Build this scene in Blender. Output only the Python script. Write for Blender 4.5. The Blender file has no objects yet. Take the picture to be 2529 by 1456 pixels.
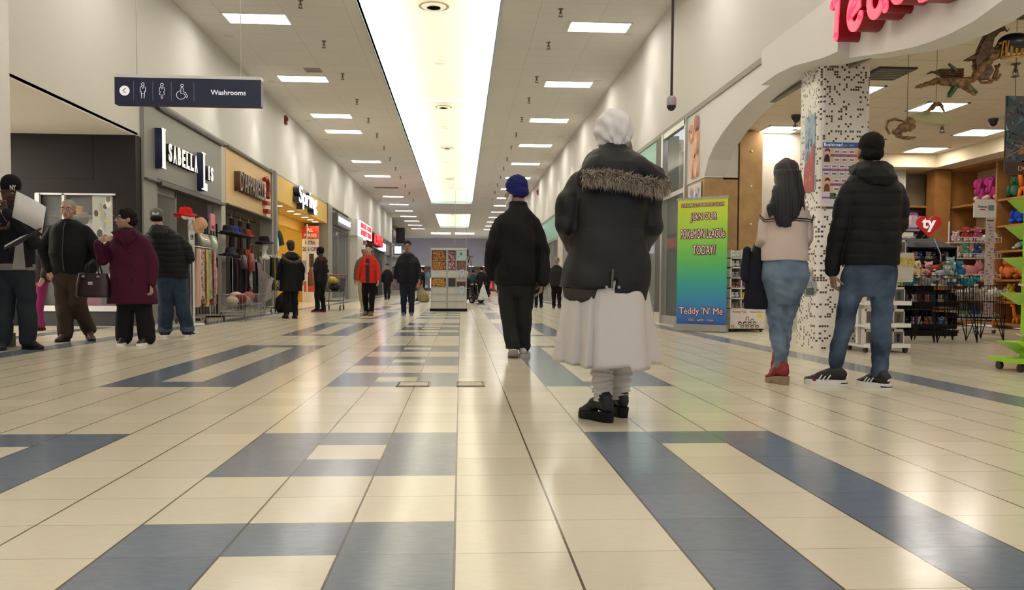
import bpy, bmesh, math, random
import numpy as np
from mathutils import Vector, Matrix, noise
sc = bpy.context.scene
col = sc.collection
random.seed(7)
R = math.radians
# ---------------------------------------------------------------- camera
FPX, YAW, PITCH, ROLL, CY, CAMH = 2084.43, 0.0610698, 0.0387333, 0.0060870, 784.18, 0.708
fw = Vector((math.sin(YAW)*math.cos(PITCH), math.cos(YAW)*math.cos(PITCH), -math.sin(PITCH)))
r0 = Vector((math.cos(YAW), -math.sin(YAW), 0)); u0 = r0.cross(fw)
rt = r0*math.cos(ROLL) + u0*math.sin(ROLL); up = u0*math.cos(ROLL) - r0*math.sin(ROLL)
cam = bpy.data.cameras.new('camera'); camo = bpy.data.objects.new('camera', cam); col.objects.link(camo)
cam.sensor_width = 36; cam.lens = FPX/2529*36; cam.shift_y = (CY-728)/2529; cam.clip_end = 300; cam.clip_start = .05
camo.matrix_world = Matrix(((rt.x, up.x, -fw.x, 0), (rt.y, up.y, -fw.y, 0), (rt.z, up.z, -fw.z, CAMH), (0, 0, 0, 1)))
sc.camera = camo
# ---------------------------------------------------------------- world and exposure
w = bpy.data.worlds.new('world'); sc.world = w; w.use_nodes = True
w.node_tree.nodes['Background'].inputs[0].default_value = (.85, .88, 1, 1)
w.node_tree.nodes['Background'].inputs[1].default_value = .35
sc.view_settings.view_transform = 'Standard'; sc.view_settings.look = 'None'
sc.view_settings.exposure = 1.3; sc.view_settings.gamma = 1.0
try: sc.view_settings.use_curve_mapping = False
except Exception: pass
try:
    sc.cycles.use_denoising = True; sc.cycles.use_adaptive_sampling = True; sc.cycles.adaptive_threshold = .025; sc.cycles.max_bounces = 7; sc.cycles.diffuse_bounces = 4
    sc.cycles.glossy_bounces = 3; sc.cycles.transmission_bounces = 4; sc.cycles.transparent_max_bounces = 8
    sc.cycles.sample_clamp_indirect = 6; sc.cycles.caustics_reflective = False; sc.cycles.caustics_refractive = False
except Exception: pass
L_TROFFER, L_COVE, L_STORE, L_WASH = 6.0, 10.5, 8.0, 80.0
# ---------------------------------------------------------------- materials
def lin(c):
    if isinstance(c, str):
        c = c.lstrip('#'); c = [int(c[i:i+2], 16)/255 for i in (0, 2, 4)]
    return tuple((x/12.92 if x <= .04045 else ((x+.055)/1.055)**2.4) for x in c[:3]) + (1,)
_m = {}
def mat(c, rough=.6, metal=0, emit=0, bump=None, var=None, coat=0, trans=0, spec=.5, alpha=1):
    """c: sRGB hex; bump=(scale, strength); var=(scale, second colour, amount)"""
    key = (c, rough, metal, emit, bump, var, coat, trans, spec, alpha)
    if key in _m: return _m[key]
    m = bpy.data.materials.new('surface_'+c.strip('#')); m.use_nodes = True
    nt = m.node_tree; b = nt.nodes['Principled BSDF']
    b.inputs['Base Color'].default_value = lin(c); b.inputs['Roughness'].default_value = rough
    b.inputs['Metallic'].default_value = metal; b.inputs['Specular IOR Level'].default_value = .22 if (spec == .5 and rough >= .6) else spec
    b.inputs['Coat Weight'].default_value = coat; b.inputs['Transmission Weight'].default_value = trans
    b.inputs['Alpha'].default_value = alpha
    if emit:
        b.inputs['Emission Color'].default_value = lin(c); b.inputs['Emission Strength'].default_value = emit
    if bump or var: tc = nt.nodes.new('ShaderNodeTexCoord')
    if bump:
        n = nt.nodes.new('ShaderNodeTexNoise'); n.inputs['Scale'].default_value = bump[0]; n.inputs['Detail'].default_value = 4
        bp = nt.nodes.new('ShaderNodeBump'); bp.inputs['Strength'].default_value = bump[1]; bp.inputs['Distance'].default_value = .01
        nt.links.new(tc.outputs['Object'], n.inputs['Vector']); nt.links.new(n.outputs['Fac'], bp.inputs['Height'])
        nt.links.new(bp.outputs['Normal'], b.inputs['Normal'])
    if var:
        n = nt.nodes.new('ShaderNodeTexNoise'); n.inputs['Scale'].default_value = var[0]; n.inputs['Detail'].default_value = 5
        mx = nt.nodes.new('ShaderNodeMix'); mx.data_type = 'RGBA'
        rp = nt.nodes.new('ShaderNodeMapRange'); rp.inputs['From Min'].default_value = .35; rp.inputs['From Max'].default_value = .65
        rp.inputs['To Max'].default_value = var[2]
        nt.links.new(tc.outputs['Object'], n.inputs['Vector']); nt.links.new(n.outputs['Fac'], rp.inputs['Value'])
        nt.links.new(rp.outputs['Result'], mx.inputs['Factor'])
        mx.inputs['A'].default_value = lin(c); mx.inputs['B'].default_value = lin(var[1])
        nt.links.new(mx.outputs['Result'], b.inputs['Base Color'])
    _m[key] = m; return m
def node_mat(name, build, rough=.6):
    m = bpy.data.materials.new(name); m.use_nodes = True
    nt = m.node_tree; b = nt.nodes['Principled BSDF']; b.inputs['Roughness'].default_value = rough
    build(nt, b); return m
def N(nt, t, **kw):
    n = nt.nodes.new('ShaderNode'+t)
    for k, v in kw.items(): setattr(n, k, v)
    return n
def M_(nt, op, a, b=None, c=None):
    n = nt.nodes.new('ShaderNodeMath'); n.operation = op
    for i, x in enumerate((a, b, c)):
        if x is None: continue
        if isinstance(x, (int, float)): n.inputs[i].default_value = x
        else: nt.links.new(x, n.inputs[i])
    return n.outputs[0]
def mixc(nt, f, a, b):
    n = nt.nodes.new('ShaderNodeMix'); n.data_type = 'RGBA'
    if isinstance(f, (int, float)): n.inputs['Factor'].default_value = f
    else: nt.links.new(f, n.inputs['Factor'])
    for k, x in (('A', a), ('B', b)):
        if isinstance(x, tuple): n.inputs[k].default_value = x
        else: nt.links.new(x, n.inputs[k])
    return n.outputs['Result']
# ---------------------------------------------------------------- mesh collector
class B:
    def __init__(s): s.v = []; s.f = []; s.mi = []; s.m = []
    def slot(s, m):
        if m is None: return 0
        if m not in s.m: s.m.append(m)
        return s.m.index(m)
    def add(s, vs, fs, m=None):
        o = len(s.v); k = s.slot(m); s.v += [tuple(v) for v in vs]
        for f in fs: s.f.append([i+o for i in f]); s.mi.append(k)
        return s
    def box(s, x0, x1, y0, y1, z0, z1, m=None):
        x0, x1 = min(x0, x1), max(x0, x1); y0, y1 = min(y0, y1), max(y0, y1); z0, z1 = min(z0, z1), max(z0, z1)
        v = [(x, y, z) for z in (z0, z1) for y in (y0, y1) for x in (x0, x1)]
        return s.add(v, [(0, 2, 3, 1), (4, 5, 7, 6), (0, 1, 5, 4), (2, 6, 7, 3), (0, 4, 6, 2), (1, 3, 7, 5)], m)
    def obox(s, c, sx, sy, sz, rz=0, m=None, rx=0, ry=0):
        M = Matrix.Translation(c) @ Matrix.Rotation(rz, 4, 'Z') @ Matrix.Rotation(rx, 4, 'X') @ Matrix.Rotation(ry, 4, 'Y')
        v = [M @ Vector((x*sx/2, y*sy/2, z*sz/2)) for z in (-1, 1) for y in (-1, 1) for x in (-1, 1)]
        return s.add(v, [(0, 2, 3, 1), (4, 5, 7, 6), (0, 1, 5, 4), (2, 6, 7, 3), (0, 4, 6, 2), (1, 3, 7, 5)], m)
    def tube(s, pts, rad, n=8, m=None, caps=True):
        pts = [Vector(p) for p in pts]; rad = rad if isinstance(rad, (list, tuple)) else [rad]*len(pts)
        vs = []; prev = None
        for i, p in enumerate(pts):
            d = (pts[min(i+1, len(pts)-1)] - pts[max(i-1, 0)])
            d = d.normalized() if d.length > 1e-9 else Vector((0, 0, 1))
            if prev is None:
                a = d.orthogonal().normalized()
            else:
                a = prev - d*prev.dot(d); a = a.normalized() if a.length > 1e-6 else d.orthogonal().normalized()
            prev = a; b = d.cross(a)
            for k in range(n):
                t = 2*math.pi*k/n; vs.append(p + (a*math.cos(t) + b*math.sin(t))*rad[i])
        fs = [(i*n+k, i*n+(k+1) % n, (i+1)*n+(k+1) % n, (i+1)*n+k) for i in range(len(pts)-1) for k in range(n)]
        if caps: fs += [tuple(range(n))[::-1], tuple((len(pts)-1)*n+k for k in range(n))]
        return s.add(vs, fs, m)
    def sph(s, c, r, m=None, nu=12, nv=8, M=None):
        c = Vector(c); r = Vector(r) if hasattr(r, '__len__') else Vector((r, r, r)); vs = []
        def T(p):
            p = Vector((p[0]*r.x, p[1]*r.y, p[2]*r.z)); return c + (M @ p if M else p)
        vs.append(T((0, 0, -1)))
        for j in range(1, nv):
            ph = -math.pi/2 + math.pi*j/nv
            for i in range(nu):
                t = 2*math.pi*i/nu; vs.append(T((math.cos(ph)*math.cos(t), math.cos(ph)*math.sin(t), math.sin(ph))))
        vs.append(T((0, 0, 1))); fs = []
        for i in range(nu):
            fs.append((0, 1+(i+1) % nu, 1+i)); fs.append((len(vs)-1, 1+(nv-2)*nu+i, 1+(nv-2)*nu+(i+1) % nu))
            for j in range(nv-2): a = 1+j*nu; fs.append((a+i, a+(i+1) % nu, a+nu+(i+1) % nu, a+nu+i))
        return s.add(vs, fs, m)
    def loft(s, rings, n=28, m=None, ex=2.0):
        """rings (cx, cy, z, rx, ry[, yaw]) stacked in z"""
        vs = []
        for rg in rings:
            cx, cy, z, rx, ry = rg[:5]; yw = rg[5] if len(rg) > 5 else 0
            for k in range(n):
                t = 2*math.pi*k/n; c, q = math.cos(t), math.sin(t)
                x = rx*math.copysign(abs(c)**(2/ex), c); y = ry*math.copysign(abs(q)**(2/ex), q)
                vs.append((cx + x*math.cos(yw) - y*math.sin(yw), cy + x*math.sin(yw) + y*math.cos(yw), z))
        L = len(rings)
        fs = [(i*n+k, i*n+(k+1) % n, (i+1)*n+(k+1) % n, (i+1)*n+k) for i in range(L-1) for k in range(n)]
        up_ = rings[-1][2] > rings[0][2]
        fs += [tuple(range(n))[::-1], tuple((L-1)*n+k for k in range(n))]
        if not up_: fs = [f[::-1] for f in fs]
        return s.add(vs, fs, m)
    def prism(s, poly, f0, f1, m=None):
        """poly 2-D points; f0, f1 map (a, b) to the near and far 3-D face"""
        n = len(poly); vs = [f0(*p) for p in poly] + [f1(*p) for p in poly]
        fs = [tuple(range(n)), tuple(range(n, 2*n))[::-1]] + [(i, n+i, n+(i+1) % n, (i+1) % n) for i in range(n)]
        return s.add(vs, fs, m)
    def quad(s, a, b, c, d, m=None): return s.add([a, b, c, d], [(0, 1, 2, 3)], m)
    def build(s, name, m=None, parent=None, smooth=False, loc=None, recalc=True):
        me = bpy.data.meshes.new(name); me.from_pydata(s.v, [], s.f)
        if s.m:
            for x in s.m: me.materials.append(x)
            me.polygons.foreach_set('material_index', s.mi)
        elif m: me.materials.append(m)
        if recalc:
            bm = bmesh.new(); bm.from_mesh(me); bmesh.ops.recalc_face_normals(bm, faces=bm.faces); bm.to_mesh(me); bm.free()
        if smooth:
            me.shade_smooth()
            if smooth != 'all':
                try: me.set_sharp_from_angle(angle=R(40))
                except Exception: pass
        me.update(); o = bpy.data.objects.new(name, me); col.objects.link(o)
        if parent is not None: o.parent = parent; o.matrix_parent_inverse = parent.matrix_basis.inverted()
        if loc is not None: o.location = loc
        return o
    def rebase(s, c):
        s.v = [(x-c[0], y-c[1], z-c[2]) for x, y, z in s.v]; return s
def tag(o, label=None, cat=None, group=None, kind=None):
    if label: o['label'] = label
    if cat: o['category'] = cat
    if group: o['group'] = group
    if kind: o['kind'] = kind
    return o
def empty(name, loc, label, cat, group=None, rz=0):
    o = bpy.data.objects.new(name, None); col.objects.link(o); o.location = loc; o.rotation_euler = (0, 0, rz)
    o.empty_display_size = .1
    return tag(o, label, cat, group)
def struct(name, b, m=None, smooth=False):
    return tag(b.build(name, m, smooth=smooth), kind='structure')
def thing(name, b, m, label, cat, group=None, smooth=False, c=None):
    """one-mesh thing with its origin at c"""
    if c is not None: b.rebase(c)
    return tag(b.build(name, m, smooth=smooth, loc=c), label, cat, group)
def copy_tree(o, parent=None):
    c = o.copy(); col.objects.link(c)
    if parent is not None: c.parent = parent; c.matrix_parent_inverse = o.matrix_parent_inverse.copy()
    for ch in list(o.children): copy_tree(ch, c)
    return c
def lettering(name, text, loc, xd, h, wd=None, depth=.01, m=None, parent=None, off=0, lean=0, upd=(0, 0, 1), res=3, tag_=None, space=1.0):
    """text laid on a plane: loc is the bottom left corner, xd the reading direction, h the height of the text block, wd its width"""
    c = bpy.data.curves.new(name, 'FONT'); c.body = text; c.size = 1; c.extrude = .5; c.offset = off; c.resolution_u = res; c.space_character = space
    t = bpy.data.objects.new(name, c); col.objects.link(t)
    dg = bpy.context.evaluated_depsgraph_get(); me = bpy.data.meshes.new_from_object(t.evaluated_get(dg))
    bpy.data.objects.remove(t); bpy.data.curves.remove(c)
    n = len(me.vertices); a = np.empty(n*3); me.vertices.foreach_get('co', a); a = a.reshape(-1, 3)
    lo, hi = a.min(0), a.max(0); s = h/(hi[1]-lo[1]); sx = (wd/(hi[0]-lo[0])) if wd else s
    X = (a[:, 0]-lo[0])*sx; Y = (a[:, 1]-lo[1])*s; Z = (a[:, 2]+.5)*depth; X = X + Y*lean
    xd = np.array(xd, float); xd /= np.linalg.norm(xd); u = np.array(upd, float); nn = np.cross(xd, u)
    P = np.array(loc, float) + X[:, None]*xd + Y[:, None]*u + Z[:, None]*nn
    me.vertices.foreach_set('co', P.ravel()); me.materials.clear(); me.materials.append(m); me.update()
    o = bpy.data.objects.new(name, me); col.objects.link(o)
    if parent is not None: o.parent = parent; o.matrix_parent_inverse = parent.matrix_basis.inverted()
    return o
ORD = ['first', 'second', 'third', 'fourth', 'fifth', 'sixth', 'seventh', 'eighth', 'ninth', 'tenth', 'eleventh', 'twelfth',
       'thirteenth', 'fourteenth', 'fifteenth', 'sixteenth', 'seventeenth', 'eighteenth', 'nineteenth', 'twentieth', 'twenty-first',
       'twenty-second', 'twenty-third', 'twenty-fourth', 'twenty-fifth', 'twenty-sixth', 'twenty-seventh', 'twenty-eighth', 'twenty-ninth', 'thirtieth']
# ================================================================ THE SETTING
XL, XR, ZC = -5.30, 3.87, 5.9
TX, TY, TS = -0.0136, 2.2053, 0.305
CREAM, SLATE = '#dcd3bf', '#737e8e'
def tile_nodes(base, dark, streak):
    def f(nt, b):
        tc = N(nt, 'TexCoord'); sp = N(nt, 'SeparateXYZ'); nt.links.new(tc.outputs['Object'], sp.inputs[0])
        u = M_(nt, 'DIVIDE', M_(nt, 'SUBTRACT', sp.outputs['X'], TX), TS); v = M_(nt, 'DIVIDE', M_(nt, 'SUBTRACT', sp.outputs['Y'], TY), TS)
        fu = M_(nt, 'ABSOLUTE', M_(nt, 'SUBTRACT', M_(nt, 'FRACT', M_(nt, 'ADD', u, .5)), .5))
        fv = M_(nt, 'ABSOLUTE', M_(nt, 'SUBTRACT', M_(nt, 'FRACT', M_(nt, 'ADD', v, .5)), .5))
        gu = M_(nt, 'LESS_THAN', fu, .0115); gv = M_(nt, 'LESS_THAN', fv, .005)
        cv = N(nt, 'CombineXYZ'); nt.links.new(M_(nt, 'FLOOR', u), cv.inputs[0]); nt.links.new(M_(nt, 'FLOOR', v), cv.inputs[1])
        wn = N(nt, 'TexWhiteNoise'); nt.links.new(cv.outputs[0], wn.inputs['Vector'])
        # cloudy streaks of the stone, offset per tile
        mp = N(nt, 'VectorMath', operation='MULTIPLY_ADD'); nt.links.new(wn.outputs['Color'], mp.inputs[0]); mp.inputs[1].default_value = (30, 30, 30)
        nt.links.new(tc.outputs['Object'], mp.inputs[2])
        sc_ = N(nt, 'VectorMath', operation='MULTIPLY'); nt.links.new(mp.outputs[0], sc_.inputs[0]); sc_.inputs[1].default_value = (4.5, 14, 1)
        ns = N(nt, 'TexNoise'); ns.inputs['Detail'].default_value = 4; ns.inputs['Roughness'].default_value = .5; ns.inputs['Distortion'].default_value = .6
        nt.links.new(sc_.outputs[0], ns.inputs['Vector'])
        c1 = mixc(nt, M_(nt, 'MULTIPLY', M_(nt, 'SUBTRACT', ns.outputs['Fac'], .28), streak), lin(base), lin(dark))
        hs = N(nt, 'HueSaturation'); nt.links.new(c1, hs.inputs['Color'])
        nt.links.new(M_(nt, 'MULTIPLY_ADD', wn.outputs['Value'], .10, .95), hs.inputs['Value'])
        c2 = mixc(nt, M_(nt, 'MULTIPLY', gv, .62), hs.outputs[0], lin('#5b5140'))
        c3 = mixc(nt, M_(nt, 'MULTIPLY', gu, .9), c2, lin('#4a4232'))
        nt.links.new(c3, b.inputs['Base Color'])
        nt.links.new(M_(nt, 'MULTIPLY_ADD', ns.outputs['Fac'], .14, .10), b.inputs['Roughness'])
        b.inputs['Specular IOR Level'].default_value = .5
    return f
m_cream = node_mat('cream_tile', tile_nodes(CREAM, '#c4b594', .55)); m_slate = node_mat('slate_tile', tile_nodes(SLATE, '#5a6373', .9))
def is_blue(i, j):
    if i == -15 and j >= -40 and j < 300: return True
    if i == 11 and j < 300: return True
    if i == -19 and 14 < j < 38: return True
    if j < 70+130:
        k = (j-12) % 19
        if k < 13:
            if i in (-3, -2, -1):
                q = k % 5
                return (not (i == -2 and q == 1)) if q < 3 else False
            if i in (2, 4, -6, -8): return True
            if i in (3, -7): return k in (0, 12)
    return False
def build_floor():
    b = B()
    i0, i1, j0, j1 = -27, 32, -12, 320
    W = i1-i0+1
    b.v = [(TX+TS*i, TY+TS*j, 0) for j in range(j0, j1+1) for i in range(i0, i1+1)]
    b.m = [m_cream, m_slate]
    for j in range(j0, j1):
        for i in range(i0, i1):
            a = (j-j0)*W + (i-i0); b.f.append([a, a+1, a+W+1, a+W]); b.mi.append(1 if is_blue(i, j) else 0)
    tag(b.build('floor', recalc=False), kind='structure')
build_floor()
# paint
m_wall = mat('#d0cdc7', .75, bump=(60, .05)); m_wallw = mat('#dcdad4', .7)
def ceil_nodes(nt, b):
    tc = N(nt, 'TexCoord'); sp = N(nt, 'SeparateXYZ'); nt.links.new(tc.outputs['Object'], sp.inputs[0])
    fu = M_(nt, 'ABSOLUTE', M_(nt, 'SUBTRACT', M_(nt, 'FRACT', M_(nt, 'DIVIDE', M_(nt, 'ADD', sp.outputs['X'], 4.62), 1.22)), .5))
    fv = M_(nt, 'ABSOLUTE', M_(nt, 'SUBTRACT', M_(nt, 'FRACT', M_(nt, 'DIVIDE', M_(nt, 'ADD', sp.outputs['Y'], .2), .61)), .5))
    g = M_(nt, 'MAXIMUM', M_(nt, 'GREATER_THAN', fu, .4955), M_(nt, 'GREATER_THAN', fv, .491))
    ns = N(nt, 'TexNoise'); ns.inputs['Scale'].default_value = .8; nt.links.new(tc.outputs['Object'], ns.inputs['Vector'])
    c = mixc(nt, ns.outputs['Fac'], lin('#e4e1dc'), lin('#dad6d0'))
    nt.links.new(mixc(nt, M_(nt, 'MULTIPLY', g, .35), c, lin('#8a857c')), b.inputs['Base Color'])
m_ceil = node_mat('ceiling_tiles', ceil_nodes, .9)
CX0, CX1 = -1.92, .73
b = B()
for (x0, x1, y0, y1) in ((XL-.1, CX0, -8, 66), (CX1, XR+.1, -8, 66), (CX0, CX1, 54.2, 62), (CX0, CX1, 77, 96), (XL-.1, CX0, 66, 77), (CX1, XR+.1, 66, 77),
                         (-9.5, CX0, 77, 96), (CX1, 8.5, 77, 96), (-9.5, XL-.1, 66, 77), (XR+.1, 8.5, 66, 77)):
    b.box(x0, x1, y0, y1, ZC, ZC+.12)
struct('ceiling', b, m_ceil)
# light coves: sloping upstand, arched top, hidden tubes on the side ledges
m_cove = mat('#f2efe4', .8); m_rim = mat('#b9cdd6', .5)
def cove(y0, y1, beams):
    b = B(); xm = (CX0+CX1)/2; hw = (CX1-CX0)/2
    prof = [(hw, ZC), (hw+.02, ZC+.14), (hw+.42, ZC+.14), (hw+.42, ZC+.40)]
    for k in range(9): t = k/8; prof.append(((hw+.42)*math.cos(t*math.pi/2), ZC+.40+.48*math.sin(t*math.pi/2)))
    for s in (-1, 1):
        vs = [(xm+s*x, y, z) for y in (y0, y1) for (x, z) in prof]; n = len(prof)
        b.add(vs, [(i, i+1, n+i+1, n+i) for i in range(n-1)], m_cove)
    for y in (y0, y1):
        pr = [(xm-x, z) for (x, z) in prof] + [(xm+x, z) for (x, z) in prof[::-1]]
        b.add([(x, y, z) for x, z in pr], [tuple(range(len(pr)))], m_cove)
    for s in (-1, 1): b.box(xm+s*hw, xm+s*(hw+.03), y0, y1, ZC-.02, ZC+.12, m_rim)
    b.box(CX0, CX1, y1-.03, y1, ZC-.04, ZC+.12, m_rim); b.box(CX0, CX1, y0, y0+.03, ZC-.04, ZC+.12, m_rim)
    for y in beams: b.box(CX0-.35, CX1+.35, y-.06, y+.06, ZC+.60, ZC+.70, m_cove)
    o = b.build('ceiling_cove', recalc=False); tag(o, kind='structure')
    return xm, hw
m_tube = mat('#fffdf4', .5, emit=L_COVE)
NC = 0
def cove_tubes(y0, y1, xm, hw, which):
    for s in (-1, 1):
        b = B(); x = xm+s*(hw+.22)
        b.box(x-.05, x+.05, y0+.1, y1-.1, ZC+.141, ZC+.17, mat('#e6e4dd', .5)); e = empty('cove_light', (x, (y0+y1)/2, ZC+.15),
            'long warm light strip on the %s ledge of the %s ceiling cove' % ('left' if s < 0 else 'right', which), 'light', 'strips in the ceiling coves')
        b.build('housing', parent=e); B().box(x-.04, x+.04, y0+.15, y1-.15, ZC+.17, ZC+.21).build('tube', m_tube, e)
for (y0, y1, bm_, nm) in ((-7.5, 54.2, (27.2, 41.5, 12.0), 'near'), (62, 77, (70,), 'far')):
    xm, hw = cove(y0, y1, bm_); cove_tubes(y0, y1, xm, hw, nm)
# upper walls
b = B()
b.box(XL-.25, XL, 14.4, 66, 3.86, ZC); b.box(XL-.25, XL, -8, 14.4, 3.12, ZC)
struct('wall_left', b, m_wall)
b = B(); b.box(XR, XR+.2, -8, 60, 3.66, ZC); b.box(XR, XR+.2, 60, 96, 0, ZC); struct('wall_right', b, m_wall)
b = B(); b.box(XL-.02, XL+.035, 14.4, 66, 3.80, 3.87); b.box(XR-.04, XR+.02, 10.42, 60, 3.56, 3.64); b.box(XR-.04, XR+.02, -8, 10.42, 3.64, 3.67)
struct('trim_1', b, mat('#8b867c', .5))
# pale corridor recess before the dark shop (left edge)
b = B(); b.box(-9, XL, 9.58, 14.3, 3.10, 3.16); struct('soffit_ceiling', b, mat('#cfcac2', .8, bump=(5, .2)))
b = B(); b.box(-9, -5.0, -8, 9.0, 0, ZC); b.box(-9, -8.9, 9, 14.3, 0, 3.12); struct('wall_recess', b, m_wall)
e = empty('corner_pillar', (-5.2, 9.3, 0), 'white square pillar with dark base beside the man reading', 'pillar'); e['kind'] = 'structure'
B().box(-5.55, -4.90, 9.0, 9.58, .15, ZC).build('shaft', mat('#d6d3d0', .35), e); B().box(-5.56, -4.89, 8.99, 9.6, 0, .15).build('base', mat('#25221f', .5), e)
# left shopfront masonry: back walls and partitions
m_in = mat('#4a4540', .8)
b = B()
b.box(-9.3, -9.2, 14.3, 66, 0, 3.86)
for y in (19.2, 24.1, 33.9, 39.6, 46.0, 52, 58.5): b.box(-9.2, XL-.02, y-.06, y+.06, 0, 3.86)
b.box(-9.2, XL-.02, 14.3, 66, 3.3, 3.4)
struct('wall_shops_left', b, mat('#8d8880', .8))
# far end
b = B(); b.box(-9.5, 8.5, 95.5, 95.9, 2.85, ZC); b.box(-9.6, -9.5, 66, 96, 0, ZC); b.box(8.5, 8.6, 66, 96, 0, ZC)
b.box(-9.5, XL, 65.9, 66.1, 0, ZC)
struct('wall_far', b, mat('#b4b5c8', .7))
b = B(); b.box(-9.5, 8.5, 101.0, 101.2, 0, 2.85, mat('#6e5f5c', .8)); b.box(-9.5, 8.5, 95.9, 101, 2.85, 2.95, mat('#bdb7ae', .8))
b.box(-9.5, 8.5, 95.6, 101.2, -.06, -.001, m_cream); struct('wall_far_shops', b)
# two small access hatches in the floor
for k, (x0, x1) in enumerate(((-.44, -.22), (-.02, .165))):
    e = empty('floor_hatch', ((x0+x1)/2, 5.99, 0), 'small metal-framed access hatch in the floor tiles, %s of the two' % ('left' if k == 0 else 'right'), 'hatch', 'floor hatches')
    b = B(); hx = (x1-x0)/2
    for a_ in ((-hx, hx, -.125, -.115), (-hx, hx, .115, .125), (-hx-.006, -hx+.004, -.135, .135), (hx-.004, hx+.006, -.135, .135)): b.box(a_[0], a_[1], a_[2], a_[3], .0005, .006)
    o = b.build('frame', mat('#6a6354', .4, .6)); o.parent = e
    o = B().box(-hx+.01, hx-.01, -.11, .11, .0005, .004).build('plate', mat('#b9ae92', .35, var=(40, '#8d8570', .7))); o.parent = e
# ================================================================ CEILING LIGHTS
def troffer(x, y, label, long=1.25, wide=.66, z=ZC, grp='ceiling light panels over the concourse', em=None):
    e = empty('ceiling_light', (x, y, z), label, 'light', grp)
    b = B(); hx, hy = long/2, wide/2
    b.box(-hx, hx, -hy, -hy+.03, -.014, 0); b.box(-hx, hx, hy-.03, hy, -.014, 0); b.box(-hx, -hx+.03, -hy, hy, -.014, 0); b.box(hx-.03, hx, -hy, hy, -.014, 0)
    f = b.build('frame', mat('#e9e6df', .5)); f.parent = e
    d = B().box(-hx+.03, hx-.03, -hy+.03, hy-.03, -.009, -.001).build('diffuser', em or mat('#fffaf0', .5, emit=L_TROFFER)); d.parent = e
    return e
ly = [-7.0, -2.2, 2.6, 7.5, 12.3, 17.05, 21.9, 26.6, 29.3, 36.3, 41.1, 50.6, 55.4, 60.2, 65, 69.8, 74.6, 79.4]
ry = [-7.0, -2.2, 2.6, 7.5, 12.3, 17.05, 21.9, 26.7, 31.5, 36.3, 41.1, 45.9, 50.7, 55.5, 60.3, 65.1, 69.9, 74.7, 79.5]
for nm, xs, ys in (('left', -4.0, ly), ('right', 2.76, ry)):
    proto = None; vis = 0
    for y in ys:
        if proto is None: o = proto = troffer(xs, y, 'x')
        else: o = copy_tree(proto); o.location = (xs, y, ZC)
        if y > 15: o['label'] = 'bright rectangular ceiling panel, %s visible from the camera in the %s row' % (ORD[vis], nm); vis += 1
        else: o['label'] = 'rectangular ceiling panel of the %s row, overhead about %d metres %s the camera' % (nm, abs(round(y)), 'before' if y > 0 else 'behind')
for k, x in enumerate((-2.0, 0.4)):
    o = copy_tree(proto); o.location = (x, 86, ZC); o.scale = (1.5, 3.4, 1); o.children[1].data = o.children[1].data.copy(); o.children[1].data.materials[0] = mat('#e6ebff', .5, emit=13)
    o['label'] = 'wide cool ceiling panel at the far end, %s of the two' % ('left' if k == 0 else 'right')
# return-air vent in the left row
b = B()
for k in range(6): b.box(-.6, .6, -.27+k*.1, -.22+k*.1, -.02, 0)
b.box(-.65, .65, -.31, .31, -.006, 0)
thing('ceiling_vent', b, mat('#8f8a80', .6), 'grey slotted return vent between left row ceiling panels', 'vent').location = (-4.0, 45.9, ZC)
b = B(); b.box(-.2, .2, -.2, .2, -.012, 0)
for k in range(4): b.box(-.16, .16, -.15+k*.09, -.11+k*.09, -.02, -.012)
thing('ceiling_vent', b, mat('#a09a90', .6), 'small square ceiling grille by the left wall, nearest', 'vent').location = (-3.6, 21.0, ZC)
# cove diffusers and discs
def diffuser(x, y, z, s, label):
    e = empty('air_diffuser', (x, y, z), label, 'vent', 'round air diffusers in the cove')
    mm = mat('#ded8c6', .6); md = mat('#9c9480', .7)
    b = B()
    for r1, r2, zz in ((.46, .36, 0),):
        b.tube([(0, 0, .03), (0, 0, -.02)], [r1*s, r2*s], 32)
    o = b.build('rim', mm, smooth=True); o.parent = e
    b = B(); b.tube([(0, 0, -.021), (0, 0, -.024)], [.33*s, .33*s], 32); o = b.build('throat', md); o.parent = e
    for r in (.27, .19, .11):
        b = B(); b.tube([(0, 0, -.026), (0, 0, -.055)], [r*s, (r-.04)*s], 32); o = b.build('ring', mm, smooth=True); o.parent = e
    return e
for k, (y, s) in enumerate(((18.6, 1), (29.0, .85), (37.6, .85), (42.7, .85), (48.5, .85))):
    diffuser(-.6, y, 6.745, s, 'round air diffuser in the near ceiling cove, %s from the camera' % ORD[k])
for k, y in enumerate((65.0, 73.0)): diffuser(-.6, y, 6.745, .85, 'round air diffuser in the far ceiling cove, %s one' % ('nearer' if k == 0 else 'farther'))
for k, y in enumerate((23.4, 33.0)):
    b = B(); b.tube([(0, 0, .02), (0, 0, -.01)], [.16, .14], 24)
    thing('cover_disc', b, mat('#e5dfcd', .6), 'plain small white disc in the near cove, %s one' % ('nearer' if k == 0 else 'farther'), 'cover', smooth=True).location = (-.6, y, 6.75)
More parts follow.
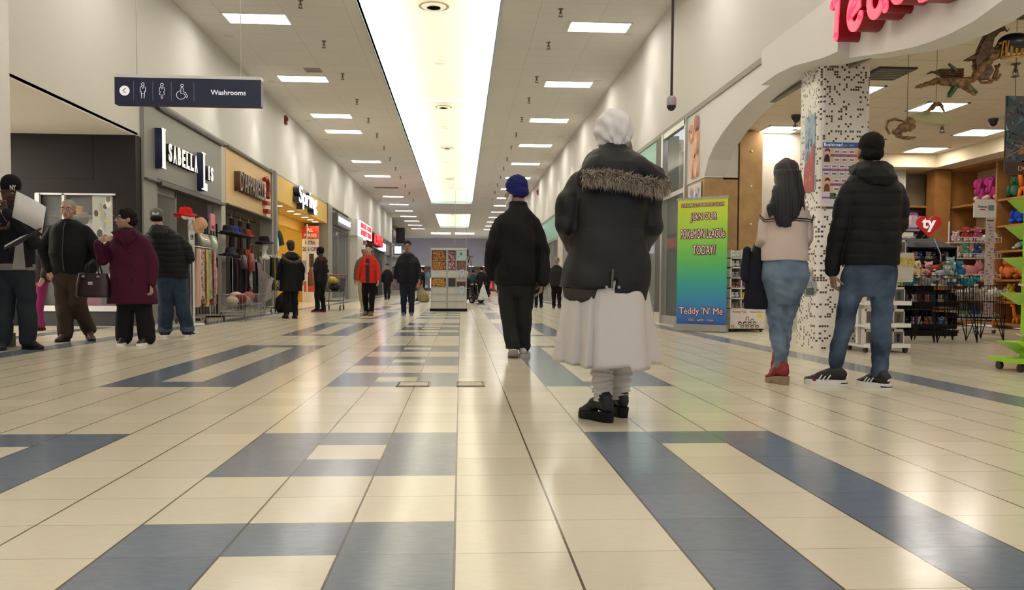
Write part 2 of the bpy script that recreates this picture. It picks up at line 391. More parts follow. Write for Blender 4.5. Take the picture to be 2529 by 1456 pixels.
# sprinklers in two lines each side of the cove
def sprinkler():
    b = B(); b.tube([(0, 0, 0), (0, 0, -.012)], [.05, .045], 12); b.tube([(0, 0, -.012), (0, 0, -.10)], .014, 8)
    b.tube([(-.02, 0, -.06), (-.03, 0, -.12), (0, 0, -.14)], .006, 6); b.tube([(.02, 0, -.06), (.03, 0, -.12), (0, 0, -.14)], .006, 6)
    b.tube([(0, 0, -.14), (0, 0, -.146)], [.045, .045], 12)
    return b.build('sprinkler_head', mat('#6f6455', .45, .6))
proto = sprinkler(); first = True
for nm, px_ys in (('left', [(-2.95, 15.9), (-2.94, 18.5), (-2.93, 21.3), (-2.93, 24.2), (-2.9, 26.9), (-2.9, 29.6), (-2.9, 32.3), (-2.9, 35), (-2.9, 38), (-2.9, 41), (-2.9, 44.5), (-2.9, 48), (-2.9, 52)]),
                  ('right', [(1.86, 16.0), (1.86, 18.2), (1.88, 21.2), (1.88, 23.6), (1.88, 26.3), (1.88, 29), (1.88, 31.8), (1.88, 34.6), (1.88, 37.4), (1.88, 40.4), (1.88, 43.5), (1.88, 47), (1.88, 51)])):
    for k, (x, y) in enumerate(px_ys):
        o = proto if first else proto.copy()
        if not first: col.objects.link(o)
        first = False; o.location = (x, y, ZC)
        tag(o, 'small ceiling sprinkler, %s from the camera in the line %s of the cove' % (ORD[k], nm), 'sprinkler', 'sprinklers along the %s of the cove' % nm)
# recessed wall washers: real spot lamps close to the walls
def washer(x, y, label):
    e = empty('downlight', (x, y, ZC), label, 'light', 'recessed wall washers')
    b = B(); b.tube([(0, 0, 0), (0, 0, -.012)], [.10, .09], 20); o = b.build('trim_ring', mat('#cfc9bd', .5), smooth=True); o.parent = e
    l = bpy.data.lights.new('washer', 'SPOT'); l.energy = L_WASH; l.color = (1, .96, .89); l.spot_size = R(75); l.spot_blend = .6; l.shadow_soft_size = .05
    lo = bpy.data.objects.new('washer_lamp', l); col.objects.link(lo); lo.parent = e; lo.location = (0, 0, -.03)
    lo.rotation_euler = (0, R(-12 if x < 0 else 12)*-1*-1, 0)
for nm, x, ys in (('left', XL+.42, (18.3, 22.3, 27.5, 31, 35, 39.5, 44, 50, 56)), ('right', XR-.42, (17.5, 21.5, 25.5, 29.5, 33.5, 38, 43, 49))):
    for k, y in enumerate(ys): washer(x, y, 'small round recessed downlight beside the %s wall, %s from the camera' % (nm, ORD[k]))
# ================================================================ LEFT SHOPS
YD = (0, 1, 0)
m_gray = mat('#858480', .5); m_grayd = mat('#55534f', .55); m_alu = mat('#a9a9a6', .35, .6); m_dark = mat('#1b1a1a', .6)
m_glass = mat('#dfe8e8', .03, alpha=.16, spec=.8)
# ---- dark maroon-brown shop facing the camera
m_brown = mat('#5a3f41', .6)
b = B(); y0, y1 = 14.15, 14.4
b.box(-9, -6.78, y0, y1, 0, 3.1); b.box(-6.78, -5.62, y0, y1, 2.14, 3.1); b.box(-5.62, XL+.02, y0, y1, 0, 3.1); b.box(-6.78, -5.62, y0, y1, .0, .24)
b.box(-9, -5.95, y0-.006, y0, 2.38, 2.392, m_dark); b.box(-5.962, -5.95, y0-.006, y0, 2.38, 3.1, m_dark)
b.f = b.f; struct('wall_dark_shop', b, m_brown)
b = B(); b.box(-6.9, -5.25, 14.11, 14.15, 0, .24); struct('baseboard_dark_shop', b, mat('#2f3133', .5))
e = empty('shop_window', (-6.2, 14.15, .24), 'shop window with white frame in the dark brown wall', 'window'); e['kind'] = 'structure'
b = B(); b.box(-6.85, -5.25, 14.09, 14.15, .24, .33); b.box(-6.85, -6.78, 14.09, 14.15, .24, 2.14); b.box(-6.44, -6.40, 14.12, 14.2, .3, 2.14)
b.box(-6.85, -5.6, 14.12, 14.15, 2.12, 2.15); b.build('window_frame', mat('#c9ccd0', .4), e)
B().quad((-6.78, 14.2, .3), (-5.62, 14.2, .3), (-5.62, 14.2, 2.14), (-6.78, 14.2, 2.14)).build('pane', m_glass, e)
def picture(b, x0, x1, z0, z1, f0, f1, cols, n, seed, base, mx=.3, mn=.06):
    """abstract printed picture: patches of colour; f0/f1 map (a, z, depth)"""
    rr = random.Random(seed)
    b.add([f0(x0, z0, 0), f0(x1, z0, 0), f0(x1, z1, 0), f0(x0, z1, 0)], [(0, 1, 2, 3)], mat(base, .5))
    W, H = x1-x0, z1-z0
    for k in range(n):
        w_, h_ = W*rr.uniform(mn, mx), H*rr.uniform(mn, mx); cx = rr.uniform(x0+w_/2, x1-w_/2); cz = rr.uniform(z0+h_/2, z1-h_/2)
        sh = rr.random(); m = 8
        pts = [(cx+w_/2*math.cos(2*math.pi*q/m)*(1 if sh < .6 else 1.2), cz+h_/2*math.sin(2*math.pi*q/m)) for q in range(m)]
        pts = [(min(max(p, x0), x1), min(max(q, z0), z1)) for p, q in pts]
        b.add([f0(p, q, .0008*(k+1)) for p, q in pts], [tuple(range(m))], mat(rr.choice(cols), .5))
def poster_y(name, x0, x1, z0, z1, y, cols, n, seed, base, label, cat='poster', grp=None, th=.006):
    """poster facing the camera (-Y)"""
    b = B(); b.box(x0, x1, y, y+th, z0, z1, mat(base, .6)); picture(b, x0, x1, z0, z1, lambda a, z, d: (a, y-.001-d*.5, z), None, cols, n, seed, base)
    return tag(b.build(name, recalc=False), label, cat, grp)
def poster_x(name, y0, y1, z0, z1, x, side, cols, n, seed, base, label, cat='poster', grp=None, th=.006, mx=.3):
    """poster on an X plane; side=+1 faces +X, -1 faces -X"""
    b = B(); b.box(x, x-side*th, y0, y1, z0, z1, mat(base, .6)); picture(b, y0, y1, z0, z1, lambda a, z, d: (x+side*(.001+d*.5), a, z), None, cols, n, seed, base, mx=mx)
    return tag(b.build(name, recalc=False), label, cat, grp)
poster_y('window_poster', -5.98, -5.66, 1.42, 2.12, 14.17, ['#6d6a66', '#c9c7bf', '#a9a25f', '#3d3a3c', '#b7bbb0', '#8d8f8a'], 16, 3, '#9fa39a', 'grey and yellow fashion poster inside the brown shop window')
poster_y('price_card', -5.96, -5.66, 1.12, 1.38, 14.17, ['#7e8b82', '#b9c0b8'], 5, 4, '#a5ada5', 'small grey-green price card below the fashion poster')
# mannequins, hats and scarves behind that window
def bust(x, z, y, colr, label, grp):
    e = empty('mannequin_bust', (x, y, z), label, 'mannequin', grp)
    b = B(); b.loft([(0, 0, 0, .10, .08), (0, 0, .10, .12, .09), (0, 0, .22, .16, .10), (0, 0, .30, .17, .08), (0, 0, .36, .07, .06), (0, 0, .44, .045, .045)], 16); o = b.build('body', mat('#b9b6b2', .5), smooth=True); o.parent = e
    b = B(); b.loft([(0, 0, -.30, .17, .11), (0, 0, -.1, .15, .10), (0, 0, .1, .14, .1), (0, 0, .2, .165, .10)], 16); o = b.build('garment', mat(colr, .8, bump=(40, .4)), smooth=True); o.parent = e
for k, (x, z, c, n) in enumerate(((-6.58, 1.34, '#7d2550', 'pink'), (-6.17, 1.34, '#32343c', 'charcoal'), (-6.14, .54, '#a03070', 'magenta'), (-5.76, .54, '#6f1f3b', 'wine'), (-6.55, .54, '#8d2b62', 'plum'))):
    bust(x, z, 14.62, c, 'mannequin bust in a %s top behind the brown shop window' % n, 'mannequins in the brown shop window')
def hat(r, hgt, brim, colr, rough=.8, thick=.02):
    b = B(); m_ = mat(colr, rough, bump=(120, .3)); nn = 28
    prof = [(brim, -.01), (brim*.85, .004), (r*1.08, .012), (r*1.02, hgt*.35), (r*.98, hgt*.7), (r*.78, hgt*.93), (r*.4, hgt), (.002, hgt*.99)]
    vs = [(p*math.cos(2*math.pi*k/nn), p*math.sin(2*math.pi*k/nn), z + (.02*math.sin(4*math.pi*k/nn) if i < 2 else 0)) for i, (p, z) in enumerate(prof) for k in range(nn)]
    b.add(vs, [(i*nn+k, i*nn+(k+1) % nn, (i+1)*nn+(k+1) % nn, (i+1)*nn+k) for i in range(len(prof)-1) for k in range(nn)], m_)
    vs = [(x*.97, y*.97, z-.012) for x, y, z in vs]
    b.add(vs, [((i+1)*nn+k, (i+1)*nn+(k+1) % nn, i*nn+(k+1) % nn, i*nn+k) for i in range(len(prof)-1) for k in range(nn)], m_)
    return b
for k, (x, z, c, n) in enumerate(((-6.34, 1.86, '#c98a2a', 'mustard'), (-6.05, 1.86, '#4b3f3a', 'brown'), (-5.78, 1.86, '#b23a63', 'raspberry'), (-6.63, 1.86, '#2f3e57', 'navy'))):
    h_ = thing('hat', hat(.09, .12, .13, c), None, '%s hat on display behind the brown shop window' % n, 'hat', 'hats in the brown shop window', 'all'); h_.location = (x, 14.5, z)
b = B(); b.box(-6.78, -5.7, 14.42, 14.8, 1.80, 1.82)
thing('display_shelf', b, mat('#6f6a68', .5), 'grey display shelf behind the brown shop window, carrying hats', 'shelf')
b = B(); b.box(-6.8, -5.6, 14.8, 14.85, .0, 2.2); thing('display_backdrop', b, mat('#5a4450', .7), 'dark plum backdrop board of the brown shop window', 'board')
troffer(-8.3, 11.9, 'added out-of-view light panel brightening the washroom recess under the low soffit', .8, 2.4, 3.10, None, mat('#fff4e4', .5, emit=15))  # added panel beyond the left frame edge, brightens soffit and dark shop wall
# ---- fascias
def fascia(n, y0, y1, z0, z1, m, x=XL, proud=.06, top=True):
    b = B(); b.box(x-.2, x+proud, y0, y1, z0, z1, m)
    if top: b.box(x-.2, x+proud+.07, y0, y1, z1, z1+.05, m_grayd); b.box(x-.2, x+proud+.05, y0, y1, z0-.03, z0, m_grayd)
    return tag(b.build('wall_fascia'), kind='structure')
def post(y0, y1, m, z1=3.8, x=XL, proud=.05): 
    b = B(); b.box(x-.25, x+proud, y0, y1, 0, z1); return tag(b.build('wall_pier', m), kind='structure')
m_gf = mat('#82817d', .45)
fascia(1, 14.42, 18.95, 2.46, 3.72, m_gf); post(14.4, 15.05, mat('#8b8a86', .5), 3.8)
b = B(); b.box(XL, XL+.12, 15.0, 18.95, 3.70, 3.78); b.box(XL, XL+.14, 15.02, 18.95, 2.40, 2.46); b.box(XL+.05, XL+.065, 15.0, 18.9, 2.5, 2.52); struct('trim_2', b, mat('#3a3a39', .4))
post(18.97, 19.3, mat('#b9b5ab', .5), 3.72)
fascia(2, 19.32, 23.78, 2.5, 3.74, mat('#e0bd86', .5)); post(23.8, 24.5, m_gray, 3.86, proud=.09); post(24.0, 24.3, m_grayd, 3.86, proud=.10)
m_yel = mat('#e2b44a', .5)
b = B(); b.box(XL-.2, XL+.08, 24.52, 33.5, 3.08, 3.80); b.box(XL-.9, XL-.2, 24.52, 33.5, 3.08, 3.2); b.box(XL-.85, XL-.55, 26.0, 27.4, 0, 3.08)
b.box(XL-.9, XL-.8, 24.52, 33.5, 2.7, 3.08); struct('wall_yellow_front', b, m_yel)
post(33.52, 34.6, mat('#8d8a83', .5), 3.86, proud=.12)
for k, y in enumerate((24.9, 26.0, 27.8, 28.9, 30.3, 31.4, 32.4)):
    e = empty('downlight', (XL-.2, y, 3.08), 'warm downlight under the yellow fascia, %s from the camera' % ORD[k], 'light', 'downlights under the yellow fascia')
    b = B(); b.tube([(0, 0, 0), (0, 0, -.03)], [.15, .14], 18); o = b.build('housing', mat('#e9dcb8', .5), smooth=True); o.parent = e
    b = B(); b.tube([(0, 0, -.03), (0, 0, -.034)], .11, 18); o = b.build('lens', mat('#ffe2a0', .5, emit=14)); o.parent = e
# signs ---- ISABELLA LIS
m_wl = mat('#e8e7e2', .35, emit=.25); m_blue = mat('#262f58', .4); m_ls = mat('#2c2c30', .5)
LTR = {'I': [[(.35, 0, .65, 1)]], 'S': 0}
def sign_letters(text, y0, y1, z0, z1, label, depth=.12, face=None, back=None, x=XL+.06, serif=True, name='shop_sign', off=.02):
    e = empty(name, (x, y0, z0), label, 'sign')
    return e
e = empty('shop_sign', (XL+.06, 15.1, 2.7), 'large white ISABELLA LIS letters on the grey fascia', 'sign')
def slab_letter(ch, y0, y1, z0, z1, depth=.16, back=m_ls):
    t = [y1-y0, z1-z0]
    o1 = lettering('letter_side', ch, (XL+.06, y0, z0), YD, z1-z0, y1-y0, depth, back, e, off=.03)
    o2 = lettering('letter_face', ch, (XL+.06+depth, y0, z0), YD, z1-z0, y1-y0, .012, m_wl, e, off=.03)
    # slab serifs
    if ch in 'IL':
        h = (z1-z0)*.035; w_ = (y1-y0)
        b = B(); ym = (y0+y1)/2 if ch == 'I' else y0+w_*.12
        for zz in (z0, z1-h):
            b.box(XL+.06+depth, XL+.075+depth, ym-w_*.62, ym+w_*.62, zz, zz+h)
            if ch == 'L': break
        b.box(XL+.06+depth, XL+.075+depth, ym-w_*.5, ym+w_*.5, z1-h, z1); b.build('serif', m_wl, e)
slab_letter('I', 14.92, 15.06, 2.68, 3.36, .12, m_blue)
ys = [15.36+i*.243 for i in range(7)]
for ch, y in zip('SABELLA', ys): slab_letter(ch, y, y+.16, 2.86, 3.18, .08)
slab_letter('L', 17.24, 17.48, 2.56, 3.30, .12, m_blue)
for ch, y, w_ in (('I', 17.72, .06), ('S', 17.88, .16)): slab_letter(ch, y, y+w_, 2.82, 3.10, .08)
# ---- D'APPARELLE
e = empty('shop_sign', (XL+.06, 20, 2.9), 'brown D\'APPARELLE letters with a red mark on the cream fascia', 'sign')
m_br = mat('#5d4238', .5); m_brf = mat('#8e8078', .5)
wy = [20.05]; 
lettering('letter_side', "D'APPARELLE", (XL+.06, 20.0, 2.86), YD, .46, 2.55, .14, m_br, e, off=.03, space=1.1)
lettering('letter_face', "D'APPARELLE", (XL+.2, 20.0, 2.86), YD, .46, 2.55, .012, m_brf, e, off=.005, space=1.1)
b = B(); b.tube([(XL+.18, 22.5, 3.42), (XL+.18, 22.75, 3.48), (XL+.18, 22.95, 3.36), (XL+.18, 22.98, 3.14), (XL+.18, 22.9, 2.98)], .06, 8); b.box(XL+.06, XL+.2, 22.75, 23.1, 2.8, 2.88); b.box(XL+.06, XL+.2, 22.85, 23.2, 2.58, 2.68)
b.build('mark', mat('#8e2a1e', .5), e)
# ---- lit white script sign on yellow
e = empty('shop_sign', (XL+.08, 27.5, 3.1), 'white backlit script sign on the yellow fascia', 'sign')
lettering('letter_side', 'Spring', (XL+.08, 26.7, 3.08), YD, .70, 3.2, .2, mat('#3c4456', .3, .5), e, off=.02, lean=.1)
lettering('letter_face', 'Spring', (XL+.28, 26.7, 3.08), YD, .70, 3.2, .02, mat('#f2f5ff', .4, emit=2.2), e, off=.0, lean=.1)
# ---- next shops
m_sign = mat('#cfd8ff', .4, emit=1.8)
fascia(3, 34.62, 39.5, 3.0, 3.78, mat('#77766f', .5)); post(39.5, 40.1, m_gray, proud=.1)
e = empty('shop_sign', (XL+.1, 35, 3.2), 'grey box sign with pale blue lit lettering past the yellow shop', 'sign')
B().box(XL+.06, XL+.3, 34.9, 39.0, 3.12, 3.62).build('box', mat('#6e6d6a', .4), e); lettering('letters', 'SUPER KING BUFFET', (XL+.3, 35.1, 3.26), YD, .22, 3.7, .02, m_sign, e)
b = B(); b.box(XL-.2, XL+.45, 40.2, 42.6, 0, 2.98); b.box(XL-.2, XL+.46, 40.1, 42.7, 2.98, 3.75); struct('wall_white_pier', b, mat('#cfcbc2', .5))
e = empty('shop_sign', (XL+.5, 41, 3.1), 'red and white lit double-row sign on the white pier', 'sign')
B().box(XL+.46, XL+.56, 40.3, 45.6, 3.0, 3.72).build('box', mat('#f4f2ff', .4, emit=.8), e)
m_red = mat('#e0121f', .4, emit=1.3)
for zz, tx in ((3.4, 'MAGIC CUTS'), (3.06, 'FAMILY HAIR')): lettering('letters', tx, (XL+.56, 40.6, zz), YD, .26, 4.6, .03, m_red, e, off=.03)
fascia(4, 42.7, 46.0, 3.0, 3.78, mat('#6f6f70', .5)); post(46.0, 46.8, m_gray, proud=.12)
e = empty('shop_sign', (XL+.1, 43, 3.1), 'pale blue lit lettering on the grey fascia before the red sign', 'sign')
B().box(XL+.06, XL+.2, 43, 46.0, 3.0, 3.3).build('box', mat('#6e6d6a', .4), e); lettering('letters', 'OPTICAL', (XL+.2, 43.1, 3.04), YD, .2, 2.7, .02, m_sign, e)
fascia(5, 46.8, 52.0, 2.9, 3.6, mat('#77706a', .5))
e = empty('shop_sign', (XL+.1, 47, 3.1), 'large red ALWAYS letters standing out above the shops', 'sign')
lettering('letter_side', 'ALWAYS', (XL+.1, 47.2, 2.95), YD, .6, 5.4, .4, mat('#6d0a12', .4), e, off=.03); lettering('letter_face', 'ALWAYS', (XL+.5, 47.2, 2.95), YD, .6, 5.4, .02, m_red, e, off=.03)
B().box(XL+.0, XL+.1, 47, 53, 2.9, 3.6).build('board', mat('#e9e6df', .5), e)
fascia(6, 52.2, 58.4, 2.9, 3.6, mat('#8a5a4a', .5)); fascia(7, 58.4, 65.9, 2.8, 3.6, mat('#88857e', .5)); post(58.3, 58.9, m_gray, proud=.12); post(63, 63.6, m_gray, proud=.2)
e = empty('shop_sign', (XL+.1, 54, 3.1), 'small pale blue lit sign beyond the red letters', 'sign')
B().box(XL+.06, XL+.3, 54.5, 57.0, 2.9, 3.35).build('box', mat('#cfe0ff', .4, emit=2), e)
# glass fronts and dim interiors of the mid shops
def glass_front(y0, y1, z1, label, cols, seed, x=XL, side=1, glow=.0, base='#5d6266'):
    b = B(); n = max(2, int((y1-y0)/1.6))
    for k in range(n+1):
        y = y0+(y1-y0)*k/n; b.box(x-.03, x+.03, y-.025, y+.025, 0, z1, m_alu)
    b.box(x-.03, x+.03, y0, y1, z1-.06, z1, m_alu); b.box(x-.03, x+.03, y0, y1, 0, .12, m_alu)
    b.quad((x, y0, .1), (x, y1, .1), (x, y1, z1), (x, y0, z1), m_glass)
    o = b.build('window_front', recalc=False); tag(o, kind='structure')
    return o
for k, (y0, y1) in enumerate(((34.7, 39.5), (42.7, 46), (46.9, 52), (58.9, 63))): glass_front(y0, y1, 3.0, '', None, 0)
def stocked_back(y0, y1, x, cols, seed, label, side=1, base='#4b4d50'):
    b = B(); rr = random.Random(seed); b.box(x-side*.04, x, y0, y1, 0, 2.9, mat(base, .8))
    for z in [.4+.36*i for i in range(7)]:
        b.box(x, x+side*.3, y0, y1, z-.02, z, mat('#a7a9a8', .5)); y = y0+.08
        while y < y1-.25:
            w_ = rr.uniform(.08, .3); b.box(x, x+side*rr.uniform(.12, .26), y, y+w_*.9, z, z+rr.uniform(.1, .3), mat(rr.choice(cols), .6)); y += w_
    return tag(b.build('shelf_wall'), label, 'shelving')
stocked_back(34.7, 39.4, XL-1.2, ['#9aa3a5', '#6c7476', '#c9cfd0', '#3f474b', '#88928f'], 5, 'pale stocked shelving behind glass in the shop past the yellow one')
stocked_back(43, 46, XL-1.2, ['#7d8789', '#b8c0c0', '#465053'], 6, 'grey stocked shelving behind the glass front beside the white pier')
b = B(); b.box(XL-.25, XL+.15, 53.2, 56.0, 0, 2.3); thing('shop_doorway_panel', b, mat('#2a2b30', .6), 'tall dark panel standing in the doorway below the small blue sign', 'panel')
# glossy black bulkhead with screens where the left wall ends
b = B(); b.box(-9.4, -5.45, 66.1, 90, 3.9, 5.2); struct('wall_black_bulkhead', b, mat('#1a1d2c', .12))
b = B(); b.box(-5.5, XL+.02, 66.0, 90, 2.9, 3.9); struct('wall_bulkhead_lower', b, mat('#9a9896', .6))
e = empty('screen', (-5.1, 70, 4.2), 'black hanging screen high on the left wall end', 'screen'); B().box(-5.3, -4.6, 70, 70.3, 4.1, 5.35).build('housing', m_dark, e); B().box(-5.25, -4.65, 69.98, 70, 4.2, 5.3).build('display', mat('#0b0c10', .2), e)
e = empty('screen', (-5.1, 67, 3.2), 'small square sign screen near the far left corner', 'screen'); B().box(-5.26, -4.6, 67, 67.2, 3.05, 3.75).build('housing', m_dark, e); B().box(-5.2, -4.66, 66.98, 67, 3.12, 3.7).build('display', mat('#cfd3dc', .3, emit=.8), e)
b = B(); b.box(-6, -3.9, 72, 76, 2.5, 2.95); struct('wall_far_kiosk_beam', b, mat('#d6d4d0', .6))
# fire alarms
def alarm(x, y, z, side, label):
    e = empty('fire_alarm', (x, y, z), label, 'alarm', 'red fire alarms')
    B().box(x, x+side*.07, y-.09, y+.09, z-.13, z+.13).build('housing', mat('#8e1b1b', .4), e); b = B(); b.tube([(x+side*.07, y, z+.03), (x+side*.1, y, z+.03)], .05, 12); b.build('horn', mat('#5e1010', .4), e)
alarm(XL, 26, 5.62, 1, 'red fire alarm high on the left wall above the cream fascia'); alarm(XR, 42.3, 5.35, -1, 'red fire alarm high on the right wall')
# ---- hanging washroom sign
e = empty('washroom_sign', (-3.1, 10.2, 2.9), 'hanging navy Washrooms direction sign with white pictograms', 'sign')
SX0, SX1, SY, SZ0, SZ1 = -4.035, -2.355, 10.2, 2.79, 3.10
B().box(SX0, SX1, SY, SY+.12, SZ0, SZ1).build('panel', mat('#141c40', .35), e); B().box(SX0, SX1, SY-.005, SY+.125, SZ1, SZ1+.035).build('top_cap', mat('#d8d8d8', .4), e)
b = B()
for x in (-3.8, -2.6): b.tube([(x, SY+.06, SZ1), (x, SY+.06, ZC)], .006, 6)
b.build('suspension_rod', mat('#b8b4aa', .4, .5), e)
m_w = mat('#f4f4f8', .5, emit=.12); yy = SY-.003
def disc2(b, cx, cz, r, m, y=yy, n=28): b.add([(cx+r*math.cos(2*math.pi*k/n), y, cz+r*math.sin(2*math.pi*k/n)) for k in range(n)], [tuple(range(n))], m)
def line2(b, pts, w_, m, y=yy, close=False):
    b.tube([(p[0], y, p[1]) for p in (pts+[pts[0]] if close else pts)], w_/2, 6, m)
b = B(); cz = (SZ0+SZ1)/2; W_ = SX1-SX0
disc2(b, SX0+W_*.068, cz, .058, m_w); b.build('arrow_disc', parent=e)
b = B(); line2(b, [(SX0+W_*.076, cz+.028), (SX0+W_*.058, cz), (SX0+W_*.076, cz-.028)], .007, mat('#141c40', .5), yy-.004); b.build('arrow', parent=e)
b = B()
for f_ in (.13, .26, .385, .54): line2(b, [(SX0+W_*f_, cz+.11), (SX0+W_*f_, cz-.11)], .004, mat('#9ea3b5', .5))
b.build('divider', parent=e)
def ring2(b, cx, cz, r, w_): line2(b, [(cx+r*math.cos(2*math.pi*k/16), cz+r*math.sin(2*math.pi*k/16)) for k in range(16)], w_, m_w, close=True)
def P2(cx, pts): return [(cx+x*.001, cz+z*.001) for x, z in pts]
b = B(); cx = SX0+W_*.192; ring2(b, cx, cz+.078, .016, .006)
line2(b, P2(cx, [(-12, 55), (-30, 40), (-30, -10), (-20, -12), (-20, 0), (-14, -85), (-14, -30), (14, -30), (14, -85), (20, 0), (20, -12), (30, -10), (30, 40), (12, 55), (0, 25), (-12, 55)]), .006, m_w); b.build('man_symbol', parent=e)
b = B(); cx = SX0+W_*.322; ring2(b, cx, cz+.078, .016, .006)
line2(b, P2(cx, [(-12, 55), (-26, 40), (-32, -2), (-18, -2), (-32, -38), (-10, -38), (-8, -85), (8, -85), (10, -38), (32, -38), (18, -2), (32, -2), (26, 40), (12, 55), (0, 25), (-12, 55)]), .006, m_w); b.build('woman_symbol', parent=e)
b = B(); cx = SX0+W_*.462; ring2(b, cx-.005, cz+.072, .015, .006)
line2(b, P2(cx, [(-18, 45), (-20, -20), (20, -25), (48, -70), (60, -60), (34, -8), (10, -2), (8, 40), (-5, 50), (-18, 45)]), .006, m_w)
line2(b, [(cx-.018+.052*math.cos(R(a)), cz-.038+.05*math.sin(R(a))) for a in range(100, 345, 15)], .006, m_w); b.build('wheelchair_symbol', parent=e)
lettering('letters', 'Washrooms', (SX0+W_*.655, yy+.002, cz-.028), (1, 0, 0), .056, W_*.24, .004, m_w, e, off=.012)
# ================================================================ RIGHT SIDE
m_teal = mat('#8fc0b2', .45); m_glz = mat('#cfe0dc', .04, alpha=.22, spec=.8)
XF = 3.85
m_fas = mat('#d9d7d6', .55)
# fascia beyond the toy shop
b = B(); b.box(XF, XF+.25, 16.3, 31.0, 2.62, 3.56, m_teal); b.box(XF, XF+.25, 31, 60, 2.62, 3.56, mat('#86b8ab', .45))
b.box(XF-.02, XF+.1, 16.3, 60, 2.56, 2.62, m_grayd); struct('wall_fascia_right', b)
b = B()
for (y0, y1) in ((15.98, 16.45), (21.6, 22.3), (27.3, 27.9)): b.box(XF-.03, XF+.3, y0, y1, 0, 3.56 if y0 < 17 else 2.6)
struct('wall_pier_right', b, mat('#4c4b4a', .5))
b = B(); b.box(XF-.03, XF+.35, 31.6, 33.2, 0, 2.6); b.box(XF-.03, XF+.4, 39.6, 41, 0, 2.6); b.box(XF-.03, XF+.4, 47, 48, 0, 2.6); b.box(XF-.04, XF+.06, 15.95, 16.45, 0, .2); struct('wall_pier_white', b, mat('#cdc8ba', .5))
glass_front(16.5, 21.6, 2.6, '', None, 0, XF, -1); glass_front(22.3, 27.3, 2.6, '', None, 0, XF, -1); glass_front(27.9, 31.5, 2.6, '', None, 0, XF, -1); glass_front(33.3, 39.5, 2.6, '', None, 0, XF, -1); glass_front(41, 47, 2.6, '', None, 0, XF, -1); glass_front(48, 60, 2.6, '', None, 0, XF, -1)
b = B(); b.box(XF+4.6, XF+4.7, 16.4, 60, 0, 3.5); b.box(XF+.3, XF+4.7, 16.0, 60, 3.4, 3.5)
for y in (15.9, 31.5, 47): b.box(XF+.3, XF+4.7, y-.05, y+.05, 0, 3.4)
struct('wall_shops_right', b, mat('#b9b7ae', .8))
for k, (x, y) in enumerate(((5.6, 19), (5.6, 24), (5.6, 29), (5.6, 36), (5.6, 44), (5.6, 54))):
    troffer(x, y, 'cool ceiling panel inside the teal fronted shops, %s from the camera' % ORD[k], z=3.39, grp='panels inside the teal fronted shops', em=mat('#eef6ff', .5, emit=4))
e = empty('shop_sign', (XF-.05, 38, 2.9), 'white lit letters standing out from the teal fascia', 'sign')
lettering('letter_side', 'bluth', (XF-.01, 41.2, 2.76), (0, -1, 0), .62, 2.9, .45, mat('#aebfbc', .4), e, off=.03); lettering('letter_face', 'bluth', (XF-.46, 41.2, 2.76), (0, -1, 0), .62, 2.9, .02, mat('#f4f8ff', .4, emit=1.2), e, off=.03)
# tall glazed door bay beside the bear panel
e = empty('glass_door', (XF, 15.1, 0), 'tall glazed shop door bay in silver frame beside the teal shops', 'door'); e['kind'] = 'structure'
b = B(); b.box(XF-.05, XF+.05, 15.84, 15.97, 0, 3.56); b.box(XF-.04, XF+.04, 14.28, 14.36, 0, 3.56); b.box(XF-.04, XF+.04, 14.3, 15.9, 3.46, 3.56); b.box(XF-.04, XF+.04, 14.3, 15.9, 0, .16); b.box(XF-.03, XF+.03, 14.3, 15.9, 2.32, 2.40)
b.build('door_frame', mat('#b9bab8', .3, .7), e); B().quad((XF, 14.34, .15), (XF, 15.86, .15), (XF, 15.86, 3.48), (XF, 14.34, 3.48)).build('pane', m_glz, e)
# inside that bay: diner interior
b = B(); b.box(6.5, 6.6, 13.6, 15.9, 0, 3.3, mat('#cfc6b4', .7)); b.box(XF+.1, 6.6, 13.62, 13.68, 0, 3.3, mat('#c9c3b6', .7)); b.box(6.42, 6.5, 13.7, 15.8, 1.5, 1.9, mat('#a06a35', .6)); struct('wall_bay', b)
troffer(5.3, 14.8, 'bright ceiling panel inside the tall glazed bay', z=3.30, grp=None, em=mat('#fff2e4', .5, emit=7))
person_seated = (4.35, 14.9)
# bear panel and arch
b = B()
b.box(XF, XF+.3, 13.24, 14.28, 2.43, 3.58)
arch = [(13.24, 2.45), (13.05, 2.68), (12.75, 2.84), (12.3, 2.98), (11.8, 3.09), (11.3, 3.16), (10.8, 3.20), (10.41, 3.215)]
poly = [(13.24, 3.58)] + arch + [(10.41, 3.62)]
b.prism(poly, lambda a, z: (XF, a, z), lambda a, z: (XF+.35, a, z))
struct('wall_arch', b, m_fas)
box_c = [(10.42, 3.215), (9.9, 3.225), (9.4, 3.19), (9.0, 3.13), (8.6, 3.07), (8.27, 3.045)]
b = B(); b.prism([(10.42, 3.64)] + box_c + [(8.27, 3.64)], lambda a, z: (XF-.12, a, z), lambda a, z: (XF+.35, a, z)); struct('wall_arch_box', b, m_fas)
sw = [(8.27, 2.985), (7.9, 2.91), (7.45, 2.82), (7.1, 2.76), (6.8, 2.725), (6.5, 2.71), (6.2, 2.715), (5.86, 2.76), (5.4, 2.86), (4.9, 2.98), (4.2, 3.1), (3.0, 3.15), (-2, 3.15)]
b = B(); b.prism([(8.27, 3.66)] + sw + [(-2, 3.66)], lambda a, z: (XF, a, z), lambda a, z: (XF+.3, a, z)); struct('wall_arch_sign', b, m_fas)
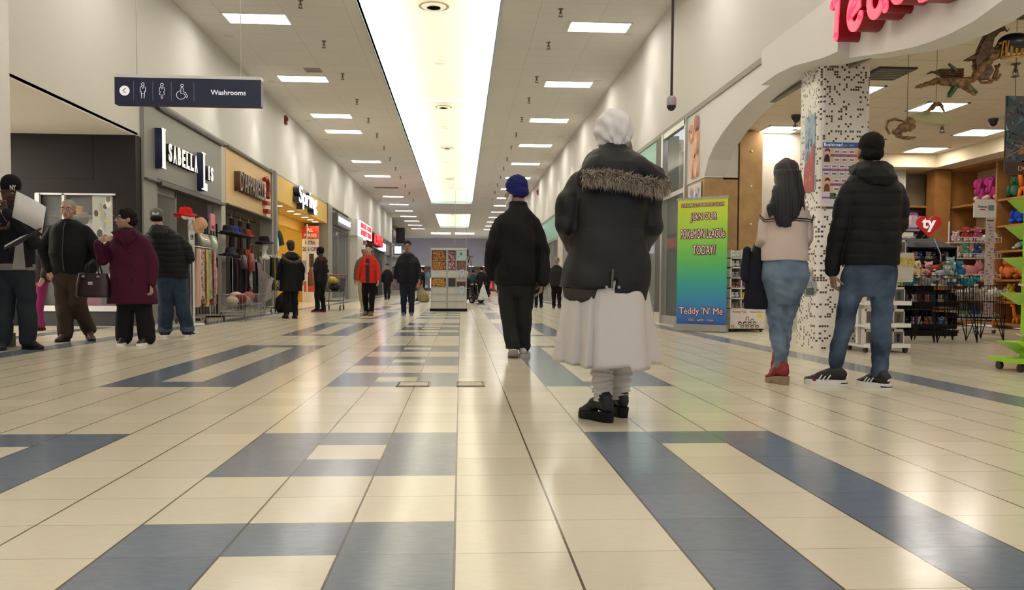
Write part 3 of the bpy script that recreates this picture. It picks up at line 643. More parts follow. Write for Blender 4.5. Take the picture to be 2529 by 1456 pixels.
# red Teddy letters (drawn strokes)
e = empty('shop_sign', (XF-.2, 7.5, 3.2), 'glowing red Teddy letters on the white fascia', 'sign')
m_rf = mat('#ff2a3d', .35, emit=1.5); m_rs = mat('#8c0a18', .4)
def stroke(y0, z0, pts, s=1.0, wd=.045, depth=.22):
    P3 = [(y0-p[0]*s, z0+p[1]*s) for p in pts]
    for (xa, xb, m_, nm) in ((XF-.0, XF-depth, m_rs, 'letter_side'), (XF-depth-.001, XF-depth-.012, m_rf, 'letter_face')):
        b = B(); n = len(P3); Lf, Rt = [], []
        for i, (a, z) in enumerate(P3):
            q0 = P3[max(i-1, 0)]; q1 = P3[min(i+1, n-1)]; d = Vector((q1[0]-q0[0], q1[1]-q0[1])); d = d.normalized() if d.length else Vector((1, 0)); nn = Vector((-d.y, d.x))*wd
            Lf.append((a+nn.x, z+nn.y)); Rt.append((a-nn.x, z-nn.y))
        for i in range(n-1): b.prism([Lf[i], Lf[i+1], Rt[i+1], Rt[i]], lambda a, z: (xa, a, z), lambda a, z: (xb, a, z))
        for (a, z) in (P3[0], P3[-1]):
            b.prism([(a+wd*math.cos(2*math.pi*k/12), z+wd*math.sin(2*math.pi*k/12)) for k in range(12)], lambda a, z: (xa, a, z), lambda a, z: (xb, a, z))
        b.build(nm, m_, e)
def arc(cx, cz, rx, rz, a0, a1, n=14): return [(cx+rx*math.cos(R(a0+(a1-a0)*k/n)), cz+rz*math.sin(R(a0+(a1-a0)*k/n))) for k in range(n+1)]
stroke(8.18, 3.10, [(0, .36), (.12, .40), (.30, .46)]); stroke(8.18, 3.10, [(.13, .40), (.11, .2), (.10, .03)])
stroke(7.82, 3.09, [(.03, .16)] + arc(.14, .16, .12, .14, 60, 330, 16)); stroke(7.82, 3.09, [(.03, .15), (.22, .20), (.2, .28)])
for y0 in (7.42, 7.02):
    stroke(y0, 3.10, arc(.13, .14, .12, .14, 20, 350, 18)); stroke(y0, 3.10, [(.27, .46), (.27, .2), (.3, .0)])
stroke(6.6, 3.10, [(.02, .28), (.06, .10), (.14, .04), (.24, .1)]); stroke(6.6, 3.10, [(.28, .28), (.26, 0), (.18, -.12), (.05, -.1)])
# flat teddy bear cut-out
e = empty('bear_cutout', (XF-.06, 13.8, 3.0), 'flat pale teddy bear cut-out on the white corner panel', 'cut-out')
m_bc = mat('#dcab92', .6, var=(6, '#efc9b0', 1.0)); m_bl = mat('#e7bfa6', .6)
def blobx(b, cy, cz, ry_, rz_, x0, x1, m_, n=20, tilt=0):
    pts = [(ry_*math.cos(2*math.pi*k/n), rz_*math.sin(2*math.pi*k/n)) for k in range(n)]
    pts = [(cy+p*math.cos(tilt)-q*math.sin(tilt), cz+p*math.sin(tilt)+q*math.cos(tilt)) for p, q in pts]
    b.prism(pts, lambda a, z: (x0, a, z), lambda a, z: (x1, a, z), m_)
b = B(); blobx(b, 13.78, 3.03, .17, .26, XF-.045, XF-.002, m_bl); blobx(b, 13.86, 2.68, .10, .20, XF-.05, XF-.002, m_bc); blobx(b, 13.62, 2.67, .10, .19, XF-.05, XF-.002, m_bc)
blobx(b, 13.62, 3.0, .07, .22, XF-.05, XF-.002, m_bc, tilt=.2); b.build('body', parent=e)
b = B(); blobx(b, 13.86, 3.22, .17, .15, XF-.055, XF-.002, mat('#d8a07f', .6)); blobx(b, 13.74, 3.36, .09, .09, XF-.05, XF-.002, m_bc); blobx(b, 13.62, 3.36, .06, .12, XF-.05, XF-.002, mat('#b98a86', .6)); blobx(b, 13.82, 3.19, .07, .06, XF-.06, XF-.002, mat('#eacbb0', .6)); blobx(b, 13.82, 3.23, .02, .02, XF-.063, XF-.002, mat('#6b4a3c', .6)); blobx(b, 13.93, 3.27, .015, .02, XF-.06, XF-.002, mat('#5b3a30', .6)); b.build('head', parent=e)
# wall below the bear with picture
m_wood = mat('#b3905f', .45, var=(5, '#9d7a4b', .8)); m_woodd = mat('#7d5427', .5, var=(5, '#6a451f', .8))
b = B(); b.box(XF, XF+.3, 13.24, 14.28, 0, 2.42, m_wood); b.box(XF+.3, 4.14, 13.38, 13.7, 0, 2.42, m_wood); b.box(4.16, 4.44, 13.38, 13.7, 0, 2.42, m_wood)
b.box(XF+.3, 4.14, 13.38, 13.7, 2.44, 2.6, m_fas); b.box(XF+.3, 4.14, 13.4, 13.7, 2.6, 3.2, m_fas); b.box(4.16, 4.44, 13.38, 13.7, 2.45, 2.97, mat('#c6c1bb', .5)); b.box(4.15, 4.46, 13.5, 13.7, 2.97, 3.2, m_dark)
struct('wall_corner_cabinet', b)
b = B(); b.box(4.46, 4.83, 13.36, 13.7, 0, 3.18, m_wood); b.box(4.83, 4.86, 13.5, 16.6, 0, 3.18, m_woodd)
for z in (1.7, 2.3, 2.86): b.box(4.64, 4.665, 13.35, 13.36, z, z+.03, mat('#e5dfc8', .5))
struct('wall_wood_panel', b)
poster_x('wall_poster', 13.35, 14.1, 1.7, 2.38, XF-.02, -1, ['#e8dc5a', '#e7e4ea', '#7d90d8', '#c79a6d', '#5d6fc0', '#d6b389'], 14, 9, '#d9d7e2', 'yellow, white and blue picture under the bear cut-out')
# ================================================================ TOY SHOP SHELL
SZ = 3.22
def sc_nodes(nt, b):
    tc = N(nt, 'TexCoord'); sp = N(nt, 'SeparateXYZ'); nt.links.new(tc.outputs['Object'], sp.inputs[0])
    fu = M_(nt, 'ABSOLUTE', M_(nt, 'SUBTRACT', M_(nt, 'FRACT', M_(nt, 'DIVIDE', sp.outputs['X'], .61)), .5)); fv = M_(nt, 'ABSOLUTE', M_(nt, 'SUBTRACT', M_(nt, 'FRACT', M_(nt, 'DIVIDE', sp.outputs['Y'], .61)), .5))
    g = M_(nt, 'GREATER_THAN', M_(nt, 'MAXIMUM', M_(nt, 'SUBTRACT', fu, .004), fv), .486)
    nt.links.new(mixc(nt, M_(nt, 'MULTIPLY', g, .45), lin('#d8cdb8'), lin('#9a8e78')), b.inputs['Base Color'])
b = B(); b.box(XF+.3, 10.1, -2, 16.8, SZ, SZ+.1); struct('ceiling_toy_shop', b, node_mat('shop_ceiling_tiles', sc_nodes, .9))
b = B(); b.box(4.83, 10.1, 16.6, 16.75, 0, SZ, mat('#c9bda2', .8)); b.box(10.0, 10.1, -2, 16.7, 0, SZ, mat('#c4b89d', .8)); b.box(4.83, 10.0, 15.5, 16.6, 2.97, SZ, mat('#d3c7aa', .8)); b.box(8.95, 10.0, 2, 15.5, 2.97, SZ, mat('#d3c7aa', .8)); struct('wall_toy_shop', b)
b = B(); b.box(4.12, 4.2, 2, 13.4, SZ-.05, SZ-.005, mat('#57534d', .5)); b.box(4.35, 4.41, 4, 9.36, SZ-.05, SZ-.005, mat('#8b867c', .4, .5)); struct('trim_track', b)
m_st = mat('#fff7ec', .5, emit=L_STORE)
sl = [(6.60, 11.45), (8.35, 13.25), (8.45, 15.0), (5.1, 13.3), (7.0, 8.2), (5.7, 6.0), (7.4, 5.0), (5.4, 2.6), (7.4, 2.0), (5.0, 10.6+.02), (6.9, 14.3)]
for k, (x, y) in enumerate(sl):
    troffer(x, y, ['square ceiling panel behind the hanging bronze dragon', 'square ceiling panel in front of the right toy shelves', 'square ceiling panel at the back right of the toy shop', 'square ceiling panel beside the wooden end panel'][k] if k < 4 else 'square ceiling panel inside the toy shop, %s in from the front right' % ORD[k-4],
            .6, .6, SZ, 'square panels in the toy shop ceiling', m_st)
def grille(x, y, sx, sy, label):
    b = B(); b.box(x-sx/2, x+sx/2, y-sy/2, y+sy/2, SZ-.02, SZ-.002, mat('#3a3833', .5)); n = 7
    for k in range(n): b.box(x-sx/2+.03, x+sx/2-.03, y-sy/2+sy*(k+.3)/n, y-sy/2+sy*(k+.75)/n, SZ-.028, SZ-.018, mat('#7c7866', .5))
    b.rebase((x, y, SZ)); o = tag(b.build('ceiling_grille'), label, 'vent'); o.location = (x, y, SZ)
grille(4.98, 9.72, .45, .55, 'dark ceiling grille beside the mosaic column'); grille(5.05, 7.35, .62, .62, 'large dark ceiling grille above the white sign wall')
def dome(x, y, z, label, r=.07, parent=None):
    e = empty('dome_camera', (x, y, z), label, 'camera', 'dome cameras')
    b = B(); b.tube([(0, 0, 0), (0, 0, -.04)], [r, r*.95], 20); o = b.build('base', mat('#3b3836', .5), smooth=True); o.parent = e
    b = B(); b.sph((0, 0, -.04), (r*.85, r*.85, r*1.1), None, 16, 8); o = b.build('dome', mat('#191715', .15), smooth=True); o.parent = e
dome(4.9, 12.2, SZ, 'dark dome camera on the toy shop ceiling near the wooden panel'); dome(7.9, 12.2, SZ, 'dark dome camera on the toy shop ceiling near the right shelves')
for k, (x, y) in enumerate(((5.05, 12.6), (7.35, 12.6), (6.2, 9.2))):
    o = proto.copy(); col.objects.link(o); o.location = (x, y, SZ); tag(o, 'small sprinkler on the toy shop ceiling, %s' % ['left of the mosaic column', 'towards the right shelves', 'over the middle'][k], 'sprinkler', 'sprinklers in the toy shop')
# mosaic column
def mosaic(nt, b):
    tc = N(nt, 'TexCoord'); sp = N(nt, 'SeparateXYZ'); nt.links.new(tc.outputs['Object'], sp.inputs[0]); S = .0275
    a = M_(nt, 'DIVIDE', M_(nt, 'ADD', sp.outputs['X'], sp.outputs['Y']), S); z = M_(nt, 'DIVIDE', sp.outputs['Z'], S)
    cv = N(nt, 'CombineXYZ'); nt.links.new(M_(nt, 'FLOOR', a), cv.inputs[0]); nt.links.new(M_(nt, 'FLOOR', z), cv.inputs[1])
    wn = N(nt, 'TexWhiteNoise'); nt.links.new(cv.outputs[0], wn.inputs['Vector'])
    on = M_(nt, 'LESS_THAN', wn.outputs['Value'], .215)
    fa = M_(nt, 'ABSOLUTE', M_(nt, 'SUBTRACT', M_(nt, 'FRACT', a), .5)); fz = M_(nt, 'ABSOLUTE', M_(nt, 'SUBTRACT', M_(nt, 'FRACT', z), .5))
    j = M_(nt, 'LESS_THAN', M_(nt, 'MAXIMUM', fa, fz), .40); w2 = N(nt, 'TexWhiteNoise'); nt.links.new(wn.outputs['Color'], w2.inputs['Vector'])
    dark = mixc(nt, w2.outputs['Value'], lin('#45201b'), lin('#54433b'))
    tile = mixc(nt, on, lin('#e4e0da'), dark); nt.links.new(mixc(nt, j, lin('#e1ddd7'), tile), b.inputs['Base Color'])
m_mos = node_mat('mosaic_tiles', mosaic, .25)
b = B(); ch = .05; x0, x1, y0, y1 = 4.03, 4.62, 9.35, 9.94
prof = [(x0, y0+ch), (x0+ch*.3, y0+ch*.3), (x0+ch, y0), (x1-ch, y0), (x1-ch*.3, y0+ch*.3), (x1, y0+ch), (x1, y1-ch), (x1-ch*.3, y1-ch*.3), (x1-ch, y1), (x0+ch, y1), (x0+ch*.3, y1-ch*.3), (x0, y1-ch)]
b.prism(prof, lambda x, y: (x, y, .0), lambda x, y: (x, y, SZ+.05)); struct('mosaic_column', b, m_mos)
# posters on the column
b = B(); b.box(4.022, 4.03, 9.46, 9.74, 1.80, 2.68, mat('#8fa9bf', .3)); rr = random.Random(4)
cols1 = ['#aebfd0', '#6f93bd', '#39506e', '#8d9aa6', '#5577a5']; cols2 = ['#a8383a', '#7e2a2c', '#c96b66', '#9a3434']
for k in range(26):
    yy_, zz_ = rr.uniform(9.5, 9.7), rr.uniform(2.15, 2.64); q = [(yy_+rr.uniform(-.05, .05), zz_+rr.uniform(-.08, .08)) for _ in range(3)]; b.add([(4.0215-.0004*k/4, min(max(a, 9.46), 9.74), c) for a, c in q], [(0, 1, 2)], mat(rr.choice(cols1), .3))
b.quad((4.0185, 9.46, 1.8), (4.0185, 9.74, 1.8), (4.0185, 9.74, 2.1), (4.0185, 9.46, 2.36), mat('#a8383a', .3))
for k in range(14):
    yy_, zz_ = rr.uniform(9.5, 9.7), rr.uniform(1.86, 2.08); q = [(yy_+rr.uniform(-.05, .05), zz_+rr.uniform(-.06, .06)) for _ in range(3)]; b.add([(4.018-.0004*k/4, min(max(a, 9.46), 9.74), c) for a, c in q], [(0, 1, 2)], mat(rr.choice(cols2), .3))
tag(b.build('column_banner', recalc=False), 'narrow blue and red glossy banner on the corridor side of the mosaic column', 'banner')
e = empty('event_calendar', (4.28, 9.33, 1.6), 'tall calendar poster with blue Bushiroad heading on the mosaic column', 'poster')
px0, px1, pz0, pz1 = 4.065, 4.50, 1.585, 2.335; py = 9.34
B().box(px0, px1, py, py+.008, pz0, pz1).build('sheet', mat('#d9d3d6', .5), e)
B().box(px0, px1, py-.004, py, pz1-.06, pz1).build('header', mat('#2f5ba8', .5), e)
lettering('heading', 'Bushiroad', (px0+.012, py-.005, pz1-.045), (1, 0, 0), .038, .21, .002, m_w, e); lettering('heading', 'JAN - MAR', (px0+.235, py-.005, pz1-.047), (1, 0, 0), .024, .12, .002, mat('#c9cfe2', .5), e)
b = B(); z = pz1-.065; rr = random.Random(12)
def rowband(z0, z1, kind):
    n = 4; cw = (px1-px0)/ (n+ (1 if kind else 0)); yb = py-.002
    base = ['#e3b696', '#c9b9c9', '#e0b98c', '#d3cbd6'][kind]
    b.quad((px0, yb, z0), (px1, yb, z0), (px1, yb, z1), (px0, yb, z1), mat(base, .5))
    h = z1-z0; b.quad((px0+.09*(kind % 2 == 0), yb-.001, z0+h*.42), (px1, yb-.001, z0+h*.42), (px1, yb-.001, z0+h*.58), (px0+.09*(kind % 2 == 0), yb-.001, z0+h*.58), mat('#8e4a96', .5))
    for c in range(5):
        xx = px0+.13+c*.085
        if kind == 1: xx = px0+.01+c*.09
        for (q0, q1) in ((.62, .95), (.05, .38)):
            if xx+.07 < px1:
                b.quad((xx, yb-.001, z0+h*q0), (xx+.07, yb-.001, z0+h*q0), (xx+.07, yb-.001, z0+h*q1), (xx, yb-.001, z0+h*q1), mat('#ded9df', .5))
                b.quad((xx+.01, yb-.002, z0+h*(q0+.08)), (xx+.06, yb-.002, z0+h*(q0+.08)), (xx+.06, yb-.002, z0+h*(q0+.2)), (xx+.01, yb-.002, z0+h*(q0+.2)), mat(rr.choice(['#5d8f9f', '#4d7c93', '#7a7d8f', '#6a6f8c']), .5))
rowband(2.11, 2.268, 0); rowband(1.955, 2.10, 1); rowband(1.78, 1.945, 2); rowband(1.655, 1.775, 3)
def figure2(cx, z0, hair, body, s=1.0):
    yb = py-.0045
    b.add([(cx-.035*s, yb, z0), (cx+.035*s, yb, z0), (cx+.03*s, yb, z0+.06*s), (cx+.012*s, yb, z0+.085*s), (cx-.012*s, yb, z0+.085*s), (cx-.03*s, yb, z0+.06*s)], [(0, 1, 2, 3, 4, 5)], mat(body, .5))
    b.add([(cx+.026*s*math.cos(k*.785), yb-.0005, z0+.115*s+.03*s*math.sin(k*.785)) for k in range(8)], [tuple(range(8))], mat('#e6c0a6', .5))
    b.add([(cx-.03*s, yb-.001, z0+.11*s), (cx-.02*s, yb-.001, z0+.145*s), (cx+.01*s, yb-.001, z0+.155*s), (cx+.034*s, yb-.001, z0+.135*s), (cx+.03*s, yb-.001, z0+.10*s), (cx+.01*s, yb-.001, z0+.128*s)], [(0, 1, 2, 3, 4, 5)], mat(hair, .5))
figure2(px0+.05, 2.115, '#7a2a26', '#2c2e44'); figure2(px0+.055, 1.785, '#4a3026', '#6b4436')
b.quad((px0+.09, py-.004, 1.70), (px0+.16, py-.004, 1.70), (px0+.16, py-.004, 1.77), (px0+.09, py-.004, 1.77), mat('#3c5a34', .5))
b.build('schedule', recalc=False, parent=e)
b = B(); b.box(px0, px0+.045, py-.004, py, 1.59, 1.615, mat('#c2492f', .5)); b.box(px0+.05, px1, py-.004, py, 1.59, 1.615, mat('#2a2a2c', .5)); b.build('footer', parent=e)
for k, (t_, z) in enumerate((('JAN  FEB  MAR', 2.177), ('JAN  FEB  MAR', 2.018))): lettering('months', t_, (px0+.14-.04*k, py-.006, z), (1, 0, 0), .020, .26, .001, mat('#d9a04a', .5), e)
# pendant camera on black pole
e = empty('pendant_camera', (2.0, 8.0, ZC), 'grey pendant dome camera on a long black pole from the ceiling', 'camera')
b = B(); b.tube([(2.003, 8, ZC), (1.997, 8, 2.50)], .013, 10); b.build('pole', mat('#171719', .4), e, smooth=True)
b = B(); b.tube([(1.997, 8, 2.51), (1.997, 8, 2.495), (1.997, 8, 2.49), (1.997, 8, 2.42)], [.03, .043, .046, .046], 20); b.build('housing', mat('#8f9093', .35, .4), e, smooth=True)
b = B(); b.tube([(1.997, 8, 2.42), (1.997, 8, 2.405)], .044, 20); b.sph((1.997, 8, 2.405), (.038, .038, .034), None, 16, 8); b.build('dome', mat('#1b1b1d', .15), e, smooth=True)
# roll-up banner
bx0, by0, bx1, by1 = 3.41, 13.16, 4.05, 12.66
e = empty('rollup_banner', ((bx0+bx1)/2, (by0+by1)/2, 0), 'green to blue roll-up banner reading JOIN OUR POKEMON LEAGUE TODAY beside the shop door', 'banner')
dv = Vector((bx1-bx0, by1-by0, 0)); WB = dv.length; dv.normalize(); nv = Vector((dv.y, -dv.x, 0))
if nv.y > 0: nv = -nv
def BP(a, z, d=0): return Vector((bx0, by0, z)) + dv*a + nv*d
def grad(nt, b):
    tc = N(nt, 'TexCoord'); sp = N(nt, 'SeparateXYZ'); nt.links.new(tc.outputs['Object'], sp.inputs[0])
    cr = N(nt, 'ValToRGB'); nt.links.new(M_(nt, 'DIVIDE', sp.outputs['Z'], 2.1), cr.inputs[0]); el = cr.color_ramp.elements
    el[0].position = .05; el[0].color = lin('#2a5aa8'); el[1].position = .98; el[1].color = lin('#cfd63a')
    for p_, c_ in ((.2, '#3580b8'), (.36, '#36a09c'), (.5, '#55b565'), (.66, '#82c84e'), (.82, '#b0d444')): q = el.new(p_); q.color = lin(c_)
    nt.links.new(cr.outputs[0], b.inputs['Base Color'])
b = B(); b.prism([(0, .11), (WB, .11), (WB, 2.06), (0, 2.06)], lambda a, z: BP(a, z, .004), lambda a, z: BP(a, z, -.004)); b.build('print', node_mat('banner_print', grad, .4), e)
b = B(); b.prism([(-.01, 2.05), (WB+.01, 2.05), (WB+.01, 2.085), (-.01, 2.085)], lambda a, z: BP(a, z, .012), lambda a, z: BP(a, z, -.012)); b.build('top_rail', m_alu, e)
b = B(); b.prism([(-.02, .015), (WB+.02, .015), (WB+.02, .115), (-.02, .115)], lambda a, z: BP(a, z, .05), lambda a, z: BP(a, z, -.05)); b.build('base_cassette', m_alu, e)
b = B(); b.tube([BP(WB/2, .1, -.03), BP(WB/2, 2.05, -.03)], .012, 8); b.build('pole', m_alu, e)
m_pk = mat('#f3dfe6', .5); m_mr = mat('#7c2436', .5)
def btext(t, a0, a1, z0, h, fc=m_pk, oc=m_mr, q=.006):
    for dx, dz in ((-q, -q), (q, -q), (-q, q), (q, q), (0, -q*1.4), (q*1.4, 0)): lettering('outline', t, BP(a0+dx, z0+dz, .005), dv, h, a1-a0, .002, oc, e)
    lettering('letters', t, BP(a0, z0, .008), dv, h, a1-a0, .002, fc, e)
btext("GTA'S LARGEST POKEMON LEAGUE", .06, WB-.06, 1.94, .055, mat('#efe3c8', .5))
btext('JOiN OUR', .22, .64, 1.70, .14, q=.009); btext('POKeMON LeAGUe', .06, WB-.04, 1.45, .14, q=.009); btext('TODAY!', .26, .62, 1.20, .14, q=.009)
btext("Teddy 'N' Me", .05, WB-.05, .24, .14, q=.008); btext('TOYS  -  GAMES  -  PLUSH', .2, WB-.2, .165, .035, q=.003)
# ================================================================ PEOPLE
class Vol(B):
    """closed shapes that are fused into one continuous skin"""
    def limb(s, pts, rad, n=14):
        s.tube(pts, rad, n)
        for p, r in zip(pts, rad): s.sph(p, r*.995, None, 14, 8)
        return s
    def fuse(s, name, m, parent, voxel=.008, sm=4, disp=None, ground=None):
        me = bpy.data.meshes.new('t'); me.from_pydata(s.v, [], s.f); me.update()
        t = bpy.data.objects.new('t', me); col.objects.link(t)
        md = t.modifiers.new('r', 'REMESH'); md.mode = 'VOXEL'; md.voxel_size = voxel; md.use_smooth_shade = True
        if sm: q = t.modifiers.new('s', 'SMOOTH'); q.iterations = sm; q.factor = .5
        dg = bpy.context.evaluated_depsgraph_get(); out = bpy.data.meshes.new_from_object(t.evaluated_get(dg))
        bpy.data.objects.remove(t); bpy.data.meshes.remove(me)
        n = len(out.vertices); a = np.empty(n*3, dtype=np.float32); out.vertices.foreach_get('co', a); a = a.reshape(-1, 3)
        if disp is not None:
            nn = np.empty(n*3, dtype=np.float32); out.vertex_normals.foreach_get('vector', nn); nn = nn.reshape(-1, 3)
            a = a + nn*disp(a)[:, None]
        if ground is not None: a[:, 2] = np.maximum(a[:, 2], ground)
        out.vertices.foreach_set('co', a.astype(np.float32).ravel()); out.name = name
        out.materials.clear(); out.materials.append(m); out.shade_smooth(); out.update()
        o = bpy.data.objects.new(name, out); col.objects.link(o); o.parent = parent
        return o
def smooth_noise(a, sc_, seed=0):
    """cheap vectorised value noise"""
    p = a*np.array(sc_) + seed*17.3; i = np.floor(p).astype(np.int64); f = p-i; f = f*f*(3-2*f)
    def h(x, y, z):
        n = (x*374761393 + y*668265263 + z*2147483647 + seed*144665) & 0xffffffff
        n = ((n ^ (n >> 13))*1274126177) & 0xffffffff; return ((n ^ (n >> 16)) & 0xffff)/65535.0
    r = 0
    for dx in (0, 1):
        for dy in (0, 1):
            for dz in (0, 1):
                w_ = (f[:, 0] if dx else 1-f[:, 0])*(f[:, 1] if dy else 1-f[:, 1])*(f[:, 2] if dz else 1-f[:, 2]); r = r + w_*h(i[:, 0]+dx, i[:, 1]+dy, i[:, 2]+dz)
    return r*2-1
def wrinkle(amp=.008, sc_=(9, 9, 5), seed=1, quilt=None, qa=.006):
    def f(a):
        a = a.astype(np.float64); d = amp*smooth_noise(a, sc_, seed) + amp*.45*smooth_noise(a, tuple(x*2.3 for x in sc_), seed+5)
        # diagonal drag folds
        d = d + amp*.5*np.sin((a[:, 2]*22 + a[:, 0]*14 + 3*smooth_noise(a, (4, 4, 4), seed+9)))
        if quilt: d = d + qa*(np.abs(np.sin(np.pi*(a[:, 2]+.012*smooth_noise(a, (5, 5, 5), 3))/quilt))**.5 - .6)
        return d
    return f
def hand(V, wr, d, palm, side, curl=.5, s=1.0, thumb=1):
    """wr wrist, d direction of the hand, palm normal direction, side = +1/-1 where the thumb leaves"""
    d = Vector(d).normalized(); pn = Vector(palm); pn = (pn - d*pn.dot(d)).normalized(); lat = d.cross(pn)*side
    wr = Vector(wr); k = .092*s
    for t, r in ((0, .026), (.35, .030), (.7, .034), (1, .036)):
        for q in (-.6, 0, .6): V.sph(wr + d*k*t + lat*q*r*1.0, (.016*s,)*3, None, 10, 6)
    V.tube([wr-d*.02, wr+d*k*.2], [.024*s, .024*s], 12)
    for i, (L_, o) in enumerate(((.072, .030), (.080, .010), (.074, -.010), (.058, -.029))):
        p = wr + d*k + lat*o*s; ang = 0; pts = [wr + d*k*.6 + lat*o*s*.9, p]; c = curl*(1+.12*i)
        for f_ in (.45, .32, .23):
            ang += c*.75; dd = d*math.cos(ang) + pn*math.sin(ang); p = p + dd*L_*f_*s*1.05; pts.append(p)
        V.limb(pts, [.0100*s, .0098*s, .0090*s, .0084*s, .0076*s], 8)
    p = wr + d*.02 + lat*.026*s; q = p + (d*.55 + lat*.75 + pn*.35).normalized()*.040*s; r = q + (d*.85 + lat*.25 + pn*(.35+curl*.4)).normalized()*.030*s; u = r + (d*.9 + pn*(.3+curl*.5)).normalized()*.024*s
    V.limb([p, q, r, u], [.014*s, .0115*s, .0098*s, .0085*s], 8)
def mat_rot(yaw, pitch=0, roll=0): return Matrix.Rotation(yaw, 3, 'Z') @ Matrix.Rotation(pitch, 3, 'X') @ Matrix.Rotation(roll, 3, 'Y')
def head_vol(V, c, yaw, pitch, s, fem=False, neck=None, beard=False):
    M = mat_rot(yaw, pitch); c = Vector(c)
    def T(x, y, z): return c + M @ (Vector((x, y, z))*s)
    def E(x, y, z, rx, ry, rz): V.sph(T(x, y, z), (rx*s, ry*s, rz*s), None, 20, 14, M)
    E(0, -.012, .032, .077, .095, .086); E(0, .022, -.02, .064, .074, .085); E(0, .038, -.06, .048, .052, .052); E(0, .064, -.092, .023, .022, .022)
    E(.038, .052, -.03, .026, .03, .03); E(-.038, .052, -.03, .026, .03, .03); E(0, .07, .03, .055, .022, .02)
    V.limb([T(0, .09, .012), T(0, .106, -.012), T(0, .112, -.030)], [.009*s, .011*s, .0135*s], 10); E(.012, .10, -.034, .010, .012, .009); E(-.012, .10, -.034, .010, .012, .009)
    E(0, .092, -.058, .024, .012, .006); E(0, .090, -.069, .020, .012, .007)
    for q in (-1, 1): E(q*.078, -.008, -.012, .010, .022, .032); E(q*.076, .0, -.034, .009, .012, .012)
    if neck is not None: V.limb([T(0, -.02, -.05), Vector(neck)], [.055*s, .060*s if not fem else .052*s], 16)
    return T, M
def face_bits(root, T, M, s, glasses=False, brow='#2a211c', lip='#8a5549'):
    b = B()
    for q in (-1, 1): b.sph(T(q*.031, .083, .004), (.0125*s, .008*s, .0075*s), mat('#e9e3dc', .3), 12, 8, M); b.sph(T(q*.031, .0895, .004), (.0055*s, .004*s, .006*s), mat('#1c1512', .2), 10, 6, M)
    b.build('eye', parent=None, smooth='all').parent = root
    b = B()
    for q in (-1, 1): b.tube([T(q*.014, .093, .024), T(q*.032, .092, .029), T(q*.050, .080, .022)], .004*s, 6)
    o = b.build('eyebrow', mat(brow, .8), smooth='all'); o.parent = root
    b = B(); b.sph(T(0, .101, -.058), (.022*s, .006*s, .0035*s), None, 12, 6, M); b.sph(T(0, .098, -.067), (.018*s, .006*s, .005*s), None, 12, 6, M); o = b.build('mouth', mat(lip, .5), smooth='all'); o.parent = root
    if glasses:
        b = B(); mg = mat('#1d1a1a', .3)
        for q in (-1, 1):
            b.tube([T(q*.033+.022*math.cos(k*.628), .104, .003+.017*math.sin(k*.628)) for k in range(11)], .0022*s, 6, mg); b.tube([T(q*.055, .10, .008), T(q*.080, 0, .0)], .002*s, 6, mg)
        b.tube([T(-.011, .105, .006), T(.011, .105, .006)], .002*s, 6, mg); o = b.build('glasses', smooth='all'); o.parent = root
def shoe(root, ank, heading, L=.275, pitch=0, upper='#1d1d1f', sole='#e8e6e2', boot=False, heel=0, wd=1.0, ground=.0, lift=0, extra=None, sole_h=.028):
    """ank: ankle x, y; heading: direction of the toes; pitch: heel raised angle about the ball of the foot"""
    Rz = Matrix.Rotation(heading, 3, 'Z'); bp_ = Vector((0, L*.5, 0)); Rx = Matrix.Rotation(-pitch, 3, 'X')
    def T(x, y, z):
        v = Vector((x*wd, y, z)); v = bp_ + Rx @ (v-bp_) if pitch else v
        return Rz @ v + Vector((ank[0], ank[1], lift))
    V = Vol(); k = L/.275; h = heel+sole_h
    for (x, y, z, rx, ry, rz) in ((0, -.035, .045, .034, .040, .048), (0, .0, .055, .036, .055, .05), (0, .06, .040, .038, .06, .036), (.0, .12, .030, .042, .055, .028), (0, .165, .024, .036, .045, .022)):
        c = T(x, y*k, h*(1 if y < .07 else .5 if y < .15 else .35)+z*.9); V.sph(c, (rx*wd, ry*k, rz), None, 16, 10, Rz @ Rx)
    V.limb([T(0, -.01, h+.05), T(0, -.018, h+(.075 if boot else .065))], [.038*wd, .038*wd], 16)
    V.limb([T(0, -.005, h+.07), T(0, .11*k, h*.6+.032)], [.036*wd, .032*wd], 14)
    o = V.fuse('shoe', mat(upper, .55, bump=(90, .15)), root, .006, 3)
    out = [(-.078, .0), (-.07, .022), (-.045, .034), (0, .036), (.06, .041), (.11, .047), (.155, .044), (.19, .030), (.207, .010)]
    pl = [(w_, y*k) for y, w_ in out] + [(-w_, y*k) for y, w_ in out[::-1]]
    b = B(); n = len(pl); zt = []
    vs = [T(x, y, 0) for x, y in pl] + [T(x*1.02, y, (h if y < .02 else h*.75 if y < .08 else sole_h)+.004) for x, y in pl]
    if heel > .012: vs = [T(x*(.8 if y < .0 else 1), y, (0 if y < .02 else heel if y < .07 else 0)) for x, y in pl] + vs[n:]
    b.add(vs, [tuple(range(n))[::-1], tuple(range(n, 2*n))] + [(i, (i+1) % n, n+(i+1) % n, n+i) for i in range(n)])
    q = b.build('sole', mat(sole, .6)); q.parent = o
    if extra: extra(o, T, h)
    return o
def person(name, pos, label, grp=None):
    return empty('person', (pos[0], pos[1], 0), label, 'person', grp)
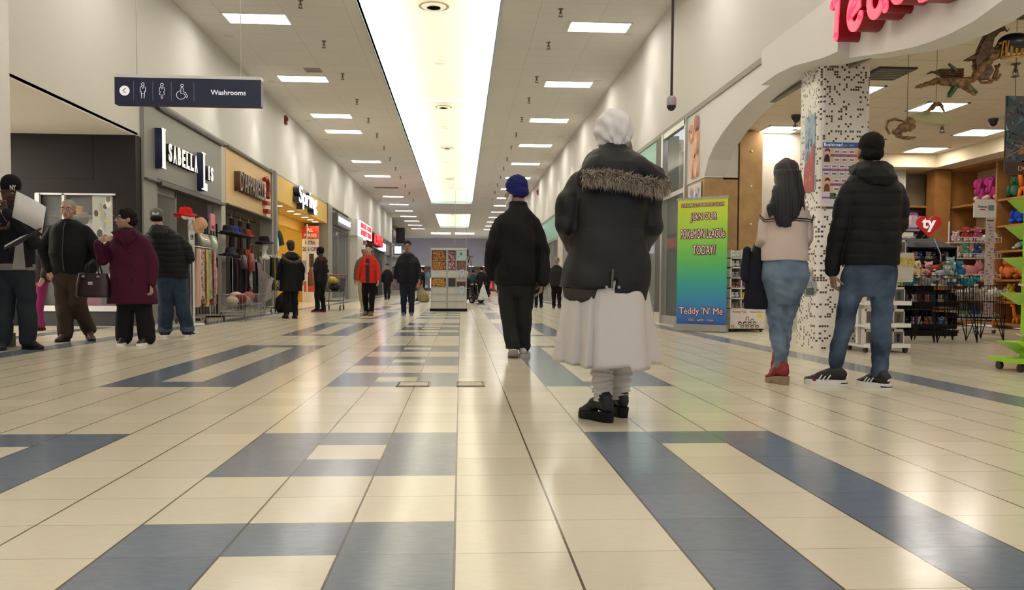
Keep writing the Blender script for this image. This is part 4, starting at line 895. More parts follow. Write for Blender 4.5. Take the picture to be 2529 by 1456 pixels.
def trousers(root, hip, legs, m, voxel=.009, pel=(.17, .12), seed=3, amp=.006, cuffs=True, top=None, sc_=(8, 8, 10), name='trousers', quilt=None):
    """legs: list of (hip x, knee, ankle point, (r thigh, r knee, r cuff))"""
    V = Vol(); hx, hy, hz = hip
    V.loft([(hx, hy, hz-.22, pel[0]*.62, pel[1]*.55), (hx, hy, hz-.15, pel[0]*.82, pel[1]*.8), (hx, hy, hz-.08, pel[0]*.95, pel[1]), (hx, hy, hz, pel[0], pel[1]*1.06), (hx, hy, (top or hz+.10), pel[0]*.92, pel[1]*.95)], 24)
    for (h0, kn, an, rr) in legs:
        h0 = Vector(h0); kn = Vector(kn); an = Vector(an); mid = h0.lerp(kn, .55); cal = kn.lerp(an, .4)
        V.limb([h0, mid, kn, cal, an], [rr[0], (rr[0]*.45+rr[1]*.55), rr[1], (rr[1]*.55+rr[2]*.45)*1.03, rr[2]], 18)
    def dz(a): return wrinkle(amp, sc_, seed)(a)
    return V.fuse(name, m, root, voxel, 3, dz, ground=.012)
def droop(pts, rad):
    p = list(pts); x, y, z = p[0]; q = p[1]; sx = (x-q[0]); p[0] = (x+math.copysign(.022, sx), y, z-.028); return p, [rad[0]*.86]+list(rad[1:])
def coat(root, rings, arms, m, voxel=.009, ex=2.3, seed=2, amp=.007, quilt=None, qa=.006, name='jacket', sc_=(7, 7, 5), sm=4, extra=None):
    V = Vol(); V.loft(rings, 36, ex=ex)
    for pts, rad in arms: V.limb(*droop(pts, rad), 16)
    if extra: extra(V)
    return V.fuse(name, m, root, voxel, sm, wrinkle(amp, sc_, seed, quilt, qa))
def core(V, rings, arms, legs):
    V.loft([(r[0], r[1], r[2], max(r[3]-.06, .05), max(r[4]-.05, .045)) for r in rings], 20)
    for pts, rad in arms:
        p_, r_ = droop(pts, rad); p_[0] = (p_[0][0]*.8, p_[0][1], p_[0][2]-.05); V.limb(p_, [max(x-.026, .02) for x in r_], 10)
    for (h0, kn, an, rr) in legs: V.limb([h0, kn, (an[0], an[1], max(an[2], .09))], [rr[0]*.7, rr[1]*.7, .035], 10)
def spikes(b, base, normals, length, n, seed, m_list, rad=.003, droop=.3, jit=.5):
    rr = random.Random(seed)
    for k in range(n):
        i = rr.randrange(len(base)); p = Vector(base[i]); nn = Vector(normals[i])
        p = p + Vector((rr.uniform(-1, 1), rr.uniform(-1, 1), rr.uniform(-1, 1)))*.018
        d = (nn + Vector((rr.uniform(-1, 1), rr.uniform(-1, 1), rr.uniform(-1, 1)))*jit + Vector((0, 0, -droop))).normalized(); L_ = length*rr.uniform(.55, 1.15)
        a = d.orthogonal().normalized()*rad; c = d.cross(a); mid = p + d*L_*.55; tip = p + d*L_ + Vector((0, 0, -L_*.15))
        v = [p+a, p-a*.5+c*.8, p-a*.5-c*.8, mid+a*.6, mid-a*.3+c*.5, mid-a*.3-c*.5, tip]
        b.add(v, [(0, 1, 4, 3), (1, 2, 5, 4), (2, 0, 3, 5), (3, 4, 6), (4, 5, 6), (5, 3, 6)], m_list[rr.randrange(len(m_list))])
SK = {'brown': '#8c6a56', 'tan': '#a27f6c', 'dark': '#4a3229', 'light': '#c9a08a', 'pale': '#d3b3a2'}
def skin(k): return mat(SK[k], .5)
m_blackj = mat('#17191a', .72, bump=(160, .12)); m_black2 = mat('#141516', .8)
# ---------------------------------------------------------------- 1. man in the white turban
def p_white_turban():
    P = person('', (.79, 4.36), 'person from behind in white turban, long black parka with fur-trimmed hood and white kurta')
    V = Vol(); T, M = head_vol(V, (.02, .07, 1.44), 0, -.12, 1.02, neck=(0, .03, 1.30))
    rings = [(-.045, 0, .66, .235, .19), (-.03, 0, .75, .235, .19), (-.025, 0, .90, .208, .17), (-.02, 0, 1.02, .188, .155), (-.01, 0, 1.14, .195, .155), (0, .01, 1.25, .20, .145), (.0, .02, 1.325, .155, .115), (0, .03, 1.385, .10, .10)]
    armL = ([(-.195, .02, 1.27), (-.235, .0, 1.15), (-.262, -.01, 1.02), (-.20, .13, .92), (-.06, .22, .90)], [.072, .074, .070, .062, .05]); armR = ([(.18, .02, 1.26), (.195, .0, 1.15), (.205, -.01, 1.02), (.19, .13, .92), (.05, .22, .90)], [.072, .074, .068, .060, .05])
    legs = [((-.07, 0, .70), (-.05, .02, .38), (-.045, .0, .13), (.09, .075, .062)), ((.07, .02, .70), (.07, .10, .38), (.075, .14, .12), (.09, .072, .06))]
    core(V, rings, [armL, armR], legs); hand(V, (-.05, .23, .90), (1, .2, -.1), (0, -1, 0), 1, .6); hand(V, (.05, .23, .88), (-1, .2, -.1), (0, -1, 0), -1, .6)
    V.fuse('body', skin('brown'), P, .008, 3)
    # hem rises left of the vent: asymmetrical parka
    def hemcut(a): return wrinkle(.011, (6, 6, 5), 4)(a)
    Vc = Vol(); Vc.loft([(-.055, .0, .665, .235, .185, .0)] + rings[1:], 48, ex=2.3)
    for pts, rad in (armL, armR): Vc.limb(*droop([(x*.965, y, z) for x, y, z in pts], [r*.95 for r in rad]), 18)
    o = Vc.fuse('parka', mat('#0c0d0e', .58, bump=(140, .10), spec=.4), P, .008, 4, None)
    n = len(o.data.vertices); a = np.empty(n*3); o.data.vertices.foreach_get('co', a); a = a.reshape(-1, 3)
    nn = np.empty(n*3, dtype=np.float32); o.data.vertex_normals.foreach_get('vector', nn); nn = nn.reshape(-1, 3)
    low = np.clip((.86-a[:, 2])/.2, 0, 1); a = a + nn*hemcut(a)[:, None]
    a[:, 2] += low*np.where(a[:, 0] < -.03, .03, -.030-.035*np.clip((a[:, 0]+.03)/.2, 0, 1.0))      # hem line
    a[:, 0] += low*np.where(a[:, 0] < -.03, 0, .0)
    vent = np.exp(-((a[:, 0]+.035-.03*(a[:, 2]-.68)/.1)/.007)**2)*(a[:, 1] < 0)*np.clip((.745-a[:, 2])/.02, 0, 1); a[:, 1] += vent*.035
    seam = np.exp(-((a[:, 2]-1.0)/.006)**2)*(a[:, 1] < 0)*(np.abs(a[:, 0]) < .2); a = a - nn*(seam*.003)[:, None]
    o.data.vertices.foreach_set('co', a.astype(np.float32).ravel()); o.data.update()
    b = B(); b.tube([(-.038, -.195, .695), (-.034, -.19, .79)], .006, 6, mat('#55504a', .5)); 
    for x, z in ((-.066, .700), (-.004, .700)): b.tube([(x, -.196, z), (x, -.206, z)], .0075, 12, mat('#8f8c86', .3, .8))
    q = b.build('vent_snap'); q.parent = o
    # grey lining flap hanging at the left hem
    V = Vol(); V.loft([(-.155, -.03, .62, .07, .10), (-.15, -.03, .64, .105, .13), (-.145, -.02, .70, .12, .15)], 24); V.fuse('lining_flap', mat('#3c3a35', .8), P, .008, 2)
    # hood lying on the back
    V = Vol(); V.loft([(.015, -.075, 1.22, .17, .07), (.01, -.09, 1.27, .20, .085), (.01, -.06, 1.33, .185, .11), (.0, .0, 1.385, .13, .12), (0, .03, 1.415, .095, .10)], 32)
    V.limb([(.10, -.10, 1.30), (.215, -.10, 1.235)], [.07, .045]); V.limb([(-.10, -.10, 1.30), (-.165, -.11, 1.25)], [.07, .05]); V.limb([(0, .0, 1.38), (.20, -.06, 1.27)], [.08, .05])
    V.fuse('hood', mat('#0c0d0e', .58, bump=(140, .1), spec=.4), P, .008, 5, wrinkle(.006, (9, 9, 7), 12))
    # fur trim
    line = [(-.175, -.155, 1.245), (-.12, -.17, 1.247), (-.06, -.178, 1.245), (0, -.18, 1.238), (.07, -.178, 1.222), (.14, -.17, 1.21), (.20, -.15, 1.203), (.245, -.11, 1.212), (.265, -.05, 1.23)]
    base, nrm = [], []
    for i in range(len(line)-1):
        for k in range(14):
            p = Vector(line[i]).lerp(Vector(line[i+1]), k/14)
            for t in range(8):
                an = t/8*2*math.pi; base.append(p + Vector((0, -math.cos(an)*.014, math.sin(an)*.018))); nrm.append(Vector((.0, -1.0-.2*math.cos(an), math.sin(an)*.9)))
    b = B(); b.tube(line, [.016, .020, .022, .023, .024, .024, .023, .022, .014], 10, mat('#57493a', .9)); spikes(b, base, nrm, .040, 6500, 3, [mat(c, .8) for c in ('#bdb09c', '#a39580', '#d2c7b6', '#877964')], .0016, .55, .55)
    q = b.build('fur_trim', recalc=False); q.parent = P; q['kind'] = 'stuff'
    # turban: wrapped layers
    V = Vol(); c = Vector((.006, .05, 1.515))
    V.sph(c, (.101, .120, .116), None, 28, 20); V.sph(c+Vector((0, -.01, -.055)), (.083, .105, .066), None, 24, 14)
    def fold(a):
        x = a[:, 0]-c.x; z = a[:, 2]-1.415; ang = np.arctan2(x, np.maximum(z, -.02)+.02)
        d = .0028*np.sin(ang*17+z*14) + .004*np.sin(z*90*(1+.3*x*8) + np.abs(x)*70)*np.clip(.09-z, 0, .05)*18
        return d + .003*smooth_noise(a.astype(np.float64), (30, 30, 30), 2) + .0022*np.sin((a[:, 0]-c.x)*60 + z*85)
    V.fuse('turban', mat('#d8d4d2', .8, bump=(200, .1)), P, .006, 3, fold)
    # kurta skirt with pleats
    b = B(); nn_ = 160; rows = []; m_k = mat('#c6c0bb', .8, bump=(150, .08))
    for j in range(26):
        t = j/25; z = .82*(1-t) + .305*t
        for k in range(nn_):
            an = 2*math.pi*k/nn_; rx = .190+.052*t; ry = .15+.07*t
            pl = (.5+.5*math.sin(an*4+.9*math.sin(an*2+1)+t*.8))*.044*t**.8 + .007*t*math.sin(an*7+2.5*t)
            if math.pi*1.12 < an < math.pi*1.42: q_ = ((an-math.pi*1.12)*2.9) % 1; pl += .055*t*(q_-.5)
            zz = z - (.012*math.sin(an*3+1)*t) - (.03*t if math.cos(an-5.4) > .92 else 0)
            rows.append((-.03+(rx+pl)*math.cos(an), .0+(ry+pl)*math.sin(an), zz))
    b.add(rows, [(j*nn_+k, j*nn_+(k+1) % nn_, (j+1)*nn_+(k+1) % nn_, (j+1)*nn_+k) for j in range(25) for k in range(nn_)])
    o = b.build('kurta', m_k, smooth='all', recalc=False); o.parent = P; sd = o.modifiers.new('s', 'SOLIDIFY'); sd.thickness = .004
    # white gathered churidar leggings
    def gather(a):
        z = a[:, 2]; g = np.clip((.33-z)/.1, 0, 1); an = np.arctan2(a[:, 1], a[:, 0]); return g*(.0055*np.sin(z*260+2.5*np.sin(an*2+z*40)) + .004*np.sin(z*150-3*np.cos(an))) + .003*smooth_noise(a.astype(np.float64), (12, 12, 16), 5)
    V = Vol(); V.loft([(-.0, .02, .62, .15, .11), (-.0, .02, .75, .16, .12)], 20)
    for (h0, kn, an, rr) in legs: V.limb([h0, kn, Vector(kn).lerp(Vector(an), .5), an], [.095, .078, .058, .047], 18)
    V.fuse('leggings', mat('#c9c4bf', .8), P, .006, 2, gather)
    shoe(P, (-.045, -.01), R(28), .255, 0, '#161616', '#121212', boot=True, heel=.022, wd=1.02); shoe(P, (.078, .15), R(8), .255, 0, '#161616', '#121212', boot=True, heel=.022)
p_white_turban()
# ---------------------------------------------------------------- 2. man in the blue turban
def p_blue_turban():
    P = person('', (.54, 8.1), 'elderly person walking away in navy turban, white beard, plain black jacket and dark trousers')
    V = Vol(); T, M = head_vol(V, (-.01, .04, 1.60), R(60), -.05, 1.02, neck=(0, .0, 1.44))
    rings = [(-.02, 0, .705, .195, .13), (-.02, 0, .80, .205, .14), (-.01, 0, .98, .195, .135), (0, 0, 1.15, .20, .135), (0, 0, 1.28, .205, .13), (.0, 0, 1.37, .175, .11), (.01, 0, 1.43, .105, .09), (.01, .01, 1.475, .075, .08)]
    armL = ([(-.175, 0, 1.33), (-.215, -.02, 1.15), (-.255, -.01, 1.02), (-.245, .06, .84), (-.235, .08, .78)], [.075, .072, .066, .058, .052]); armR = ([(.175, 0, 1.33), (.22, .02, 1.15), (.255, .03, 1.03), (.258, -.02, .86), (.25, -.03, .755)], [.075, .072, .066, .062, .054])
    legs = [((-.085, 0, .80), (-.085, .05, .46), (-.035, -.03, .13), (.10, .085, .068)), ((.085, 0, .80), (.075, .06, .46), (.075, .10, .12), (.10, .085, .066))]
    core(V, rings, [armL, armR], legs); hand(V, (.245, -.035, .74), (-.2, .05, -1), (-1, 0, 0), 1, .5); hand(V, (-.232, .085, .77), (.1, .2, -1), (1, 0, 0), -1, .5)
    V.fuse('body', skin('brown'), P, .007, 3); face_bits(P, T, M, 1.02)
    coat(P, rings, [armL, armR], mat('#0e0f10', .7, bump=(120, .1)), seed=8, amp=.010, name='jacket', extra=lambda V: V.loft([(.01, .01, 1.45, .085, .085), (.01, .0, 1.50, .075, .078)], 24))
    trousers(P, (-.005, 0, .82), legs, mat('#202323', .8, bump=(150, .15)), seed=4, amp=.008, pel=(.16, .125))
    b = B()
    for (x, y) in ((-.035, -.03), (.075, .10)): b.tube([(x, y, .10), (x, y, .135)], [.071, .073], 18)
    o = b.build('trouser_cuff', mat('#242727', .8)); o.parent = P
    # turban with fine ribs
    V = Vol(); c = T(0, -.01, .06); V.sph(c, (.100, .112, .105), None, 28, 20, M); V.sph(c+Vector((0.02, -.02, -.06)), (.090, .10, .07), None, 24, 14, M)
    V.fuse('turban', mat('#1c1f5e', .8, bump=(150, .2)), P, .006, 3, lambda a: .0018*np.sin((a[:, 2]*300+a[:, 0]*120)) + .002*np.sin(a[:, 2]*90+a[:, 0]*40))
    V = Vol()
    for q in (-1, 1): V.limb([T(q*.062, .02, -.035), T(q*.05, .05, -.085)], [.022, .026])
    V.limb([T(0, .075, -.10), T(0, .075, -.17)], [.042, .022]); V.limb([T(-.03, .085, -.055), T(.03, .085, -.055)], [.012, .012]); V.fuse('beard', mat('#d0cdc9', .9, bump=(200, .4)), P, .006, 2, lambda a: .003*smooth_noise(a.astype(np.float64), (60, 60, 25), 4))
    shoe(P, (-.035, -.045), R(-4), .285, R(24), '#c9c7c4', '#b4b0aa', lift=.0, wd=1.12, sole_h=.035); shoe(P, (.075, .10), R(-12), .285, 0, '#c9c7c4', '#b4b0aa', wd=1.12, sole_h=.035)
p_blue_turban()
# ---------------------------------------------------------------- 3. woman in the pink sweater
def p_girl():
    P = person('', (2.345, 6.0), 'person with long black hair in pink knit sweater, light jeans and red ankle boots')
    V = Vol(); T, M = head_vol(V, (.01, .04, 1.50), R(-6), 0, .97, fem=True, neck=(0, .0, 1.36))
    rings = [(0, 0, .895, .175, .125), (0, 0, .98, .168, .125), (0, 0, 1.10, .150, .115), (0, 0, 1.22, .155, .115), (0, 0, 1.30, .14, .10), (0, 0, 1.36, .09, .08), (0, .01, 1.39, .055, .06)]
    armL = ([(-.135, 0, 1.29), (-.155, -.01, 1.16), (-.168, -.01, 1.06), (-.14, .12, .98), (-.08, .18, .98)], [.055, .050, .044, .042, .036]); armR = ([(.135, 0, 1.29), (.150, .0, 1.16), (.160, .0, 1.06), (.155, .10, .97), (.15, .16, .93)], [.055, .050, .044, .042, .036])
    legs = [((-.082, 0, .80), (-.04, .06, .46), (-.01, -.01, .13), (.095, .058, .044)), ((.082, 0, .80), (.045, .08, .46), (.035, .12, .14), (.095, .058, .042))]
    core(V, rings, [armL, armR], legs); hand(V, (-.07, .19, .98), (1, .2, -.1), (0, -1, 0), 1, .8, .9); hand(V, (.172, .175, .92), (0, .5, -.8), (-1, 0, 0), 1, 1.1, .9); V.fuse('body', skin('light'), P, .007, 3)
    face_bits(P, T, M, .97)
    coat(P, rings, [armL, armR], mat('#c4b3a8', .85), seed=21, amp=.005, name='sweater', quilt=.012, qa=.0018, voxel=.007)
    b = B(); m_s = mat('#23242f', .7)
    pts = [(-.198, -.025, 1.22), (-.175, -.06, 1.185), (-.12, -.110, 1.19), (0, -.124, 1.195), (.12, -.110, 1.19), (.175, -.055, 1.185), (.198, -.02, 1.225)]
    b.tube(pts, .0045, 6, m_s); b.tube([(x*1.0, y-.001, z-.016) for x, y, z in pts], .003, 6, m_s); o = b.build('sweater_stripe'); o.parent = P
    def jean(a):
        return wrinkle(.004, (14, 14, 18), 6)(a) + .0025*np.sin(a[:, 2]*110+a[:, 0]*40)*np.clip((.55-np.abs(a[:, 2]-.45))*2, 0, 1)
    V = Vol(); V.loft([(0, 0, .58, .09, .06), (0, 0, .64, .13, .085), (0, -.003, .71, .162, .112), (0, -.005, .78, .178, .135), (0, 0, .86, .170, .125), (0, 0, .915, .155, .11)], 28)
    for (h0, kn, an, rr) in legs: V.limb([h0, Vector(h0).lerp(Vector(kn), .5), kn, Vector(kn).lerp(Vector(an), .4), an], [.094, .078, .056, .054, .042], 18)
    m_j = mat('#4f6072', .85, var=(7, '#74869a', .9), bump=(300, .15)); V.fuse('jeans', m_j, P, .007, 3, jean)
    # hair
    V = Vol(); V.sph(T(0, -.02, .045), (.086, .105, .092), None, 20, 14, M)
    V.loft([(-.055, -.105, 1.13, .035, .02), (-.045, -.115, 1.20, .085, .028), (-.035, -.115, 1.29, .125, .035), (-.02, -.095, 1.38, .118, .05), (0, -.05, 1.46, .095, .075), (.0, -.02, 1.54, .085, .095)], 28)
    V.limb([T(.07, -.02, .0), (.085, -.06, 1.33), (.11, -.07, 1.22)], [.03, .022, .008]); V.limb([(-.10, -.09, 1.36), (-.14, -.09, 1.27), (-.15, -.1, 1.20)], [.03, .03, .008]); V.limb([(-.02, -.11, 1.25), (-.01, -.12, 1.14)], [.04, .012])
    V.fuse('hair', mat('#0b0a0b', .5), P, .006, 3, lambda a: .0025*np.sin(a[:, 0]*330+a[:, 2]*14) + .004*np.sin(a[:, 0]*90+2*np.sin(a[:, 2]*9)))
    b = B(); b.tube([T(.0, .02, .135), T(.005, .03, .137)], .006, 8, mat('#d8d4cc', .3)); q = b.build('hair_clip'); q.parent = P
    def boots(o, T_, h):
        b = B(); b.tube([T_(.02, .03, h+.09), T_(.045, .05, h+.05), T_(.04, .07, h+.03)], .003, 6, mat('#c98a80', .7)); q = b.build('lace'); q.parent = o
    shoe(P, (-.012, -.02), R(14), .24, 0, '#7e1420', '#8d7b62', boot=True, heel=.03, extra=boots); shoe(P, (.035, .16), R(-8), .24, R(30), '#7e1420', '#8d7b62', boot=True, heel=.03, lift=.01)
    # navy jacket carried over the left arm
    J = empty('carried_jacket', (2.345, 6.0, 0), 'dark navy jacket carried over the arm of the long-haired person', 'jacket')
    V = Vol(); V.loft([(-.205, .01, .545, .085, .03), (-.20, .015, .62, .09, .045), (-.205, .03, .75, .082, .055), (-.195, .05, .88, .065, .06), (-.175, .08, .98, .045, .06), (-.165, .10, 1.03, .03, .04)], 28)
    V.limb([(-.265, .04, .97), (-.285, .02, .84), (-.295, .0, .765)], [.032, .034, .030]); V.loft([(.13, .15, .56, .05, .03), (.12, .16, .75, .05, .03)], 16)
    V.fuse('fabric', mat('#10131c', .75, bump=(150, .1)), J, .008, 3, wrinkle(.006, (10, 10, 4), 7))
    J2 = empty('plastic_bag', (2.345, 6.0, 0), 'thin grey plastic bag hanging from the right hand of the long-haired person', 'bag')
    V = Vol(); V.loft([(.235, .10, .635, .035, .02), (.235, .10, .66, .052, .03), (.232, .11, .74, .054, .03), (.215, .13, .82, .035, .022), (.20, .15, .88, .02, .015)], 20); V.limb([(.20, .15, .87), (.185, .17, .93)], [.012, .008])
    V.fuse('bag_body', mat('#a3a8ab', .15, alpha=.45), J2, .006, 2, wrinkle(.005, (20, 20, 10), 3)); V = Vol(); V.loft([(.235, .10, .648, .03, .015), (.235, .10, .70, .032, .016)], 12); V.fuse('dark_item', mat('#33353a', .6), J2, .006, 1)
    B().obox((.222, .085, .76), .035, .004, .05, 0, mat('#dfe3e6', .5)).build('receipt', None, None).parent = J2
p_girl()
# ---------------------------------------------------------------- 4. man in the black puffer
def p_boy():
    P = person('', (2.91, 5.85), 'person from behind in black puffer jacket, faded blue jeans and black and red striped sneakers')
    V = Vol(); T, M = head_vol(V, (-.01, .02, 1.665), R(-8), .08, 1.03, neck=(-.01, -.01, 1.52))
    rings = [(-.005, 0, .865, .200, .14), (-.005, 0, .93, .205, .15), (0, 0, 1.10, .200, .15), (0, 0, 1.25, .205, .15), (0, 0, 1.38, .205, .145), (0, 0, 1.47, .17, .125), (-.005, 0, 1.53, .12, .11), (-.005, .0, 1.56, .09, .10)]
    armL = ([(-.185, 0, 1.43), (-.212, -.01, 1.26), (-.232, -.01, 1.13), (-.25, .03, .97), (-.255, .05, .83)], [.076, .072, .066, .060, .052]); armR = ([(.185, 0, 1.43), (.198, .0, 1.28), (.195, -.01, 1.15), (.175, .14, 1.05), (.15, .2, 1.02)], [.076, .070, .066, .060, .052])
    legs = [((-.095, 0, .85), (-.145, .06, .49), (-.195, .09, .16), (.092, .066, .052)), ((.10, 0, .85), (.085, -.01, .49), (.035, -.10, .13), (.092, .070, .062))]
    core(V, rings, [armL, armR], legs); hand(V, (-.255, .055, .80), (.25, .1, -1), (1, 0, 0), 1, .7); hand(V, (.16, .22, 1.01), (-.6, .7, 0), (0, -1, 0), 1, .7); V.fuse('body', skin('brown'), P, .007, 3)
    coat(P, rings, [armL, armR], mat('#0d0e0e', .6, bump=(130, .12)), seed=33, amp=.005, name='puffer_jacket', quilt=.085, qa=.006, voxel=.008, ex=2.4)
    V = Vol(); V.loft([(-.005, -.075, 1.42, .10, .07), (-.005, -.085, 1.47, .14, .09), (-.005, -.05, 1.53, .135, .11), (-.005, -.0, 1.585, .11, .11), (-.005, .02, 1.60, .09, .09)], 30)
    V.limb([(-.11, -.03, 1.53), (-.10, .06, 1.55)], [.045, .04]); V.limb([(.10, -.03, 1.53), (.09, .06, 1.55)], [.045, .04])
    V.fuse('hood', mat('#171919', .6, bump=(120, .15)), P, .007, 3, wrinkle(.009, (16, 16, 16), 14))
    V = Vol(); V.sph(T(0, -.018, .052), (.086, .103, .088), None, 24, 16, M); V.sph(T(0, -.045, -.01), (.079, .068, .062), None, 20, 12, M); V.fuse('hair', mat('#100e0e', .8, bump=(260, .5)), P, .006, 2, lambda a: .003*smooth_noise(a.astype(np.float64), (70, 70, 70), 6))
    def jean(a): return wrinkle(.007, (10, 10, 14), 16)(a)
    V = Vol(); V.loft([(0, 0, .64, .10, .06), (0, 0, .70, .135, .09), (0, 0, .77, .16, .115), (0, -.005, .84, .172, .13), (0, 0, .92, .165, .12)], 28)
    for (h0, kn, an, rr) in legs: V.limb([h0, Vector(h0).lerp(Vector(kn), .5), kn, Vector(kn).lerp(Vector(an), .45), an], [rr[0], rr[0]*.92, rr[1], rr[1]*.93, rr[2]], 18)
    V.fuse('jeans', mat('#243042', .85, var=(5, '#56677c', .9), bump=(300, .15)), P, .008, 3, jean)
    def stripes(o, T_, h):
        b = B(); mw = mat('#dcdad6', .5)
        for q in (-1, 1):
            for k in range(3):
                y = .045+.028*k; b.tube([T_(q*.0405, y+.012, .018+h*.5), T_(q*.036, y-.006, .062), T_(q*.022, y-.018, .085)], .0048, 6, mw)
        b.tube([T_(0, -.082, .072), T_(0.012, -.075, .06), T_(-.012, -.075, .06), T_(0, -.082, .072)], .005, 6, mw)
        b.tube([T_(q2*.004, .02, h+.10) for q2 in (-5, 5)], .004, 6, mat('#2a2a2c', .6)); b.tube([T_(-.012, .035, h+.085), T_(-.02, .02, h+.12), T_(.0, .03, h+.13), T_(.01, .04, h+.085)], .003, 6, mat('#3a3636', .6)); b.build('stripe', recalc=False).parent = o
        V = Vol(); V.sph(T_(0, .15, .034), (.042, .058, .026), None, 16, 10, Matrix.Rotation(0, 3, 'Z')); V.fuse('toe_cap', mat('#6d1a22', .6), P, .006, 1).parent = o
        b = B(); b.tube([T_(x, y, .017) for x, y in ((-.036, -.04), (-.025, -.072), (0, -.08), (.025, -.072), (.036, -.04))], .005, 6, mat('#161616', .5)); b.build('sole_line').parent = o
    shoe(P, (.035, -.12), R(18), .29, 0, '#151516', '#d9d7d2', extra=stripes, sole_h=.034, wd=1.08); shoe(P, (-.195, .09), R(62), .29, 0, '#151516', '#d9d7d2', extra=stripes, sole_h=.034, wd=1.08)
p_boy()
# ---------------------------------------------------------------- 5. lady in the maroon coat
def p_lady():
    P = person('', (-3.68, 9.85), 'person in long maroon coat with short curly dark hair, one hand raised to chest')
    V = Vol(); T, M = head_vol(V, (-.10, -.02, 1.425), R(125), .05, .96, fem=True, neck=(-.08, .02, 1.27))
    rings = [(-.04, 0, .47, .275, .19), (-.04, 0, .60, .262, .18), (-.05, 0, .80, .235, .165), (-.06, 0, .98, .22, .16), (-.07, 0, 1.10, .222, .16), (-.075, 0, 1.19, .215, .14), (-.08, 0, 1.255, .15, .11), (-.08, .01, 1.31, .085, .085)]
    armL = ([(-.265, -.01, 1.18), (-.335, -.03, 1.05), (-.345, -.06, .97), (-.34, -.16, 1.08), (-.335, -.19, 1.14)], [.078, .074, .07, .055, .046]); armR = ([(.11, 0, 1.18), (.155, -.01, 1.0), (.185, -.02, .88), (.195, -.06, .76), (.195, -.08, .70)], [.078, .078, .072, .065, .055])
    legs = [((-.13, 0, .55), (-.125, .0, .40), (-.14, -.02, .09), (.10, .095, .095)), ((.06, 0, .55), (.08, .0, .40), (.12, -.02, .09), (.10, .095, .095))]
    core(V, rings, [armL, armR], legs); hand(V, (-.325, -.20, 1.165), (.75, -.1, .25), (0, 1, -.3), 1, .55, .92); hand(V, (.195, -.085, .69), (.1, -.2, -1), (-1, 0, 0), 1, .6, .92); V.fuse('body', skin('tan'), P, .007, 3); face_bits(P, T, M, .96, True, lip='#9a4a44')
    m_c = mat('#43122a', .9, bump=(220, .35)); coat(P, rings, [armL, armR], m_c, seed=41, amp=.006, name='coat', ex=2.2)
    b = B(); b.prism([(-.21, 1.27), (-.05, 1.12), (-.09, 1.30)], lambda x, z: (x, -.165+.1*max(0, z-1.2), z), lambda x, z: (x, -.185+.1*max(0, z-1.2), z)); b.prism([(.04, 1.29), (-.05, 1.12), (.10, 1.22)], lambda x, z: (x, -.165+.1*max(0, z-1.2), z), lambda x, z: (x, -.185+.1*max(0, z-1.2), z)); b.build('collar', m_c, None).parent = P
    b = B()
    for z in (1.06, .90, .74): b.tube([(-.015, -.165-.01*(1-z), z), (-.015, -.185-.01*(1-z), z)], .014, 14)
    b.build('button', mat('#2e0f1f', .3), None).parent = P
    V = Vol(); V.loft([(-.08, -.03, 1.22, .07, .06), (-.085, -.02, 1.28, .075, .075), (-.085, -.01, 1.33, .062, .065)], 20); V.fuse('scarf', mat('#1e2026', .8), P, .007, 2, wrinkle(.006, (30, 30, 30), 2))
    V = Vol(); V.sph(T(0, -.02, .05), (.092, .105, .088), None, 20, 12, M); V.sph(T(0, -.06, -.01), (.085, .075, .075), None, 20, 12, M); V.sph(T(0, .035, .085), (.07, .055, .04), None, 16, 10, M)
    V.fuse('hair', mat('#15100f', .8, bump=(120, .6)), P, .006, 2, lambda a: .008*smooth_noise(a.astype(np.float64), (38, 38, 38), 8))
    trousers(P, (-.03, 0, .62), legs, mat('#121315', .85), seed=42, amp=.005, pel=(.2, .13))
    for x, h_ in ((-.14, 8), (.12, -12)): shoe(P, (x, -.02), R(180+h_), .25, 0, '#1a1a1c', '#d9d9d6')
    A = empty('handbag', (-4.1, 9.72, .54), 'dark burgundy leather handbag hanging from the forearm of the person in the maroon coat', 'bag')
    V = Vol(); V.loft([(0, 0, 0, .175, .07), (0, 0, .02, .185, .08), (0, 0, .14, .18, .075), (0, 0, .27, .155, .05)], 28, ex=3.5); V.fuse('body', mat('#261016', .4, bump=(90, .15)), A, .007, 3)
    b = B()
    for y in (-.05, .05): b.tube([(-.075, y, .22), (-.06, y*.7, .36), (0, y*.4, .42), (.06, y*.7, .36), (.085, y, .22)], .009, 8)
    b.build('handle', mat('#1d0c11', .4), None, 'all').parent = A
    b = B()
    for x in (-.075, .085): b.obox((x, -.078, .235), .03, .012, .02, 0)
    b.obox((0.0, -.082, .16), .05, .006, .035, 0); b.build('clasp', mat('#b8b2aa', .2, .9), None).parent = A
p_lady()
